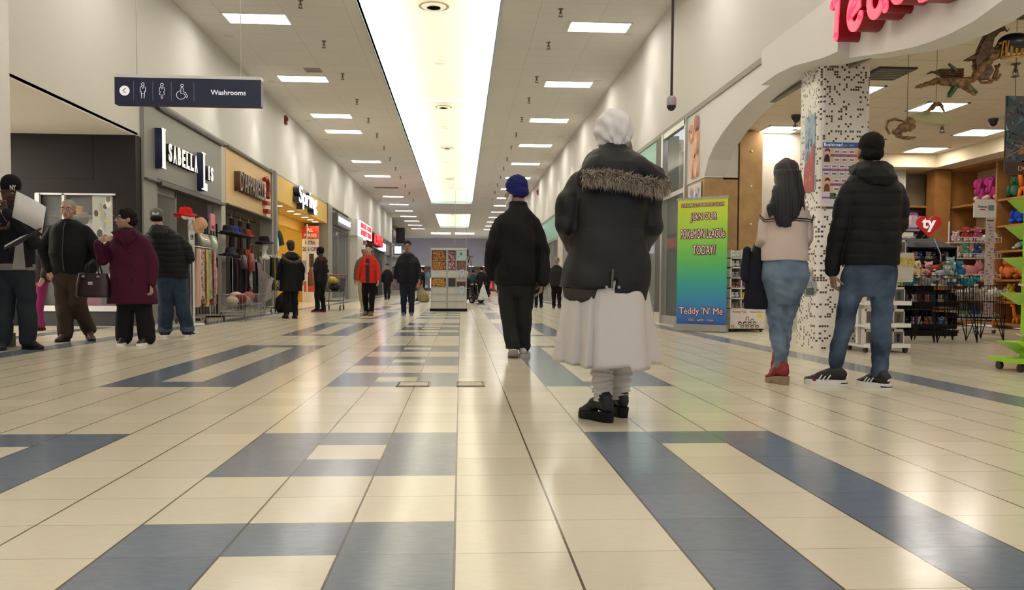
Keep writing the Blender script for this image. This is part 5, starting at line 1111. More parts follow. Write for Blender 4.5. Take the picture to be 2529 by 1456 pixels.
# ---------------------------------------------------------------- 6. elderly man in glasses behind
def p_oldman():
    P = person('', (-4.70, 10.5), 'elderly person with glasses and grey hair in black jacket and brown trousers, facing the camera')
    V = Vol(); T, M = head_vol(V, (.0, -.035, 1.575), R(188), .0, 1.0, neck=(0, .0, 1.43))
    rings = [(0, 0, .80, .20, .14), (0, 0, .90, .215, .155), (0, -.02, 1.05, .22, .17), (0, -.01, 1.20, .22, .155), (0, 0, 1.32, .215, .14), (0, 0, 1.40, .165, .12), (0, 0, 1.46, .09, .09)]
    armL = ([(-.20, 0, 1.36), (-.27, .0, 1.2), (-.33, .02, 1.08), (-.27, -.02, .93), (-.22, -.06, .86)], [.078, .078, .072, .065, .055]); armR = ([(.20, 0, 1.36), (.27, .0, 1.2), (.30, .03, 1.06), (.27, .02, .90), (.24, .0, .84)], [.078, .078, .072, .065, .055])
    legs = [((-.09, 0, .82), (-.07, .0, .46), (-.02, -.10, .09), (.12, .10, .085)), ((.10, 0, .82), (.10, -.04, .46), (.15, .14, .12), (.12, .10, .08))]
    core(V, rings, [armL, armR], legs); hand(V, (-.21, -.07, .845), (.4, -.2, -.8), (0, 1, 0), -1, .7); hand(V, (.235, -.01, .825), (-.3, -.2, -.9), (0, 1, 0), 1, .7); V.fuse('body', skin('tan'), P, .007, 3); face_bits(P, T, M, 1.03, True, brow='#8a8580')
    coat(P, rings, [armL, armR], mat('#0d0f11', .75, bump=(120, .12)), seed=51, amp=.008, ex=2.3)
    b = B(); b.tube([(0, -.10, 1.44), (0, -.155, 1.36), (0, -.178, 1.20), (0, -.20, 1.05), (0, -.18, .92), (0, -.16, .84)], .006, 6); b.build('zip', mat('#3c3c3e', .4, .4), None).parent = P
    V = Vol(); V.sph(T(0, -.022, .045), (.084, .096, .082), None, 20, 12, M); V.sph(T(0, -.045, -.015), (.084, .062, .045), None, 18, 10, M); V.fuse('hair', mat('#8d8a88', .8, bump=(200, .3)), P, .006, 1)
    trousers(P, (0, 0, .84), legs, mat('#372d25', .85), seed=52, amp=.009, pel=(.185, .15)); shoe(P, (-.02, -.10), R(176), .27, 0, '#2c201b', '#1c1614'); shoe(P, (.15, .14), R(215), .27, R(10), '#3a211a', '#1c1614')
p_oldman()
# ---------------------------------------------------------------- 7. man reading papers, black beanie
def p_reader():
    P = person('', (-4.66, 9.2), 'person in black knit beanie with white emblem, dark jacket and jeans, looking down at papers')
    V = Vol(); T, M = head_vol(V, (-.04, -.04, 1.66), R(-115), -.45, 1.03, neck=(-.05, .0, 1.50))
    rings = [(-.02, 0, .86, .20, .14), (-.03, 0, 1.0, .205, .145), (-.04, 0, 1.2, .215, .145), (-.05, 0, 1.36, .215, .14), (-.05, 0, 1.44, .165, .12), (-.05, 0, 1.51, .09, .09)]
    armL = ([(-.22, 0, 1.40), (-.26, -.06, 1.22), (-.24, -.10, 1.14), (-.12, -.24, 1.2), (-.06, -.26, 1.24)], [.078, .076, .07, .06, .05]); armR = ([(.13, 0, 1.40), (.18, -.03, 1.25), (.20, -.05, 1.12), (.10, -.2, 1.30), (.03, -.24, 1.42)], [.078, .076, .072, .058, .046])
    legs = [((-.10, 0, .85), (-.12, .0, .48), (-.14, -.05, .10), (.11, .09, .085)), ((.06, 0, .85), (.09, .0, .48), (.10, .0, .10), (.11, .09, .085))]
    core(V, rings, [armL, armR], legs); hand(V, (.025, -.245, 1.435), (-.1, -.1, .5), (-.4, -1, 0), -1, 1.1); hand(V, (-.05, -.265, 1.245), (.9, -.1, .1), (0, 0, 1), 1, .7); V.fuse('body', skin('dark'), P, .007, 3); face_bits(P, T, M, 1.03, lip='#5a3a34')
    coat(P, rings, [armL, armR], mat('#14161b', .75), seed=61, amp=.007)
    b = B(); b.prism([(.03, .84), (.16, .84), (.14, 1.12), (.07, 1.12)], lambda x, z: (x, -.150, z), lambda x, z: (x, -.158, z)); b.build('grey_hoodie', mat('#8e8c86', .85), None).parent = P; b = B(); b.prism([(-.05, 1.5), (.02, 1.36), (-.02, 1.33), (-.09, 1.44)], lambda x, z: (x, -.148+.3*max(0, z-1.42), z), lambda x, z: (x, -.158+.3*max(0, z-1.42), z)); b.build('hoodie_collar', mat('#8e8c86', .85), None).parent = P
    V = Vol(); V.loft([(-.02, 0, .83, .195, .14), (-.02, 0, .90, .20, .145)], 28); V.fuse('shirt_hem', mat('#77756f', .85), P, .008, 2)
    V = Vol(); V.sph(T(0, -.015, .07), (.092, .108, .098), None, 24, 16, M); V.loft([(T(0, 0, .03).x, T(0, 0, .03).y, T(0, 0, .03).z-.02, .092, .10), (T(0, 0, .03).x, T(0, 0, .03).y, T(0, 0, .03).z+.05, .096, .105)], 24); V.fuse('beanie', mat('#0f0f11', .9, bump=(150, .5)), P, .006, 2)
    bp = T(.0, .0, .03); lettering('emblem', 'NY', (bp.x+.045, bp.y-.108, bp.z-.03), (.9, .45, 0), .05, .055, .006, mat('#cfcfcf', .6), None, off=.02).parent = P
    trousers(P, (-.02, 0, .86), legs, mat('#22282f', .85), seed=62, amp=.009, pel=(.175, .13)); shoe(P, (-.14, -.05), R(205), .28, 0, '#151516', '#1b1b1c'); shoe(P, (.10, .0), R(243), .29, 0, '#121213', '#17171a')
    m_p = mat('#c9c6c6', .7)
    S = empty('paper_sheet', (-4.42, 8.84, 1.38), 'loose white paper sheet held up by the person in the beanie', 'paper')
    b = B(); n = 10
    vs = [(-.10+.30*u-.0+.02*v, -.02*math.sin(u*2)+.05*v, -.02+.27*v-.13*u-.03*u*u) for v in (0, 1) for u in [i/n for i in range(n+1)]]
    b.add(vs, [(i, i+1, n+2+i, n+1+i) for i in range(n)]); o = b.build('sheet', m_p, smooth='all', recalc=False); o.parent = S; o.modifiers.new('s', 'SOLIDIFY').thickness = .0015
    F = empty('binder', (-4.40, 8.80, 1.10), 'open black binder with white pages resting on the forearm of the person in the beanie', 'binder')
    b = B(); b.add([(-.17, -.03, -.05), (.16, -.03, .14), (.20, .15, .20), (-.13, .15, .0), (-.17, -.03, -.07), (.16, -.03, .12), (.20, .15, .18), (-.13, .15, -.02)], [(0, 1, 2, 3), (7, 6, 5, 4), (0, 4, 5, 1), (1, 5, 6, 2), (2, 6, 7, 3), (3, 7, 4, 0)]); b.build('cover', mat('#17181c', .5), None).parent = F
    b = B(); b.add([(-.16, -.035, -.045), (-.0, -.035, .048), (.03, .14, .10), (-.12, .14, .004), (-.16, -.035, -.03), (-.0, -.035, .063), (.03, .14, .115), (-.12, .14, .02)], [(0, 1, 2, 3), (7, 6, 5, 4), (0, 4, 5, 1), (1, 5, 6, 2), (2, 6, 7, 3), (3, 7, 4, 0)]); b.build('pages', m_p, None).parent = F
p_reader()
# ---------------------------------------------------------------- 8. man in the grey cap, from behind
def p_cap():
    P = person('', (-3.75, 11.25), 'person from behind in grey cap, black puffer jacket and cuffed blue jeans')
    V = Vol(); T, M = head_vol(V, (-.19, .02, 1.55), R(10), -.05, .98, neck=(-.15, .0, 1.42))
    rings = [(0, 0, .78, .21, .15), (-.01, 0, .88, .225, .165), (-.03, 0, 1.05, .235, .165), (-.06, 0, 1.2, .235, .16), (-.09, 0, 1.31, .22, .145), (-.12, 0, 1.385, .16, .12), (-.14, 0, 1.44, .10, .10)]
    armL = ([(-.29, 0, 1.33), (-.33, .02, 1.2), (-.34, .08, 1.08), (-.22, .24, 1.02)], [.082, .08, .074, .06]); armR = ([(.10, 0, 1.31), (.18, -.0, 1.16), (.22, .0, 1.03), (.10, .2, .98)], [.082, .082, .076, .06])
    legs = [((-.09, 0, .80), (-.07, .0, .46), (-.09, -.02, .10), (.115, .095, .085)), ((.08, 0, .80), (.12, .0, .46), (.175, .05, .10), (.115, .095, .085))]
    core(V, rings, [armL, armR], legs); hand(V, (-.2, .26, 1.02), (.8, .4, .1), (0, -1, 0), 1, .7); hand(V, (.09, .22, .98), (-.8, .4, .1), (0, -1, 0), -1, .7); V.fuse('body', skin('tan'), P, .007, 3)
    coat(P, rings, [armL, armR], mat('#0f1112', .6), seed=71, amp=.005, quilt=.075, qa=.009, name='puffer_jacket'); V = Vol(); V.loft([(-.13, -.10, 1.28, .10, .05), (-.13, -.11, 1.34, .14, .07), (-.14, -.05, 1.41, .125, .10), (-.15, .0, 1.46, .10, .10)], 24); V.fuse('hood', mat('#1b1d1e', .6), P, .008, 3, wrinkle(.008, (14, 14, 14), 5))
    V = Vol(); V.sph(T(0, -.01, .055), (.090, .106, .080), None, 22, 14, M); V.limb([T(-.03, .11, .05), T(.03, .11, .05)], [.02, .02]); o = V.fuse('cap', mat('#6b6a66', .8), P, .006, 2)
    b = B(); b.obox(T(0, -.112, .045), .075, .006, .03, R(10)); b.build('cap_band', mat('#cfccc6', .6), None).parent = o
    V = Vol(); V.sph(T(0, -.045, -.012), (.080, .068, .048), None, 18, 10, M); V.fuse('hair', mat('#141212', .8), P, .006, 1)
    trousers(P, (-.0, 0, .82), legs, mat('#232e42', .85, var=(6, '#34445c', .8)), seed=72, amp=.009, pel=(.185, .14))
    b = B()
    for (x, y) in ((-.09, -.02), (.175, .05)): b.tube([(x, y, .075), (x, y, .135)], [.09, .092], 18)
    b.build('jean_cuff', mat('#4a5468', .85), None).parent = P
    shoe(P, (-.09, -.02), R(22), .27, 0, '#1a1b1e', '#d8d6d2'); shoe(P, (.175, .05), R(-6), .27, 0, '#1a1b1e', '#d8d6d2')
p_cap()
# ================================================================ LEFT SHOP GOODS
m_chr = mat('#b4b6b8', .25, .9)
def cloth_panel(name, y0, y1, z0, z1, x, colr, label, cat, group=None, folds=5, amp=.03, seed=0, taper=.15, print_=None, x2=None, bulge=0, hanger=True, n=26):
    """a garment hanging from the top edge along Y, with vertical folds"""
    e = empty(name, (x, (y0+y1)/2, z1), label, cat, group); rr = random.Random(seed); ph = rr.uniform(0, 6)
    b = B(); nj = 12; yc = (y0+y1)/2; h = z1-z0
    for side in (0, 1):
        vs = []
        for j in range(nj+1):
            t = j/nj
            for k in range(n+1):
                u = k/n; w_ = (y1-y0)*(1-taper*(1-t)) ; y = yc+(u-.5)*w_
                xx = x + amp*(.35+.65*t)*math.sin(u*folds*2*math.pi+ph+.6*math.sin(3*t+ph)) + (.012 if side else -.012) + bulge*t
                vs.append((xx, y, z1 - h*t + .02*t*math.sin(u*folds*3+ph)))
        W = n+1; fs = [(j*W+k, j*W+k+1, (j+1)*W+k+1, (j+1)*W+k) for j in range(nj) for k in range(n)]
        if side: fs = [f[::-1] for f in fs]
        b.add(vs, fs)
    m_ = mat(colr, .85, bump=(80, .2), var=print_) if print_ else mat(colr, .85, bump=(80, .2))
    o = b.build('fabric', m_, smooth='all', recalc=False); o.parent = e; o.location = (-x, -yc, -z1)
    if hanger:
        b = B(); b.tube([(0, -(y1-y0)*.3, -.0), (0, 0, .05), (0, 0, .09), (0, .02, .11)], .004, 5); b.tube([(0, (y1-y0)*.3, .0), (0, 0, .05)], .004, 5); o = b.build('hanger', mat('#d9d9d6', .4)); o.parent = e
    return e
def rail_rack(label, x, y0, y1, z, cat='rack', casters=True, w_=.5):
    e = empty('clothes_rack', (x, (y0+y1)/2, 0), label, cat); L_ = (y1-y0)/2
    b = B(); b.tube([(0, -L_, z), (0, L_, z)], .014, 8); o = b.build('rail', m_chr, smooth=True); o.parent = e
    for s in (-1, 1):
        b = B(); b.tube([(0, s*L_*.97, z), (0, s*L_*.97, .12)], .014, 8); b.tube([(-w_/2, s*L_*.97, .11), (w_/2, s*L_*.97, .11)], .016, 8); o = b.build('post', m_chr, smooth=True); o.parent = e
        if casters:
            b = B()
            for q in (-1, 1): b.tube([(q*w_/2-.012, s*L_*.97, .04), (q*w_/2+.012, s*L_*.97, .04)], .038, 12); b.tube([(q*w_/2, s*L_*.97, .04), (q*w_/2, s*L_*.97, .11)], .008, 6)
            o = b.build('caster', mat('#2b2b2d', .5)); o.parent = e
    b = B(); b.tube([(0, -L_, .12), (0, L_, .12)], .012, 6); o = b.build('base_bar', m_chr); o.parent = e
    return e
# hat stand in front of the grey shop
e = empty('hat_stand', (-4.57, 14.80, 0), 'slim white hat stand with a price card in front of the grey shop', 'stand')
b = B(); b.tube([(0, 0, 0), (0, 0, 1.80)], .02, 10); b.tube([(0, 0, .02), (0, 0, 0)], [.16, .18], 20); b.build('pole', mat('#c9c9c6', .4), None, True).parent = e
b = B(); b.sph((0, .06, 1.66), (.075, .09, .10), None, 16, 10); b.sph((0, -.40, 1.83), (.07, .08, .07), None, 16, 10); b.tube([(0, 0, 1.78), (0, -.4, 1.80)], .012, 6); b.build('head_form', mat('#d6d2cc', .5), None, 'all').parent = e
b = B(); b.box(-.01, .01, -.22, -.02, 1.36, 1.60); b.build('price_card', mat('#c6c8c8', .6), None).parent = e
lettering('price_text', '9.99', (.012, -.2, 1.44), YD, .09, .16, .003, mat('#2b2b2d', .6), e).location = (0, 0, 0)
for o in e.children:
    if o.name.startswith('price_text'): o.matrix_parent_inverse = Matrix.Identity(4)
h1 = thing('sun_hat', hat(.105, .13, .19, '#c01818'), None, 'bright red wide-brimmed hat on top of the white hat stand', 'hat', smooth='all'); h1.location = (-4.57, 14.40, 1.84)
h2 = thing('straw_hat', hat(.11, .15, .15, '#c39c7c'), None, 'tan straw hat tilted on the white hat stand under the red hat', 'hat', smooth='all'); h2.location = (-4.52, 14.89, 1.70); h2.rotation_euler = (R(10), R(62), 0)
# scarf rack with wire basket
rail_rack('chrome scarf rack on casters in front of the grey shop', -4.72, 15.1, 16.3, 1.36)
sc_c = [('#caa69a', 'dusty pink'), ('#d8d2c8', 'white'), ('#8e3a3a', 'red floral'), ('#b89c84', 'beige floral'), ('#b3a14a', 'mustard'), ('#a9b08a', 'pale green'), ('#7d8a63', 'moss green'), ('#b3201e', 'plain red'), ('#8a6660', 'grey rose'), ('#c48a80', 'salmon')]
pr = [None, None, (25, '#d9cfc4', 1.0), (22, '#6d3c33', 1.0), (9, '#d8ceb0', .6), (8, '#6f7a52', .8), (8, '#c9cdb8', .7), None, (18, '#c9bdb8', .7), (20, '#f0e0d8', .8)]
for k, (c, n) in enumerate(sc_c):
    y = 15.13+k*.115
    cloth_panel('scarf', y, y+.17, .30+.06*((k*7) % 4), 1.32, -4.62-.02*(k % 2), c, '%s scarf hanging on the chrome scarf rack by the hat stand' % n, 'scarf', 'scarves on the chrome rack', 2, .03, k, .35, pr[k], hanger=False, n=12)
def wire_basket(name, x0, x1, y0, y1, z0, z1, legs, label, cat, m_, dx=.045, rad=.003, lean=0):
    e = empty(name, ((x0+x1)/2, (y0+y1)/2, 0), label, cat); cx, cy = (x0+x1)/2, (y0+y1)/2; hx, hy = (x1-x0)/2, (y1-y0)/2
    b = B()
    for z in (z0, (z0+z1)/2, z1): b.tube([(-hx, -hy, z), (hx, -hy, z), (hx, hy, z), (-hx, hy, z), (-hx, -hy, z)], rad*(2 if z == z1 else 1.3), 5)
    o = b.build('rim', m_); o.parent = e
    b = B(); n1 = int((x1-x0)/dx); n2 = int((y1-y0)/dx)
    for k in range(n1+1):
        x = -hx+2*hx*k/n1
        for y in (-hy, hy): b.tube([(x, y, z0), (x, y, z1)], rad, 4, caps=False)
        b.tube([(x, -hy, z0), (x, hy, z0)], rad, 4, caps=False)
    for k in range(n2+1):
        y = -hy+2*hy*k/n2
        for x in (-hx, hx): b.tube([(x, y, z0), (x, y, z1)], rad, 4, caps=False)
    o = b.build('wire_mesh', m_); o.parent = e
    for sx in (-1, 1):
        for sy in (-1, 1):
            b = B()
            if legs == 'vee': b.tube([(sx*hx, sy*hy*.6, z0), (sx*hx*.95, sy*hy, .0)], .007, 6); b.tube([(sx*hx*.5, sy*hy, z0), (sx*hx*.95, sy*hy, .0)], .006, 6); b.tube([(sx*hx*.95, sy*hy, 0), (sx*hx*.95, sy*hy, z0+.05)], .007, 6)
            else: b.tube([(sx*hx, sy*hy, z0), (sx*hx, sy*hy, 0)], .010, 6)
            o = b.build('leg', m_); o.parent = e
    return e
wire_basket('wire_basket', -4.44, -4.0, 16.0, 17.2, .12, .50, 'straight', 'grey wire basket of goods on the floor before the scarf rack', 'basket', m_chr, .05)
rr = random.Random(5)
for k in range(7):
    V = B(); c = ['#b8a896', '#7a2a2a', '#c9b0a8', '#8f7f70', '#d6cfc6', '#a85a50', '#5d4a42'][k]; V.sph((0, 0, .08), (.13, .11, .09), mat(c, .8, bump=(30, .5)), 12, 8)
    thing('folded_goods', V, None, '%s bundle lying in the grey wire basket' % ['beige', 'dark red', 'pale pink', 'taupe', 'off-white', 'coral', 'brown'][k], 'clothing', 'bundles in the wire basket', 'all').location = (-4.22+.12*(k % 2)-.06, 16.12+k*.155, .30+.04*(k % 3))
# wrapped pouches hanging on the pier between the shops
def pouch(y0, y1, z0, z1, x, c, label, var=None):
    e = empty('wrapped_bag', (x, (y0+y1)/2, z0), label, 'bag', 'plastic wrapped bags by the grey shop')
    b = B(); hy = (y1-y0)/2; h = z1-z0
    b.loft([(0, 0, 0, .05, hy*.97), (0, 0, .04, .08, hy), (0, 0, h*.6, .07, hy), (0, 0, h*.95, .04, hy*.96), (0, 0, h, .02, hy*.94)], 24, ex=4); o = b.build('body', mat(c, .3, var=var, bump=(20, .3), coat=.5), smooth=True); o.parent = e
    b = B(); b.tube([(0, -hy*.5, h), (0, -hy*.3, h+.16), (0, hy*.3, h+.16), (0, hy*.5, h)], .01, 6); o = b.build('handle', mat('#2a2224', .5)); o.parent = e
pouch(16.35, 17.1, 1.22, 1.66, -4.98, '#6b5148', 'brown floral plastic wrapped bag hanging by the grey shop', (14, '#3d3a2f', 1.0)); pouch(17.2, 17.55, 1.22, 1.66, -4.98, '#8fa08c', 'pale green wrapped bag hanging beside the brown floral one')
pouch(16.35, 16.8, .62, 1.02, -4.98, '#6e3a44', 'dark rose wrapped bag hanging below the brown floral one'); pouch(16.9, 17.6, .60, 1.04, -4.98, '#8d5560', 'pink wrapped bag with shiny cover hanging on the lower hooks', (9, '#a8707a', .8))
e = empty('grid_stand', (-5.10, 17.05, 0), 'dark grid stand carrying the wrapped bags between the left shops', 'stand')
b = B()
for k in range(9): b.tube([(0, -.8+k*.2, 0.0), (0, -.8+k*.2, 2.0)], .008, 5)
for z in (.1, .5, .9, 1.3, 1.7, 2.0): b.tube([(0, -.8, z), (0, .8, z)], .008, 5)
b.build('grid', m_dark, None).parent = e; b = B(); b.box(-.2, .2, -.82, -.78, 0, .03); b.box(-.2, .2, .78, .82, 0, .03); b.build('foot', m_dark, None).parent = e
# price boards
def price_board(y, z, h, w_, txt, c, label, x=-5.05):
    e = empty('price_sign', (x, y, z), label, 'sign'); b = B(); b.box(-.01, .01, -w_/2, w_/2, 0, h, mat(c, .6)); b.build('board').parent = e
    lettering('price_text', txt, (x+.012, y-w_*.35, z+h*.12), YD, h*.2, w_*.7, .003, mat('#2a2a2c', .6), e)
    b = B(); b.tube([(0, 0, h), (0, 0, h+.2)], .004, 5); b.build('hook', m_dark, None).parent = e
price_board(16.25, 1.56, .46, .36, '$6', '#b8b8b4', 'narrow white price board hanging in the grey shop doorway'); price_board(17.35, 1.76, .34, .30, 'SALE', '#d98c9b', 'small pink framed card on the pier between the shops', -4.98)
# D'Apparelle goods
e = empty('hat_shelf', (-4.95, 19.1, 0), 'tall dark display stand carrying coloured hats before the cream fascia shop', 'stand')
b = B(); b.box(-.18, .18, -1.0, 1.0, 1.76, 1.78); b.box(-.18, .18, -1.0, 1.0, 1.30, 1.32)
for s in (-1, 1): b.box(-.18, -.15, s*.98-.02, s*.98+.02, 0, 1.95)
b.build('frame', m_dark, None).parent = e
for k, (y, z, c, n, r_) in enumerate(((18.3, 1.80, '#23232b', 'charcoal', .11), (18.68, 1.80, '#23307c', 'royal blue', .12), (19.08, 1.80, '#2a2023', 'black brown', .11), (19.46, 1.80, '#231a1c', 'dark plum', .10), (19.82, 1.80, '#a21c28', 'red', .11), (19.7, 1.34, '#b9501f', 'orange', .12), (19.3, 1.34, '#35241f', 'dark brown', .11), (18.5, 1.34, '#3c3c46', 'slate', .11))):
    o = thing('hat', hat(r_, .15, r_*1.5, c), None, '%s hat on the dark hat stand before the cream fascia shop' % n, 'hat', 'hats on the dark stand', 'all'); o.location = (-4.93, y, z)
def handbag_thing(x, y, z, w_, h, c, label, grp=None, d=.1):
    e = empty('handbag', (x, y, z), label, 'bag', grp)
    b = B(); b.loft([(0, 0, 0, d*.5, w_*.48), (0, 0, h*.1, d*.55, w_*.5), (0, 0, h*.7, d*.4, w_*.46), (0, 0, h, d*.15, w_*.42)], 20, ex=3.5); o = b.build('body', mat(c, .35), smooth=True); o.parent = e
    b = B(); b.tube([(0, -w_*.3, h*.95), (0, -w_*.2, h*1.5), (0, w_*.2, h*1.5), (0, w_*.3, h*.95)], .012, 6); o = b.build('handle', mat(c, .4)); o.parent = e
    return e
handbag_thing(-4.68, 19.25, .98, .42, .40, '#8a1f26', 'glossy red handbag hanging below the coloured hats'); handbag_thing(-4.68, 18.6, 1.02, .36, .3, '#3a2f33', 'dark grey handbag hanging left of the red handbag'); handbag_thing(-4.66, 20.0, 1.02, .4, .3, '#241c20', 'black shoulder bag hanging right of the red handbag')
rail_rack('long chrome clothes rack on casters before the cream fascia shop', -4.85, 18.3, 20.9, 1.26); rail_rack('farther chrome clothes rack with dark garments before the grey pier', -4.85, 21.3, 23.6, 1.42)
gc = [('#1a1b1f', 'plain black', None, 18.35, 18.7), ('#3d3236', 'dark plum', None, 18.68, 18.95), ('#17181b', 'black', None, 18.9, 19.2), ('#c9c9cb', 'black and white patterned', (7, '#1d1d20', 1.0), 19.15, 19.5), ('#1f2025', 'charcoal', None, 19.45, 19.8), ('#141417', 'long black', None, 19.75, 20.1), ('#7f97b5', 'pale blue striped', (30, '#5e7fa8', .6), 20.08, 20.42), ('#8f2030', 'narrow red', None, 20.40, 20.55)]
for k, (c, n, pv, y0, y1) in enumerate(gc):
    cloth_panel('shawl', y0, y1, [.25, .4, .2, .22, .35, .3, .14, .2][k], 1.20, -4.72, c, '%s shawl on the long chrome rack before the cream fascia shop' % n, 'shawl', 'shawls on the long chrome rack', 2, .04, 20+k, .3, pv, n=14)
gd = [('#2c2a2d', 'charcoal'), ('#7d6a2c', 'ochre'), ('#28283a', 'navy'), ('#5c7a9c', 'sky blue'), ('#a8868c', 'rose'), ('#5d1a2a', 'wine'), ('#1d1c1f', 'black'), ('#3d3a3c', 'grey')]
for k, (c, n) in enumerate(gd):
    cloth_panel('dress', 21.35+k*.27, 21.62+k*.27, .55, 1.36, -4.72, c, '%s dress on the farther chrome rack beside the fur-hooded shopper' % n, 'dress', 'dresses on the farther rack', 2, .035, 40+k, .3, n=12)
gd2 = ['#2f2b2c', '#4a3a3c', '#242529', '#6b6468', '#2a2222', '#38404c', '#1b1b1e', '#57504c', '#292326', '#6d2f38', '#25262b', '#4b4a4d']
for k, c in enumerate(gd2):
    cloth_panel('hanging_garment', 18.2+k*.42, 18.56+k*.42, 1.45, 2.28, -5.55-.1*(k % 2), c, 'garment in the doorway under the cream fascia, %s from the camera, tone %s' % (ORD[k], ['dark brown', 'plum', 'black', 'grey', 'umber', 'slate', 'coal', 'taupe', 'aubergine', 'wine', 'graphite', 'ash'][k]), 'garment', 'garments high in the cream fascia doorway', 2, .03, 60+k, .3, n=10) if 18.2+k*.42 < 23.5 and k > 2 else None
for k, c in enumerate(['#2b2426', '#1c1c20', '#3d2c30', '#4b4648', '#17171a', '#5b3038', '#25282f', '#3a3434']):
    cloth_panel('hanging_coat', 19.5+k*.5, 19.95+k*.5, .35, 1.36, -5.75, c, 'coat on the inner rail under the cream fascia, %s from the camera' % ORD[k], 'coat', 'coats on the inner rail', 3, .04, 160+k, .25, n=12)
rail_rack('inner chrome rack of dark coats under the cream fascia', -5.85, 19.4, 23.6, 1.42)
e = empty('garment_rail', (-5.6, 21.4, 2.36), 'high dark garment rail under the cream fascia', 'rail'); b = B(); b.tube([(0, -2.1, 0), (0, 2.1, 0)], .015, 6); b.build('bar', m_dark, None).parent = e
b = B()
for s in (-2, 0, 2): b.tube([(0, s, 0), (0, s, .94)], .006, 5)
b.build('drop_rod', m_dark, None).parent = e
# large blossom cloth pulled out by the shopper
e = empty('tablecloth', (-4.6, 20.6, 1.2), 'white cloth with dark and pink blossoms pulled out by the fur-hooded shopper', 'cloth')
b = B(); n = 24; P0, P1, P2c, P3c = Vector((-4.6, 20.3, 1.20)), Vector((-3.86, 17.9, .66)), Vector((-3.98, 18.2, .36)), Vector((-4.5, 20.3, .10))
P0, P1, P2c, P3c = Vector((-4.62, 19.5, 1.24)), Vector((-3.86, 17.75, .80)), Vector((-3.95, 17.9, .42)), Vector((-4.42, 18.9, .13))
for side in (0, 1):
    vs = [((P0.lerp(P1, u)).lerp(P3c.lerp(P2c, u), v) + Vector((.02*math.sin(9*u+5*v)+(.004 if side else -.004), .02*math.sin(7*u), -.05*math.sin(u*math.pi)*(1-v)))) for v in [i/n for i in range(n+1)] for u in [i/n for i in range(n+1)]]
    fs = [(j*(n+1)+k, j*(n+1)+k+1, (j+1)*(n+1)+k+1, (j+1)*(n+1)+k) for j in range(n) for k in range(n)]; b.add(vs, fs if side else [f[::-1] for f in fs])
def blossom(nt, bs):
    tc = N(nt, 'TexCoord'); v = N(nt, 'TexVoronoi'); v.inputs['Scale'].default_value = 13; nt.links.new(tc.outputs['Object'], v.inputs['Vector'])
    sp = N(nt, 'SeparateXYZ'); nt.links.new(tc.outputs['Object'], sp.inputs[0]); d = M_(nt, 'LESS_THAN', v.outputs['Distance'], .30)
    cs = N(nt, 'SeparateXYZ'); nt.links.new(v.outputs['Color'], cs.inputs[0]); keep = M_(nt, 'GREATER_THAN', cs.outputs[0], .5)
    lo = M_(nt, 'LESS_THAN', sp.outputs['Z'], -.6); cc = mixc(nt, lo, lin('#5c5a5c'), lin('#b98f92'))
    nt.links.new(mixc(nt, M_(nt, 'MULTIPLY', d, M_(nt, 'MAXIMUM', keep, lo)), lin('#ddd7d5'), cc), bs.inputs['Base Color'])
b.rebase((-4.6, 20.6, 1.2)); o = b.build('fabric', node_mat('blossom_print', blossom, .8), smooth='all', recalc=False); o.parent = e
# mannequin head with black hat
e = empty('hat_mannequin', (-4.7, 20.6, 1.28), 'white mannequin head and neck wearing the black brimmed hat', 'mannequin')
V = B(); V.loft([(0, 0, .0, .12, .14), (0, 0, .05, .13, .15), (0, 0, .12, .06, .06), (0, 0, .2, .05, .05)], 16); V.sph((0, 0, .30), (.085, .10, .12), None, 16, 10); o = V.build('bust', mat('#cfcac4', .5), smooth='all'); o.parent = e; b = B(); b.tube([(0, 0, 0), (0, 0, -1.28)], .018, 8); b.tube([(0, 0, -1.27), (0, 0, -1.28)], [.14, .16], 16); o = b.build('stand', m_chr); o.parent = e
o = thing('black_hat', hat(.12, .16, .22, '#161516'), None, 'black hat with a wide brim on the white mannequin head', 'hat', smooth='all'); o.location = (-4.7, 20.6, 1.69)
V = B(); V.loft([(0, 0, 0, .2, .2), (0, 0, .12, .27, .27), (0, 0, .34, .24, .24), (0, 0, .5, .08, .1)], 20); thing('floor_bag', V, mat('#1b1a1c', .7, bump=(8, .8)), 'large black sack standing on the floor beside the clothes racks', 'bag', smooth='all').location = (-4.35, 21.35, 0)
# ---- yellow shop interior: warm lamps, shelves, black bags
b = B(); b.box(-8.2, -8.1, 24.3, 33.8, 0, 3.1, mat('#d9b24e', .6)); b.box(-8.1, XL-.9, 33.55, 33.8, 0, 3.1, mat('#c9a13e', .6)); b.box(-8.1, XL-.3, 24.3, 24.4, 0, 3.1, mat('#c9a13e', .6))
for k in range(12): b.box(-8.1, -8.08, 24.4, 33.5, .3+k*.22, .31+k*.22, mat('#a8842e', .6))
struct('wall_yellow_shop', b)
for k, y in enumerate((26, 29, 32)): troffer(-6.9, y, 'warm ceiling panel inside the yellow shop, %s from the camera' % ORD[k], .6, 1.2, 3.29, 'panels inside the yellow shop', mat('#ffe9b8', .5, emit=8))
e = empty('bag_wall', (-7.95, 29, 0), 'long wall unit with rails inside the yellow shop', 'shelving'); b = B()
for z in (1.3, 1.95, 2.6): b.box(-.12, .12, -4.4, 4.3, z-.03, z)
for y in (-4.4, -1.5, 1.4, 4.3): b.box(-.12, .12, y-.02, y+.02, 0, 2.9)
b.build('frame', mat('#8a7240', .5), None).parent = e
proto_b = None; k = 0
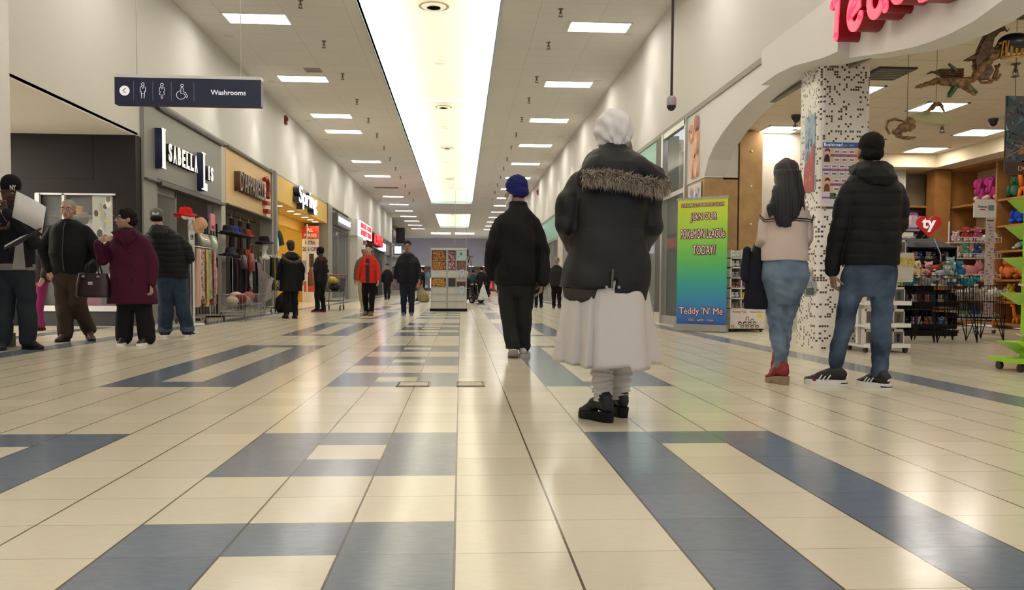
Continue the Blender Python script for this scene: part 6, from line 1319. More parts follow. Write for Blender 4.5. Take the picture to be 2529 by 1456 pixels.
for r_, z in enumerate((1.3, 1.95)):
    for j in range(10):
        y = 28.0+j*.53
        if proto_b is None: proto_b = o = handbag_thing(-7.7, y, z, .44, .30, '#1a1a22', 'x', 'black handbags in the yellow shop', .2)
        else: o = copy_tree(proto_b); o.location = (-7.7, y, z)
        o['label'] = 'black handbag on the %s shelf of the yellow shop, %s along it' % (['lower', 'upper'][r_], ORD[j])
for j in range(16):
    cloth_panel('hanging_bag', 24.7+j*.5, 25.1+j*.5, 2.25, 2.9, -7.5, '#1d1b20', 'dark bag hanging from the top rail of the yellow shop, %s along it' % ORD[j], 'bag', 'dark bags on the top rail of the yellow shop', 3, .05, 90+j, .2, n=8)
e = empty('umbrella', (-5.9, 27.3, 2.3), 'folded dark green umbrella hanging at the yellow shop entrance', 'umbrella'); b = B(); b.loft([(0, 0, -.45, .02, .02), (0, 0, -.35, .3, .42), (0, .05, .0, .22, .28), (0, .08, .35, .03, .04)], 16); o = b.build('canopy', mat('#143a24', .6), smooth='all'); o.parent = e; b = B(); b.tube([(0, .08, .3), (0, .08, .78)], .01, 6); o = b.build('shaft', m_dark); o.parent = e
for k, (y, z) in enumerate(((25.7, 1.93), (26.4, 1.93))):
    o = handbag_thing(-5.65, y, z-.2, .42, .42, '#c9d3e6', '%s pale blue shopping tote hanging at the yellow shop entrance' % ('nearer' if k == 0 else 'farther')); 
e = empty('tote_rail', (-5.65, 26.05, 2.3), 'short rail holding the pale totes at the yellow shop entrance', 'rail'); b = B(); b.tube([(0, -.7, .06), (0, .7, .06)], .012, 6); b.tube([(0, -.7, .06), (0, -.7, .8)], .008, 6); b.tube([(0, .7, .06), (0, .7, .8)], .008, 6); b.build('bar', m_chr, None).parent = e
# purse sale poster standing at the far corner of the yellow shop
e = empty('sale_poster', (-5.7, 32.6, 0), 'tall red and white ALL PURSES EXTRA 20% OFF poster beside the yellow shop entrance', 'poster')
q0 = (-6.02, 32.6); xd_ = (1, 0, 0)
b = B(); b.box(-6.02, -5.40, 32.6, 32.65, .0, 2.9, mat('#d9cdc9', .5)); b.box(-6.02, -5.40, 32.59, 32.6, 2.42, 2.9, mat('#c8372f', .5)); b.box(-5.75, -5.58, 32.58, 32.6, 1.35, 1.85, mat('#1c3327', .5)); b.box(-6.0, -5.82, 32.59, 32.6, 1.1, 1.6, mat('#8a86a6', .5)); b.box(-5.55, -5.42, 32.585, 32.6, 1.2, 1.7, mat('#8a86a6', .5)); b.box(-5.95, -5.45, 32.59, 32.6, .4, .8, mat('#b9433c', .5)); b.build('board', None, None, recalc=False).parent = e; e.children[0].matrix_parent_inverse = e.matrix_basis.inverted()
for t_, z, h, x0_, x1_, c in (('ALL', 2.68, .14, -5.82, -5.60, '#f0e8e2'), ('PURSES', 2.47, .14, -5.95, -5.47, '#f0e8e2'), ('EXTRA', 2.2, .14, -5.9, -5.52, '#4b4a6c'), ('20% OFF', 1.95, .16, -6.0, -5.42, '#4b4a6c')): lettering('text', t_, (x0_, 32.585, z), xd_, h, x1_-x0_, .006, mat(c, .5), e, off=.02)
b = B(); b.tube([(-5.8, 32.4, 0), (-5.8, 32.4, 2.95)], .03, 8); b.build('post', mat('#c9c5bd', .4), e)
# ---- shopping cart
e = empty('shopping_cart', (-3.42, 23.2, 0), 'black shopping cart with red handle and yellow goods beside the white-striped trousers shopper', 'cart')
mb = mat('#2a2a2c', .5); mr_ = mat('#b02418', .4)
b = B(); x0, x1, y0, y1 = -.24, .24, -.42, .42
for z, s in ((.5, .85), (.62, .9), (.74, .95), (.86, 1)): b.tube([(x0*s, y0*s, z), (x1*s, y0*s, z), (x1*s, y1*s, z), (x0*s, y1*s, z), (x0*s, y0*s, z)], .006, 5)
for k in range(13):
    t = k/12
    for xx, yy_ in ((x0+(x1-x0)*t, y0), (x0+(x1-x0)*t, y1), (x0, y0+(y1-y0)*t), (x1, y0+(y1-y0)*t)): b.tube([(xx*.85, yy_*.85, .5), (xx, yy_, .86)], .004, 4)
b.build('basket', mb, None).parent = e
b = B(); b.box(-.2, .2, -.36, .36, .5, .51); b.box(-.2, .2, -.3, .3, .24, .26); b.build('deck', mb, None).parent = e
b = B(); 
for sx in (-1, 1): b.tube([(sx*.2, -.4, .12), (sx*.2, .42, .12)], .012, 6); b.tube([(sx*.2, .3, .12), (sx*.2, .38, .5), (sx*.24, .46, .94)], .012, 6); b.tube([(sx*.2, -.3, .12), (sx*.2, -.34, .5)], .012, 6)
b.build('chassis', m_chr, None).parent = e
b = B(); b.tube([(-.25, .46, .95), (.25, .46, .95)], .018, 8); b.build('handle', mr_, None).parent = e
for sx in (-1, 1):
    for y in (-.36, .36):
        b = B(); b.tube([(sx*.2-.015, y, .06), (sx*.2+.015, y, .06)], .06, 14); b.tube([(sx*.2, y, .06), (sx*.2, y, .13)], .008, 6); b.build('caster', mat('#3a3a3c', .5), None).parent = e
V = B(); V.sph((0, 0, 0), (.14, .16, .1)); thing('goods_bag', V, mat('#c9b53f', .5, bump=(20, .6)), 'yellow packaged goods lying in the shopping cart', 'goods', smooth='all').location = (-3.45, 23.1, .80)
V = B(); V.sph((0, 0, 0), (.17, .2, .12)); thing('goods_bag', V, mat('#1c1c1f', .5, bump=(14, .6)), 'black sack lying in the shopping cart', 'goods', smooth='all').location = (-3.42, 23.25, .63)
# shirts inside the shop past the yellow one
for j in range(8):
    cloth_panel('shirt', 34.9+j*.33, 35.2+j*.33, .55, 1.15, XL-.5, '#26272d', 'dark shirt on the low rack behind glass past the yellow shop, %s along' % ORD[j], 'shirt', 'dark shirts on the low rack', 2, .04, 120+j, .2, n=8)
rail_rack('low chrome rack of dark shirts behind the glass past the yellow shop', XL-.62, 34.8, 37.6, 1.22)
# deep interior of the two nearest left shops
b = B(); b.box(-7.7, -7.6, 14.45, 19.1, 0, 3.3, mat('#1f1c1c', .8)); b.box(-7.7, -7.6, 19.25, 24.0, 0, 3.3, mat('#54483a', .8)); struct('wall_inner_shops', b)
e = empty('glass_panel', (XL-.05, 15.6, 0), 'framed glass side panel of the grey shop with pale backing', 'window'); e['kind'] = 'structure'
b = B(); b.box(XL-.1, XL-.02, 15.06, 15.12, 0, 2.4); b.box(XL-.1, XL-.02, 16.15, 16.25, 0, 2.4); b.box(XL-.1, XL-.02, 15.06, 16.2, 2.28, 2.4); b.build('panel_frame', m_gray, e); B().box(XL-.5, XL-.46, 15.1, 16.15, 0, 2.3).build('backing', mat('#a8a9a4', .6), e); B().quad((XL-.05, 15.1, 0), (XL-.05, 16.18, 0), (XL-.05, 16.18, 2.3), (XL-.05, 15.1, 2.3)).build('pane', m_glass, e)
troffer(-6.6, 21.5, 'warm ceiling panel inside the shop under the cream fascia', .6, 1.2, 3.29, None, mat('#ffe3b8', .5, emit=4)); troffer(-6.6, 16.8, 'dim ceiling panel inside the grey fascia shop', .6, 1.2, 3.29, None, mat('#ffeed8', .5, emit=1.5)); troffer(-6.3, 14.75+.0, 'ceiling panel above the display of the brown shop window', .6, .5, 3.29, None, mat('#ffeed8', .5, emit=5))
for k, y in enumerate((37, 44, 49.5, 55, 61)): troffer(-6.9, y, 'pale ceiling panel inside the farther left shops, %s from the camera' % ORD[k], .6, 1.6, 3.29, 'panels inside the farther left shops', mat('#eef2ff', .5, emit=6))
# ================================================================ TOY SHOP GOODS
m_blk = mat('#0f0f10', .7); m_wht = mat('#dcdad6', .4); m_lime = mat('#9ccb2e', .45)
def plush(c, c2=None, s=1.0, kind='bear', loc=(0, 0, 0), rz=0, label='', grp='plush toys', cat='plush toy'):
    """soft toy about 0.2 m tall: belly, head, ears, arms, legs; muzzle and eyes are parts"""
    e = empty('plush_toy', loc, label, cat, grp, rz); m1 = mat(c, .9, bump=(90, .4)); m2 = mat(c2 or c, .9, bump=(90, .4))
    b = B(); A = lambda p, r, m=m1: b.sph(tuple(x*s for x in p), tuple(x*s for x in r), m, 10, 7)
    if kind == 'bear':
        A((0, 0, .065), (.052, .045, .062)); A((0, -.008, .150), (.048, .044, .044))
        for q in (-1, 1): A((q*.036, 0, .188), (.016, .010, .016)); A((q*.055, -.02, .080), (.018, .020, .036)); A((q*.035, -.055, .022), (.022, .040, .022), m2)
    elif kind == 'giraffe':
        A((0, .0, .10), (.05, .09, .055)); b.tube([(0, -.07*s, .12*s), (0, -.10*s, .22*s), (0, -.11*s, .30*s)], [.035*s, .024*s, .022*s], 10, m1); A((0, -.13, .31), (.026, .05, .026))
        for x in (-.03, .03):
            for y in (-.06, .06): b.tube([(x*s, y*s, .09*s), (x*1.3*s, y*1.1*s, 0)], [.018*s, .022*s], 8, m1)
            A((x*.6, -.10, .35), (.006, .006, .02), m2)
    elif kind == 'elephant':
        A((0, 0, .08), (.06, .055, .075)); A((0, -.03, .18), (.052, .046, .05)); b.tube([(0, -.07*s, .18*s), (0, -.10*s, .12*s), (0, -.11*s, .07*s)], [.02*s, .015*s, .012*s], 8, m1)
        for q in (-1, 1): A((q*.07, -.01, .18), (.035, .012, .045), m1); A((q*.04, -.06, .03), (.026, .04, .026), m2); A((q*.06, -.03, .10), (.02, .025, .035), m1)
    elif kind == 'turtle':
        A((0, 0, .045), (.085, .075, .045)); A((0, -.09, .04), (.03, .035, .026), m2)
        for x, y in ((-.07, -.05), (.07, -.05), (-.07, .05), (.07, .05)): A((x, y, .018), (.028, .028, .016), m2)
    else:
        A((0, 0, .05), (.06, .085, .048)); A((0, -.085, .085), (.042, .040, .038)); b.tube([(0, .07*s, .05*s), (.03*s, .13*s, .07*s)], [.014*s, .008*s], 6, m2)
        for q in (-1, 1): A((q*.03, -.08, .12), (.014, .01, .02), m2); A((q*.035, -.08, .015), (.018, .028, .015), m2)
    o = b.build('body', smooth='all'); o.parent = e
    hz, hy = {'bear': (.150, -.05), 'giraffe': (.315, -.17), 'elephant': (.185, -.072), 'turtle': (.045, -.122)}.get(kind, (.088, -.12))
    b = B()
    for q in (-1, 1): b.sph((q*.017*s, hy*s, (hz+.008)*s), .006*s, mat('#141214', .2), 6, 5)
    o = b.build('eye', smooth='all'); o.parent = e
    if kind in ('bear', 'cat'): b = B(); b.sph((0, (hy-.003)*s, (hz-.012)*s), (.017*s, .012*s, .012*s), m2, 8, 6); o = b.build('muzzle', smooth='all'); o.parent = e
    return e
_pl = {}
def plush2(c, c2, s, kind, loc, rz, label, grp):
    loc = (loc[0], loc[1], loc[2]+.006*s)
    k = (c, c2, s, kind)
    if k in _pl: o = copy_tree(_pl[k]); o.location = loc; o.rotation_euler = (0, 0, rz); tag(o, label, 'plush toy', grp); return o
    _pl[k] = plush(c, c2, s, kind, loc, rz, label, grp); return _pl[k]
# ---- wooden wall shelving along the right wall and the back
b_w = mat('#a1713c', .5, var=(4, '#8a5d2e', .8)); m_bk = mat('#b9ac92', .8)
e = empty('toy_shelving', (9.7, 13.6, 0), 'tall honey-coloured wooden cubby shelving along the right wall of the toy shop', 'shelving')
b = B(); b.box(9.93, 9.99, 10.6, 16.5, 0, 2.95, m_bk); b.build('back_panel', None, e)
for y in (10.6, 12.4, 14.35, 15.8, 16.4):
    B().box(9.38, 9.93, y-.02, y+.02, 0, 2.95).build('upright', b_w, e)
for z in (.08, .46, .84, 1.34, 1.78, 2.24): B().box(9.40, 9.93, 10.6, 16.4, z-.018, z+.018).build('shelf_board', b_w, e)
B().box(9.38, 9.99, 10.6, 16.4, 2.93, 2.97).build('top_board', b_w, e)
e = empty('toy_shelving', (7.4, 16.3, 0), 'wooden shelving with pale back panel along the back wall of the toy shop', 'shelving')
B().box(5.2, 9.3, 16.5, 16.58, 0, 2.9).build('back_panel', mat('#b9a98a', .8), e)
for x in (5.2, 6.6, 8.0, 9.3): B().box(x-.02, x+.02, 16.0, 16.5, 0, 2.28).build('upright', b_w, e)
B().box(9.05, 9.36, 15.7, 16.0, 0, 2.95).build('corner_post', b_w, e)
for z in (.1, .5, .95, 1.4, 1.82, 2.28): B().box(5.2, 9.3, 15.98, 16.5, z-.018, z+.018).build('shelf_board', b_w if z > 2 else mat('#8f8a80', .6), e)
# big plush on the right shelving
for k, y in enumerate((14.95, 14.62)): plush2('#a03070', '#c9a0a0', 1.9, 'elephant', (9.55, y, 2.26), R(-60), 'magenta elephant plush on the top right shelf, %s one' % ['farther', 'nearer'][k], 'magenta elephants on the top shelf')
plush2('#3f6a52', '#2c5040', 1.9, 'bear', (9.6, 14.14, 2.26), R(-60), 'dark green plush at the end of the magenta elephants on the top shelf', None)
for k in range(6): plush2('#d9762c', '#c9661f', 1.55, 'giraffe', (9.62, 13.88-.27*k, 2.26), R(-75), 'orange giraffe plush on the top right shelf, %s from the magenta elephants' % ORD[k], 'orange giraffes on the top shelf')
for k in range(3): plush2('#1f3fa0', '#2b54c0', 2.0, 'bear', (9.56, 13.95-.38*k, 1.80), R(-65), 'royal blue plush on the shelf under the giraffes, %s from the back' % ORD[k], 'blue plush on the right shelving')
for k in range(4): plush2('#2c8f80', '#b0b8a8', 1.5, 'turtle', (9.56, 13.85-.42*k, 1.36), R(-70), 'teal turtle plush on the right shelving, %s from the back' % ORD[k], 'teal turtles on the right shelving')
for k in range(4): plush2('#c9cba0', '#4a8fb0', 1.5, 'cat', (9.56, 13.3-.4*k, .86+.0), R(-70), 'cream and blue plush on the right shelving, %s from the back' % ORD[k], 'cream and blue plush')
for k in range(3): plush2('#d27a3a', '#b8642a', 1.9, 'bear', (9.55, 14.2-.4*k, .86), R(-65), 'orange bear plush on the middle right shelf, %s from the back' % ORD[k], 'orange bears on the middle shelf')
for k in range(9): plush2('#e58a32' if k % 3 else '#d9c23a', '#d27a2a', .98 if k % 3 else 1.5, 'giraffe' if k % 3 else 'bear', (9.55, 14.12-.205*k, .10 if k % 2 else .48), R(-75), '%s plush on the lowest right shelves, %s from the back' % ('orange' if k % 3 else 'yellow', ORD[k]), 'orange and yellow plush on the lowest shelves')
bc = [('#6b4a2c', 'brown'), ('#b9806a', 'dusty pink'), ('#4a3a30', 'dark brown'), ('#8a8078', 'grey'), ('#a86a4a', 'rust')]
for k in range(10): plush2(bc[k % 5][0], '#c9b49a', 1.35, 'bear', (9.56, 15.6-.32*(k % 4)-.0, (.48, .86, 1.36)[k // 4]), R(-60), '%s plush in the back cubbies, %s row, %s along' % (bc[k % 5][1], ['low', 'middle', 'upper'][k//4], ORD[k % 4]), 'plush in the back cubbies')
# pink window boxes on the back shelving
def toy_box(loc, w_, h, d, c, label, grp, inner='#b9b0c0', rz=0, doll='#d9c4c8'):
    e = empty('toy_box', loc, label, 'toy box', grp, rz)
    b = B(); b.box(-w_/2, w_/2, -d/2+.01, d/2, 0, h); b.box(-w_/2, w_/2, -d/2, -d/2+.01, 0, h*.12); b.box(-w_/2, w_/2, -d/2, -d/2+.01, h*.85, h); b.box(-w_/2, -w_/2+w_*.08, -d/2, -d/2+.01, 0, h); b.box(w_/2-w_*.08, w_/2, -d/2, -d/2+.01, 0, h); o = b.build('carton', mat(c, .5)); o.parent = e
    b = B(); b.box(-w_*.41, w_*.41, -d/2+.004, -d/2+.009, h*.12, h*.85); o = b.build('window', mat(inner, .3)); o.parent = e
    b = B(); b.sph((0, -d/2+.0, h*.62), (w_*.17, .012, w_*.17), None, 8, 6); b.sph((0, -d/2, h*.36), (w_*.14, .012, h*.16), None, 8, 6); o = b.build('figure', mat(doll, .7), smooth='all'); o.parent = e
    return e
pk = [('#a8528c', 'magenta'), ('#8a5a9c', 'violet'), ('#b0689a', 'pink'), ('#7a4f8f', 'purple')]
n = 0
for z in (1.42, 1.84, .97):
    for x in (5.6, 6.05, 6.95, 7.45, 8.3, 8.75):
        toy_box((x, 16.15, z), .40, .33, .2, pk[n % 4][0], '%s doll box on the back shelving, %s in the %s row' % (pk[n % 4][1], ORD[n % 6], {1.42: 'middle', 1.84: 'upper', .97: 'lower'}[z]), 'window boxes on the back shelving'); n += 1
# ---- black tiered plush display with red heart
hx, hy = 6.90, 12.3; hs = 12.3/11.8
e = empty('plush_display', (hx, hy, 0), 'black tiered display of small plush topped by a red heart sign reading ty', 'display')
zt = lambda z: .708+(z-.708)*hs
for (z, wx) in ((.12, .80), (.45, .80), (.78, .78), (1.08, .74)):
    b = B(); b.box(-wx/2, wx/2, -.3, .3, z-.02, z); b.box(-wx/2, wx/2, -.31, -.29, z, z+.05); b.box(-wx/2, -wx/2+.015, -.3, .3, z, z+.22); b.box(wx/2-.015, wx/2, -.3, .3, z, z+.22); o = b.build('tier', m_blk); o.parent = e
b = B(); b.box(-.36, .36, .26, .3, 0, 1.42); b.box(-.4, .4, -.32, .32, 0, .08); o = b.build('body', m_blk); o.parent = e
b = B(); b.add([(-.38, -.3, 1.30), (.38, -.3, 1.30), (.28, .2, 1.46), (-.28, .2, 1.46), (-.38, -.3, 1.28), (.38, -.3, 1.28), (.28, .2, 1.44), (-.28, .2, 1.44)], [(0, 1, 2, 3), (7, 6, 5, 4), (0, 4, 5, 1), (1, 5, 6, 2), (2, 6, 7, 3), (3, 7, 4, 0)]); b.add([(-.1, 0, 1.44), (.1, 0, 1.44), (0, 0, 1.62)], [(0, 1, 2)]); o = b.build('canopy', m_blk); o.parent = e
heart = [(.0, -.17)] + [(.19*math.sin(t)**3/1.0, (.145*math.cos(t)-.055*math.cos(2*t)-.022*math.cos(3*t)-.011*math.cos(4*t))) for t in [math.pi-.28-k*(math.pi-.28)*2/40 for k in range(1, 40)]]
b = B(); b.prism(heart, lambda a, z: (-.06+a, -.30, 1.62+z), lambda a, z: (-.06+a, -.28, 1.62+z)); o = b.build('heart_sign', mat('#c8242c', .4)); o.parent = e; hobj = o
for t_, s1, s2 in (('ty', 0, 0),): 
    o = lettering('letters', 'ty', (hx-.17, hy-.302, 1.52), (1, 0, 0), .20, .21, .006, m_w, e, off=.03)
b = B(); b.tube([(-.05, -.29, 1.46), (0, -.2, 1.44)], .006, 5); b.tube([(-.10, -.29, 1.5), (-.14, -.2, 1.4)], .004, 5); b.tube([(.0, -.33, 1.42), (.10, -.34, 1.2), (.12, -.33, .95)], .01, 5); o = b.build('wire', m_chr); o.parent = e
tc = [('#8a5a3c', 'brown'), ('#b9a08c', 'tan'), ('#9a7fb0', 'lilac'), ('#c98a8f', 'pink'), ('#5a5a60', 'grey'), ('#d9d0c4', 'cream'), ('#3a6fa8', 'blue'), ('#3a2c28', 'dark brown')]
for r_, z in enumerate((1.08, .78, .45, .12)):
    for k in range(7): c = tc[(k*3+r_*5) % 8]; plush2(c[0], '#c9b8a4', .78, 'bear', (hx-.30+.10*k, hy-.14-.05*(k % 2), z), R(0), '%s small plush on tier %s of the heart display, %s from left' % (c[1], ['one', 'two', 'three', 'four'][r_], ORD[k]), 'small plush on the heart display')
# ---- two black wire bins heaped with plush
for bi, (x0, x1, y0, y1) in enumerate(((5.52, 6.08, 10.45, 11.0), (6.12, 6.68, 10.5, 11.05))):
    wire_basket('wire_bin', x0, x1, y0, y1, .42, .86, 'vee', 'black wire bin on splayed legs heaped with plush, %s of the two' % ['left', 'right'][bi], 'bin', m_blk, .04, .003)
    c3 = [('#a8b04a', 'lime', 'cat'), ('#2c6f9a', 'blue', 'bear'), ('#b07a80', 'dusty pink', 'bear'), ('#8a8a8c', 'grey', 'cat'), ('#6b4a34', 'brown', 'bear'), ('#1b1a1c', 'black', 'cat'), ('#2a8090', 'teal', 'cat'), ('#c9a0a8', 'pale pink', 'bear'), ('#7a9a9c', 'grey-green', 'bear'), ('#3f5f8a', 'navy', 'cat'), ('#c9b48a', 'sand', 'bear'), ('#a03a3a', 'red', 'bear')]
    for k in range(14):
        c = c3[(k*5+bi*3) % 12]; xx = x0+.10+(k % 4)*.12; yy_ = y0+.10+((k//4) % 3)*.15; zz = .80 if k < 12 else .90
        plush2(c[0], '#c9bda8', 1.15, c[2], (xx, yy_, zz-.08+.05*((k*7) % 3)), R(37*k % 120-60), '%s plush in the %s wire bin, %s of the heap' % (c[1], ['left', 'right'][bi], ORD[k]), 'plush in the %s wire bin' % ['left', 'right'][bi])
# second pair of tiers low behind: wire display of white plush
wire_basket('wire_bin', 6.75, 7.3, 10.9, 11.4, .30, .74, 'vee', 'farther black wire bin right of the two heaped bins', 'bin', m_blk, .04)
for k in range(8): plush2(['#d9d6cf', '#b9b0a4'][k % 2], '#a89a88', 1.0, 'cat', (6.87+.14*(k % 4), 11.05+.16*(k//4), .58), R(20*k), '%s plush in the farther wire bin, %s' % (['white', 'beige'][k % 2], ORD[k]), 'plush in the farther wire bin')
# ---- white tiered rack with boxed figures
rx0, rx1, ry0, ry1 = 4.36, 4.82, 8.84, 9.28
e = empty('tiered_rack', ((rx0+rx1)/2, (ry0+ry1)/2, 0), 'white tiered rack on casters with boxed figures, beside the mosaic column', 'rack')
for x in (rx0+.03, rx1-.03): B().box(x-.02, x+.02, ry0+.2, ry0+.25, .09, 1.28).build('upright', m_wht, e)
ZT = (.07, .29, .53, .78, 1.04, 1.27)
for z in ZT: b = B(); b.box(rx0-.02, rx1+.04, ry0, ry1, z-.012, z+.012); b.box(rx0-.02, rx1+.04, ry0-.012, ry0, z-.015, z+.03); b.build('shelf', m_wht, e)
for x in (rx0+.02, rx1-.0):
    for y in (ry0+.03, ry1-.03): b = B(); b.tube([(x-.015, y, .032), (x+.015, y, .032)], .032, 12); b.build('caster', mat('#2a2622', .5), e)
fc = [('#7a3f30', 'red-brown'), ('#5d4a3c', 'brown'), ('#8a5a6a', 'rose'), ('#3c4a5a', 'slate'), ('#a8502c', 'orange'), ('#4a5a4a', 'green'), ('#2c2c30', 'black')]
n = 0
for zi, z in enumerate(ZT[:-1]):
    for k in range(3):
        c = fc[(n*3) % 7]; toy_box((rx0+.08+.155*k, ry0+.09, z+.013), .125, .17, .10, '#cdc6c2', 'boxed %s figure on the white rack, %s shelf up, %s from left' % (c[1], ORD[zi], ORD[k]), 'boxed figures on the white rack', inner='#5a5450', doll=c[0]); n += 1
e = empty('figure_sign', (4.76, 8.79, .92), 'yellow and black POP! card propped on the white tiered rack', 'sign'); b = B(); b.box(-.09, .09, 0, .01, -.128, .16); o = b.build('card', mat('#b9b4a8', .5)); o.parent = e
lettering('text', 'POP!', (4.68, 8.788, .93), (1, 0, 0), .10, .16, .004, mat('#c9a21f', .5), e, off=.03, lean=.2)

# ---- white plush rack with tall printed header
px, py_ = 8.0, 12.9; k_ = 12.9/13.5
e = empty('plush_rack', (px, py_, 0), 'white wire plush rack on casters with tall patterned Pusheen header strip', 'rack')
b = B(); b.box(-.06, .30, -.22, -.20, 1.80, 2.03, m_wht); b.box(-.03, .27, -.22, -.20, 2.03, 2.08, m_wht); o = b.build('header'); o.parent = e
o = B().box(.13, .27, -.235, -.225, .26, 1.80).build('side_strip', mat('#c9b9b4', .5)); o.parent = e
b = B(); rr = random.Random(3)
for j in range(30): x, z = rr.uniform(.155, .245), .30+.048*j; w_ = rr.choice((.022, .014, .03)); b.box(x-w_, x+w_ if x+w_ < .27 else .268, -.238, -.235, z-.011, z+.011)
o = b.build('strip_print', mat('#8f8784', .6)); o.parent = e
lettering('text', 'Pusheen', (px+.01, py_-.221, 1.95), (1, 0, 0), .035, .14, .003, mat('#3a4a48', .5), e, off=.01); lettering('text', 'Pusheen', (px+.14, py_-.239, 1.74), (1, 0, 0), .028, .11, .003, mat('#3a3436', .5), e, off=.01)
b = B(); b.box(.17, .26, -.224, -.22, 1.91, 1.99, mat('#6f8a84', .5)); b.box(.04, .12, -.224, -.22, 1.915, 1.93, mat('#b03a3a', .5)); o = b.build('header_print'); o.parent = e
b = B()
for x in (-.32, .32): b.tube([(x, 0, .06), (x, 0, 1.75)], .012, 6)
b.tube([(-.35, -.25, .06), (.35, -.25, .06)], .014, 6); b.tube([(-.35, .25, .06), (.35, .25, .06)], .014, 6); o = b.build('frame', m_wht); o.parent = e
for z in (.22, .52, .85, 1.17, 1.42):
    b = B()
    for y in (-.22, -.1, .02, .14): b.tube([(-.36, y, z), (.4, y, z)], .005, 4)
    b.tube([(-.36, -.22, z+.07), (.4, -.22, z+.07)], .006, 4)
    for k in range(15): x = -.36+.054*k; b.tube([(x, -.22, z), (x, -.22, z+.07)], .004, 4)
    o = b.build('wire_shelf', m_wht); o.parent = e
for x in (-.3, .3):
    for y in (-.24, .24): b = B(); b.tube([(x-.015, y, .032), (x+.015, y, .032)], .032, 12); o = b.build('caster', mat('#2a2622', .5)); o.parent = e
pc = [('#d9d4cc', 'white', 'cat'), ('#a3a08c', 'grey', 'cat'), ('#6f9a78', 'green', 'bear'), ('#c9a8b8', 'pale pink', 'cat'), ('#3f4f8a', 'blue', 'bear'), ('#a83a3c', 'red', 'bear'), ('#8a8a90', 'stone grey', 'cat'), ('#b0527a', 'magenta', 'bear'), ('#8a6a4a', 'brown', 'cat')]
for r_, z in enumerate((.225, .525, .855, 1.175, 1.425)):
    for k in range(4):
        c = pc[(k*2+r_*3) % 9]
        if r_ == 2 and k in (1, 2):
            if k == 1: plush2('#c9808c', '#d9a0a8', 1.9, 'cat', (px-.03, py_-.06, z+.01), R(75), 'large salmon pink cat plush on the white wire plush rack', None)
            continue
        plush2(c[0], '#cfc6bc', 1.15, c[2], (px-.27+.17*k, py_-.10, z), R(25*k-30), '%s plush on the white wire rack, %s shelf up, %s from left' % (c[1], ORD[r_], ORD[k]), 'plush on the white wire rack')
# ---- small stand of mini plush with printed base, behind the roll-up banner
sx0, sx1, sy = 4.20, 4.74, 12.95
e = empty('mini_plush_stand', ((sx0+sx1)/2, sy, 0), 'white stand of tiny plush with printed animal faces on its base, beside the roll-up banner', 'stand')
b = B(); b.box(sx0, sx0+.02, sy, sy+.35, .04, 1.28); b.box(sx1-.02, sx1, sy, sy+.35, .04, 1.22); b.box(sx0, sx1, sy+.33, sy+.35, .04, 1.28); b.build('casing', m_wht, e)
for z in (.36, .52, .68, .84, 1.0, 1.15): B().box(sx0, sx1, sy, sy+.33, z-.008, z+.008).build('shelf', m_wht, e)
b = B()
for x in (sx0+.18, sx0+.36): b.box(x-.006, x+.006, sy, sy+.33, .36, 1.28)
b.build('divider', m_wht, e)
b = B(); b.box(sx0, sx1+.02, sy-.03, sy, .05, .35, mat('#d9d2c9', .5)); rr = random.Random(6)
for r_, (z, n_) in enumerate(((.085, 7), (.135, 4), (.18, 3), (.215, 1))):
    for k in range(n_):
        x = (sx0+sx1)/2+(k-(n_-1)/2)*.078; c = rr.choice(['#6b5a4c', '#c9808c', '#8a4a30', '#9a9aa0', '#5a8a4a', '#7a3a4a', '#7a8fa8', '#d9d9dc']); b.sph((x, sy-.031, z), (.031, .006, .028), mat(c, .6), 10, 6); b.sph((x, sy-.036, z-.006), (.016, .003, .012), mat('#e2d8d0', .6), 8, 5)
b.tube([(sx1-.07, sy-.034, .25), (sx1-.07, sy-.03, .25)], .035, 14, mat('#d9cf2c', .5)); b.build('printed_base', None, e)
lettering('text', 'Teeny Tys', (sx0+.03, sy-.031, .29), (1, 0, 0), .04, .22, .003, mat('#8a4a34', .5), e, off=.01); lettering('text', 'Beanie Boos', (sx1-.22, sy-.031, .30), (1, 0, 0), .025, .2, .003, mat('#6a7ab8', .5), e)
B().box(sx0, sx1, sy-.0, sy+.34, .03, .05).build('base', m_blk, e)
b = B(); b.tube([(sx1-.05, sy+.02, .026), (sx1-.02, sy+.02, .026)], .026, 10); b.tube([(sx0+.02, sy+.02, .026), (sx0+.05, sy+.02, .026)], .026, 10); b.build('caster', mat('#2a2622', .5), e)
mc = [('#d8d5d0', 'white'), ('#cfcac4', 'ivory'), ('#a8a49c', 'grey'), ('#8a4a3c', 'rust'), ('#7a4a7a', 'purple'), ('#d9b42c', 'yellow'), ('#8a7a5a', 'khaki'), ('#3a5a50', 'dark green')]
rows_ = [1.16, 1.01, .85, .69, .53, .37]
for r_, z in enumerate(rows_):
    for c_ in range(3):
        cc2 = [0, 0, 0, 1, 0, 0, 2, 0, 2, 3, 4, 4, 0, 5, 5, 6, 6, 6][r_*3+c_]; c = mc[cc2]
        for k in range(2):
            for q in range(2 if r_ > 1 else 1):
                plush2(c[0], '#b9b0a4', .42 if r_ > 1 else .5, 'bear', (sx0+.055+.178*c_+.07*k, sy+.05+.07*q, z), 0, '%s tiny plush in the mini stand, %s row down, %s column, %s %s' % (c[1], ORD[r_], ORD[c_], ['left', 'right'][k], ['front', 'back'][q]), 'tiny plush in the mini stand')
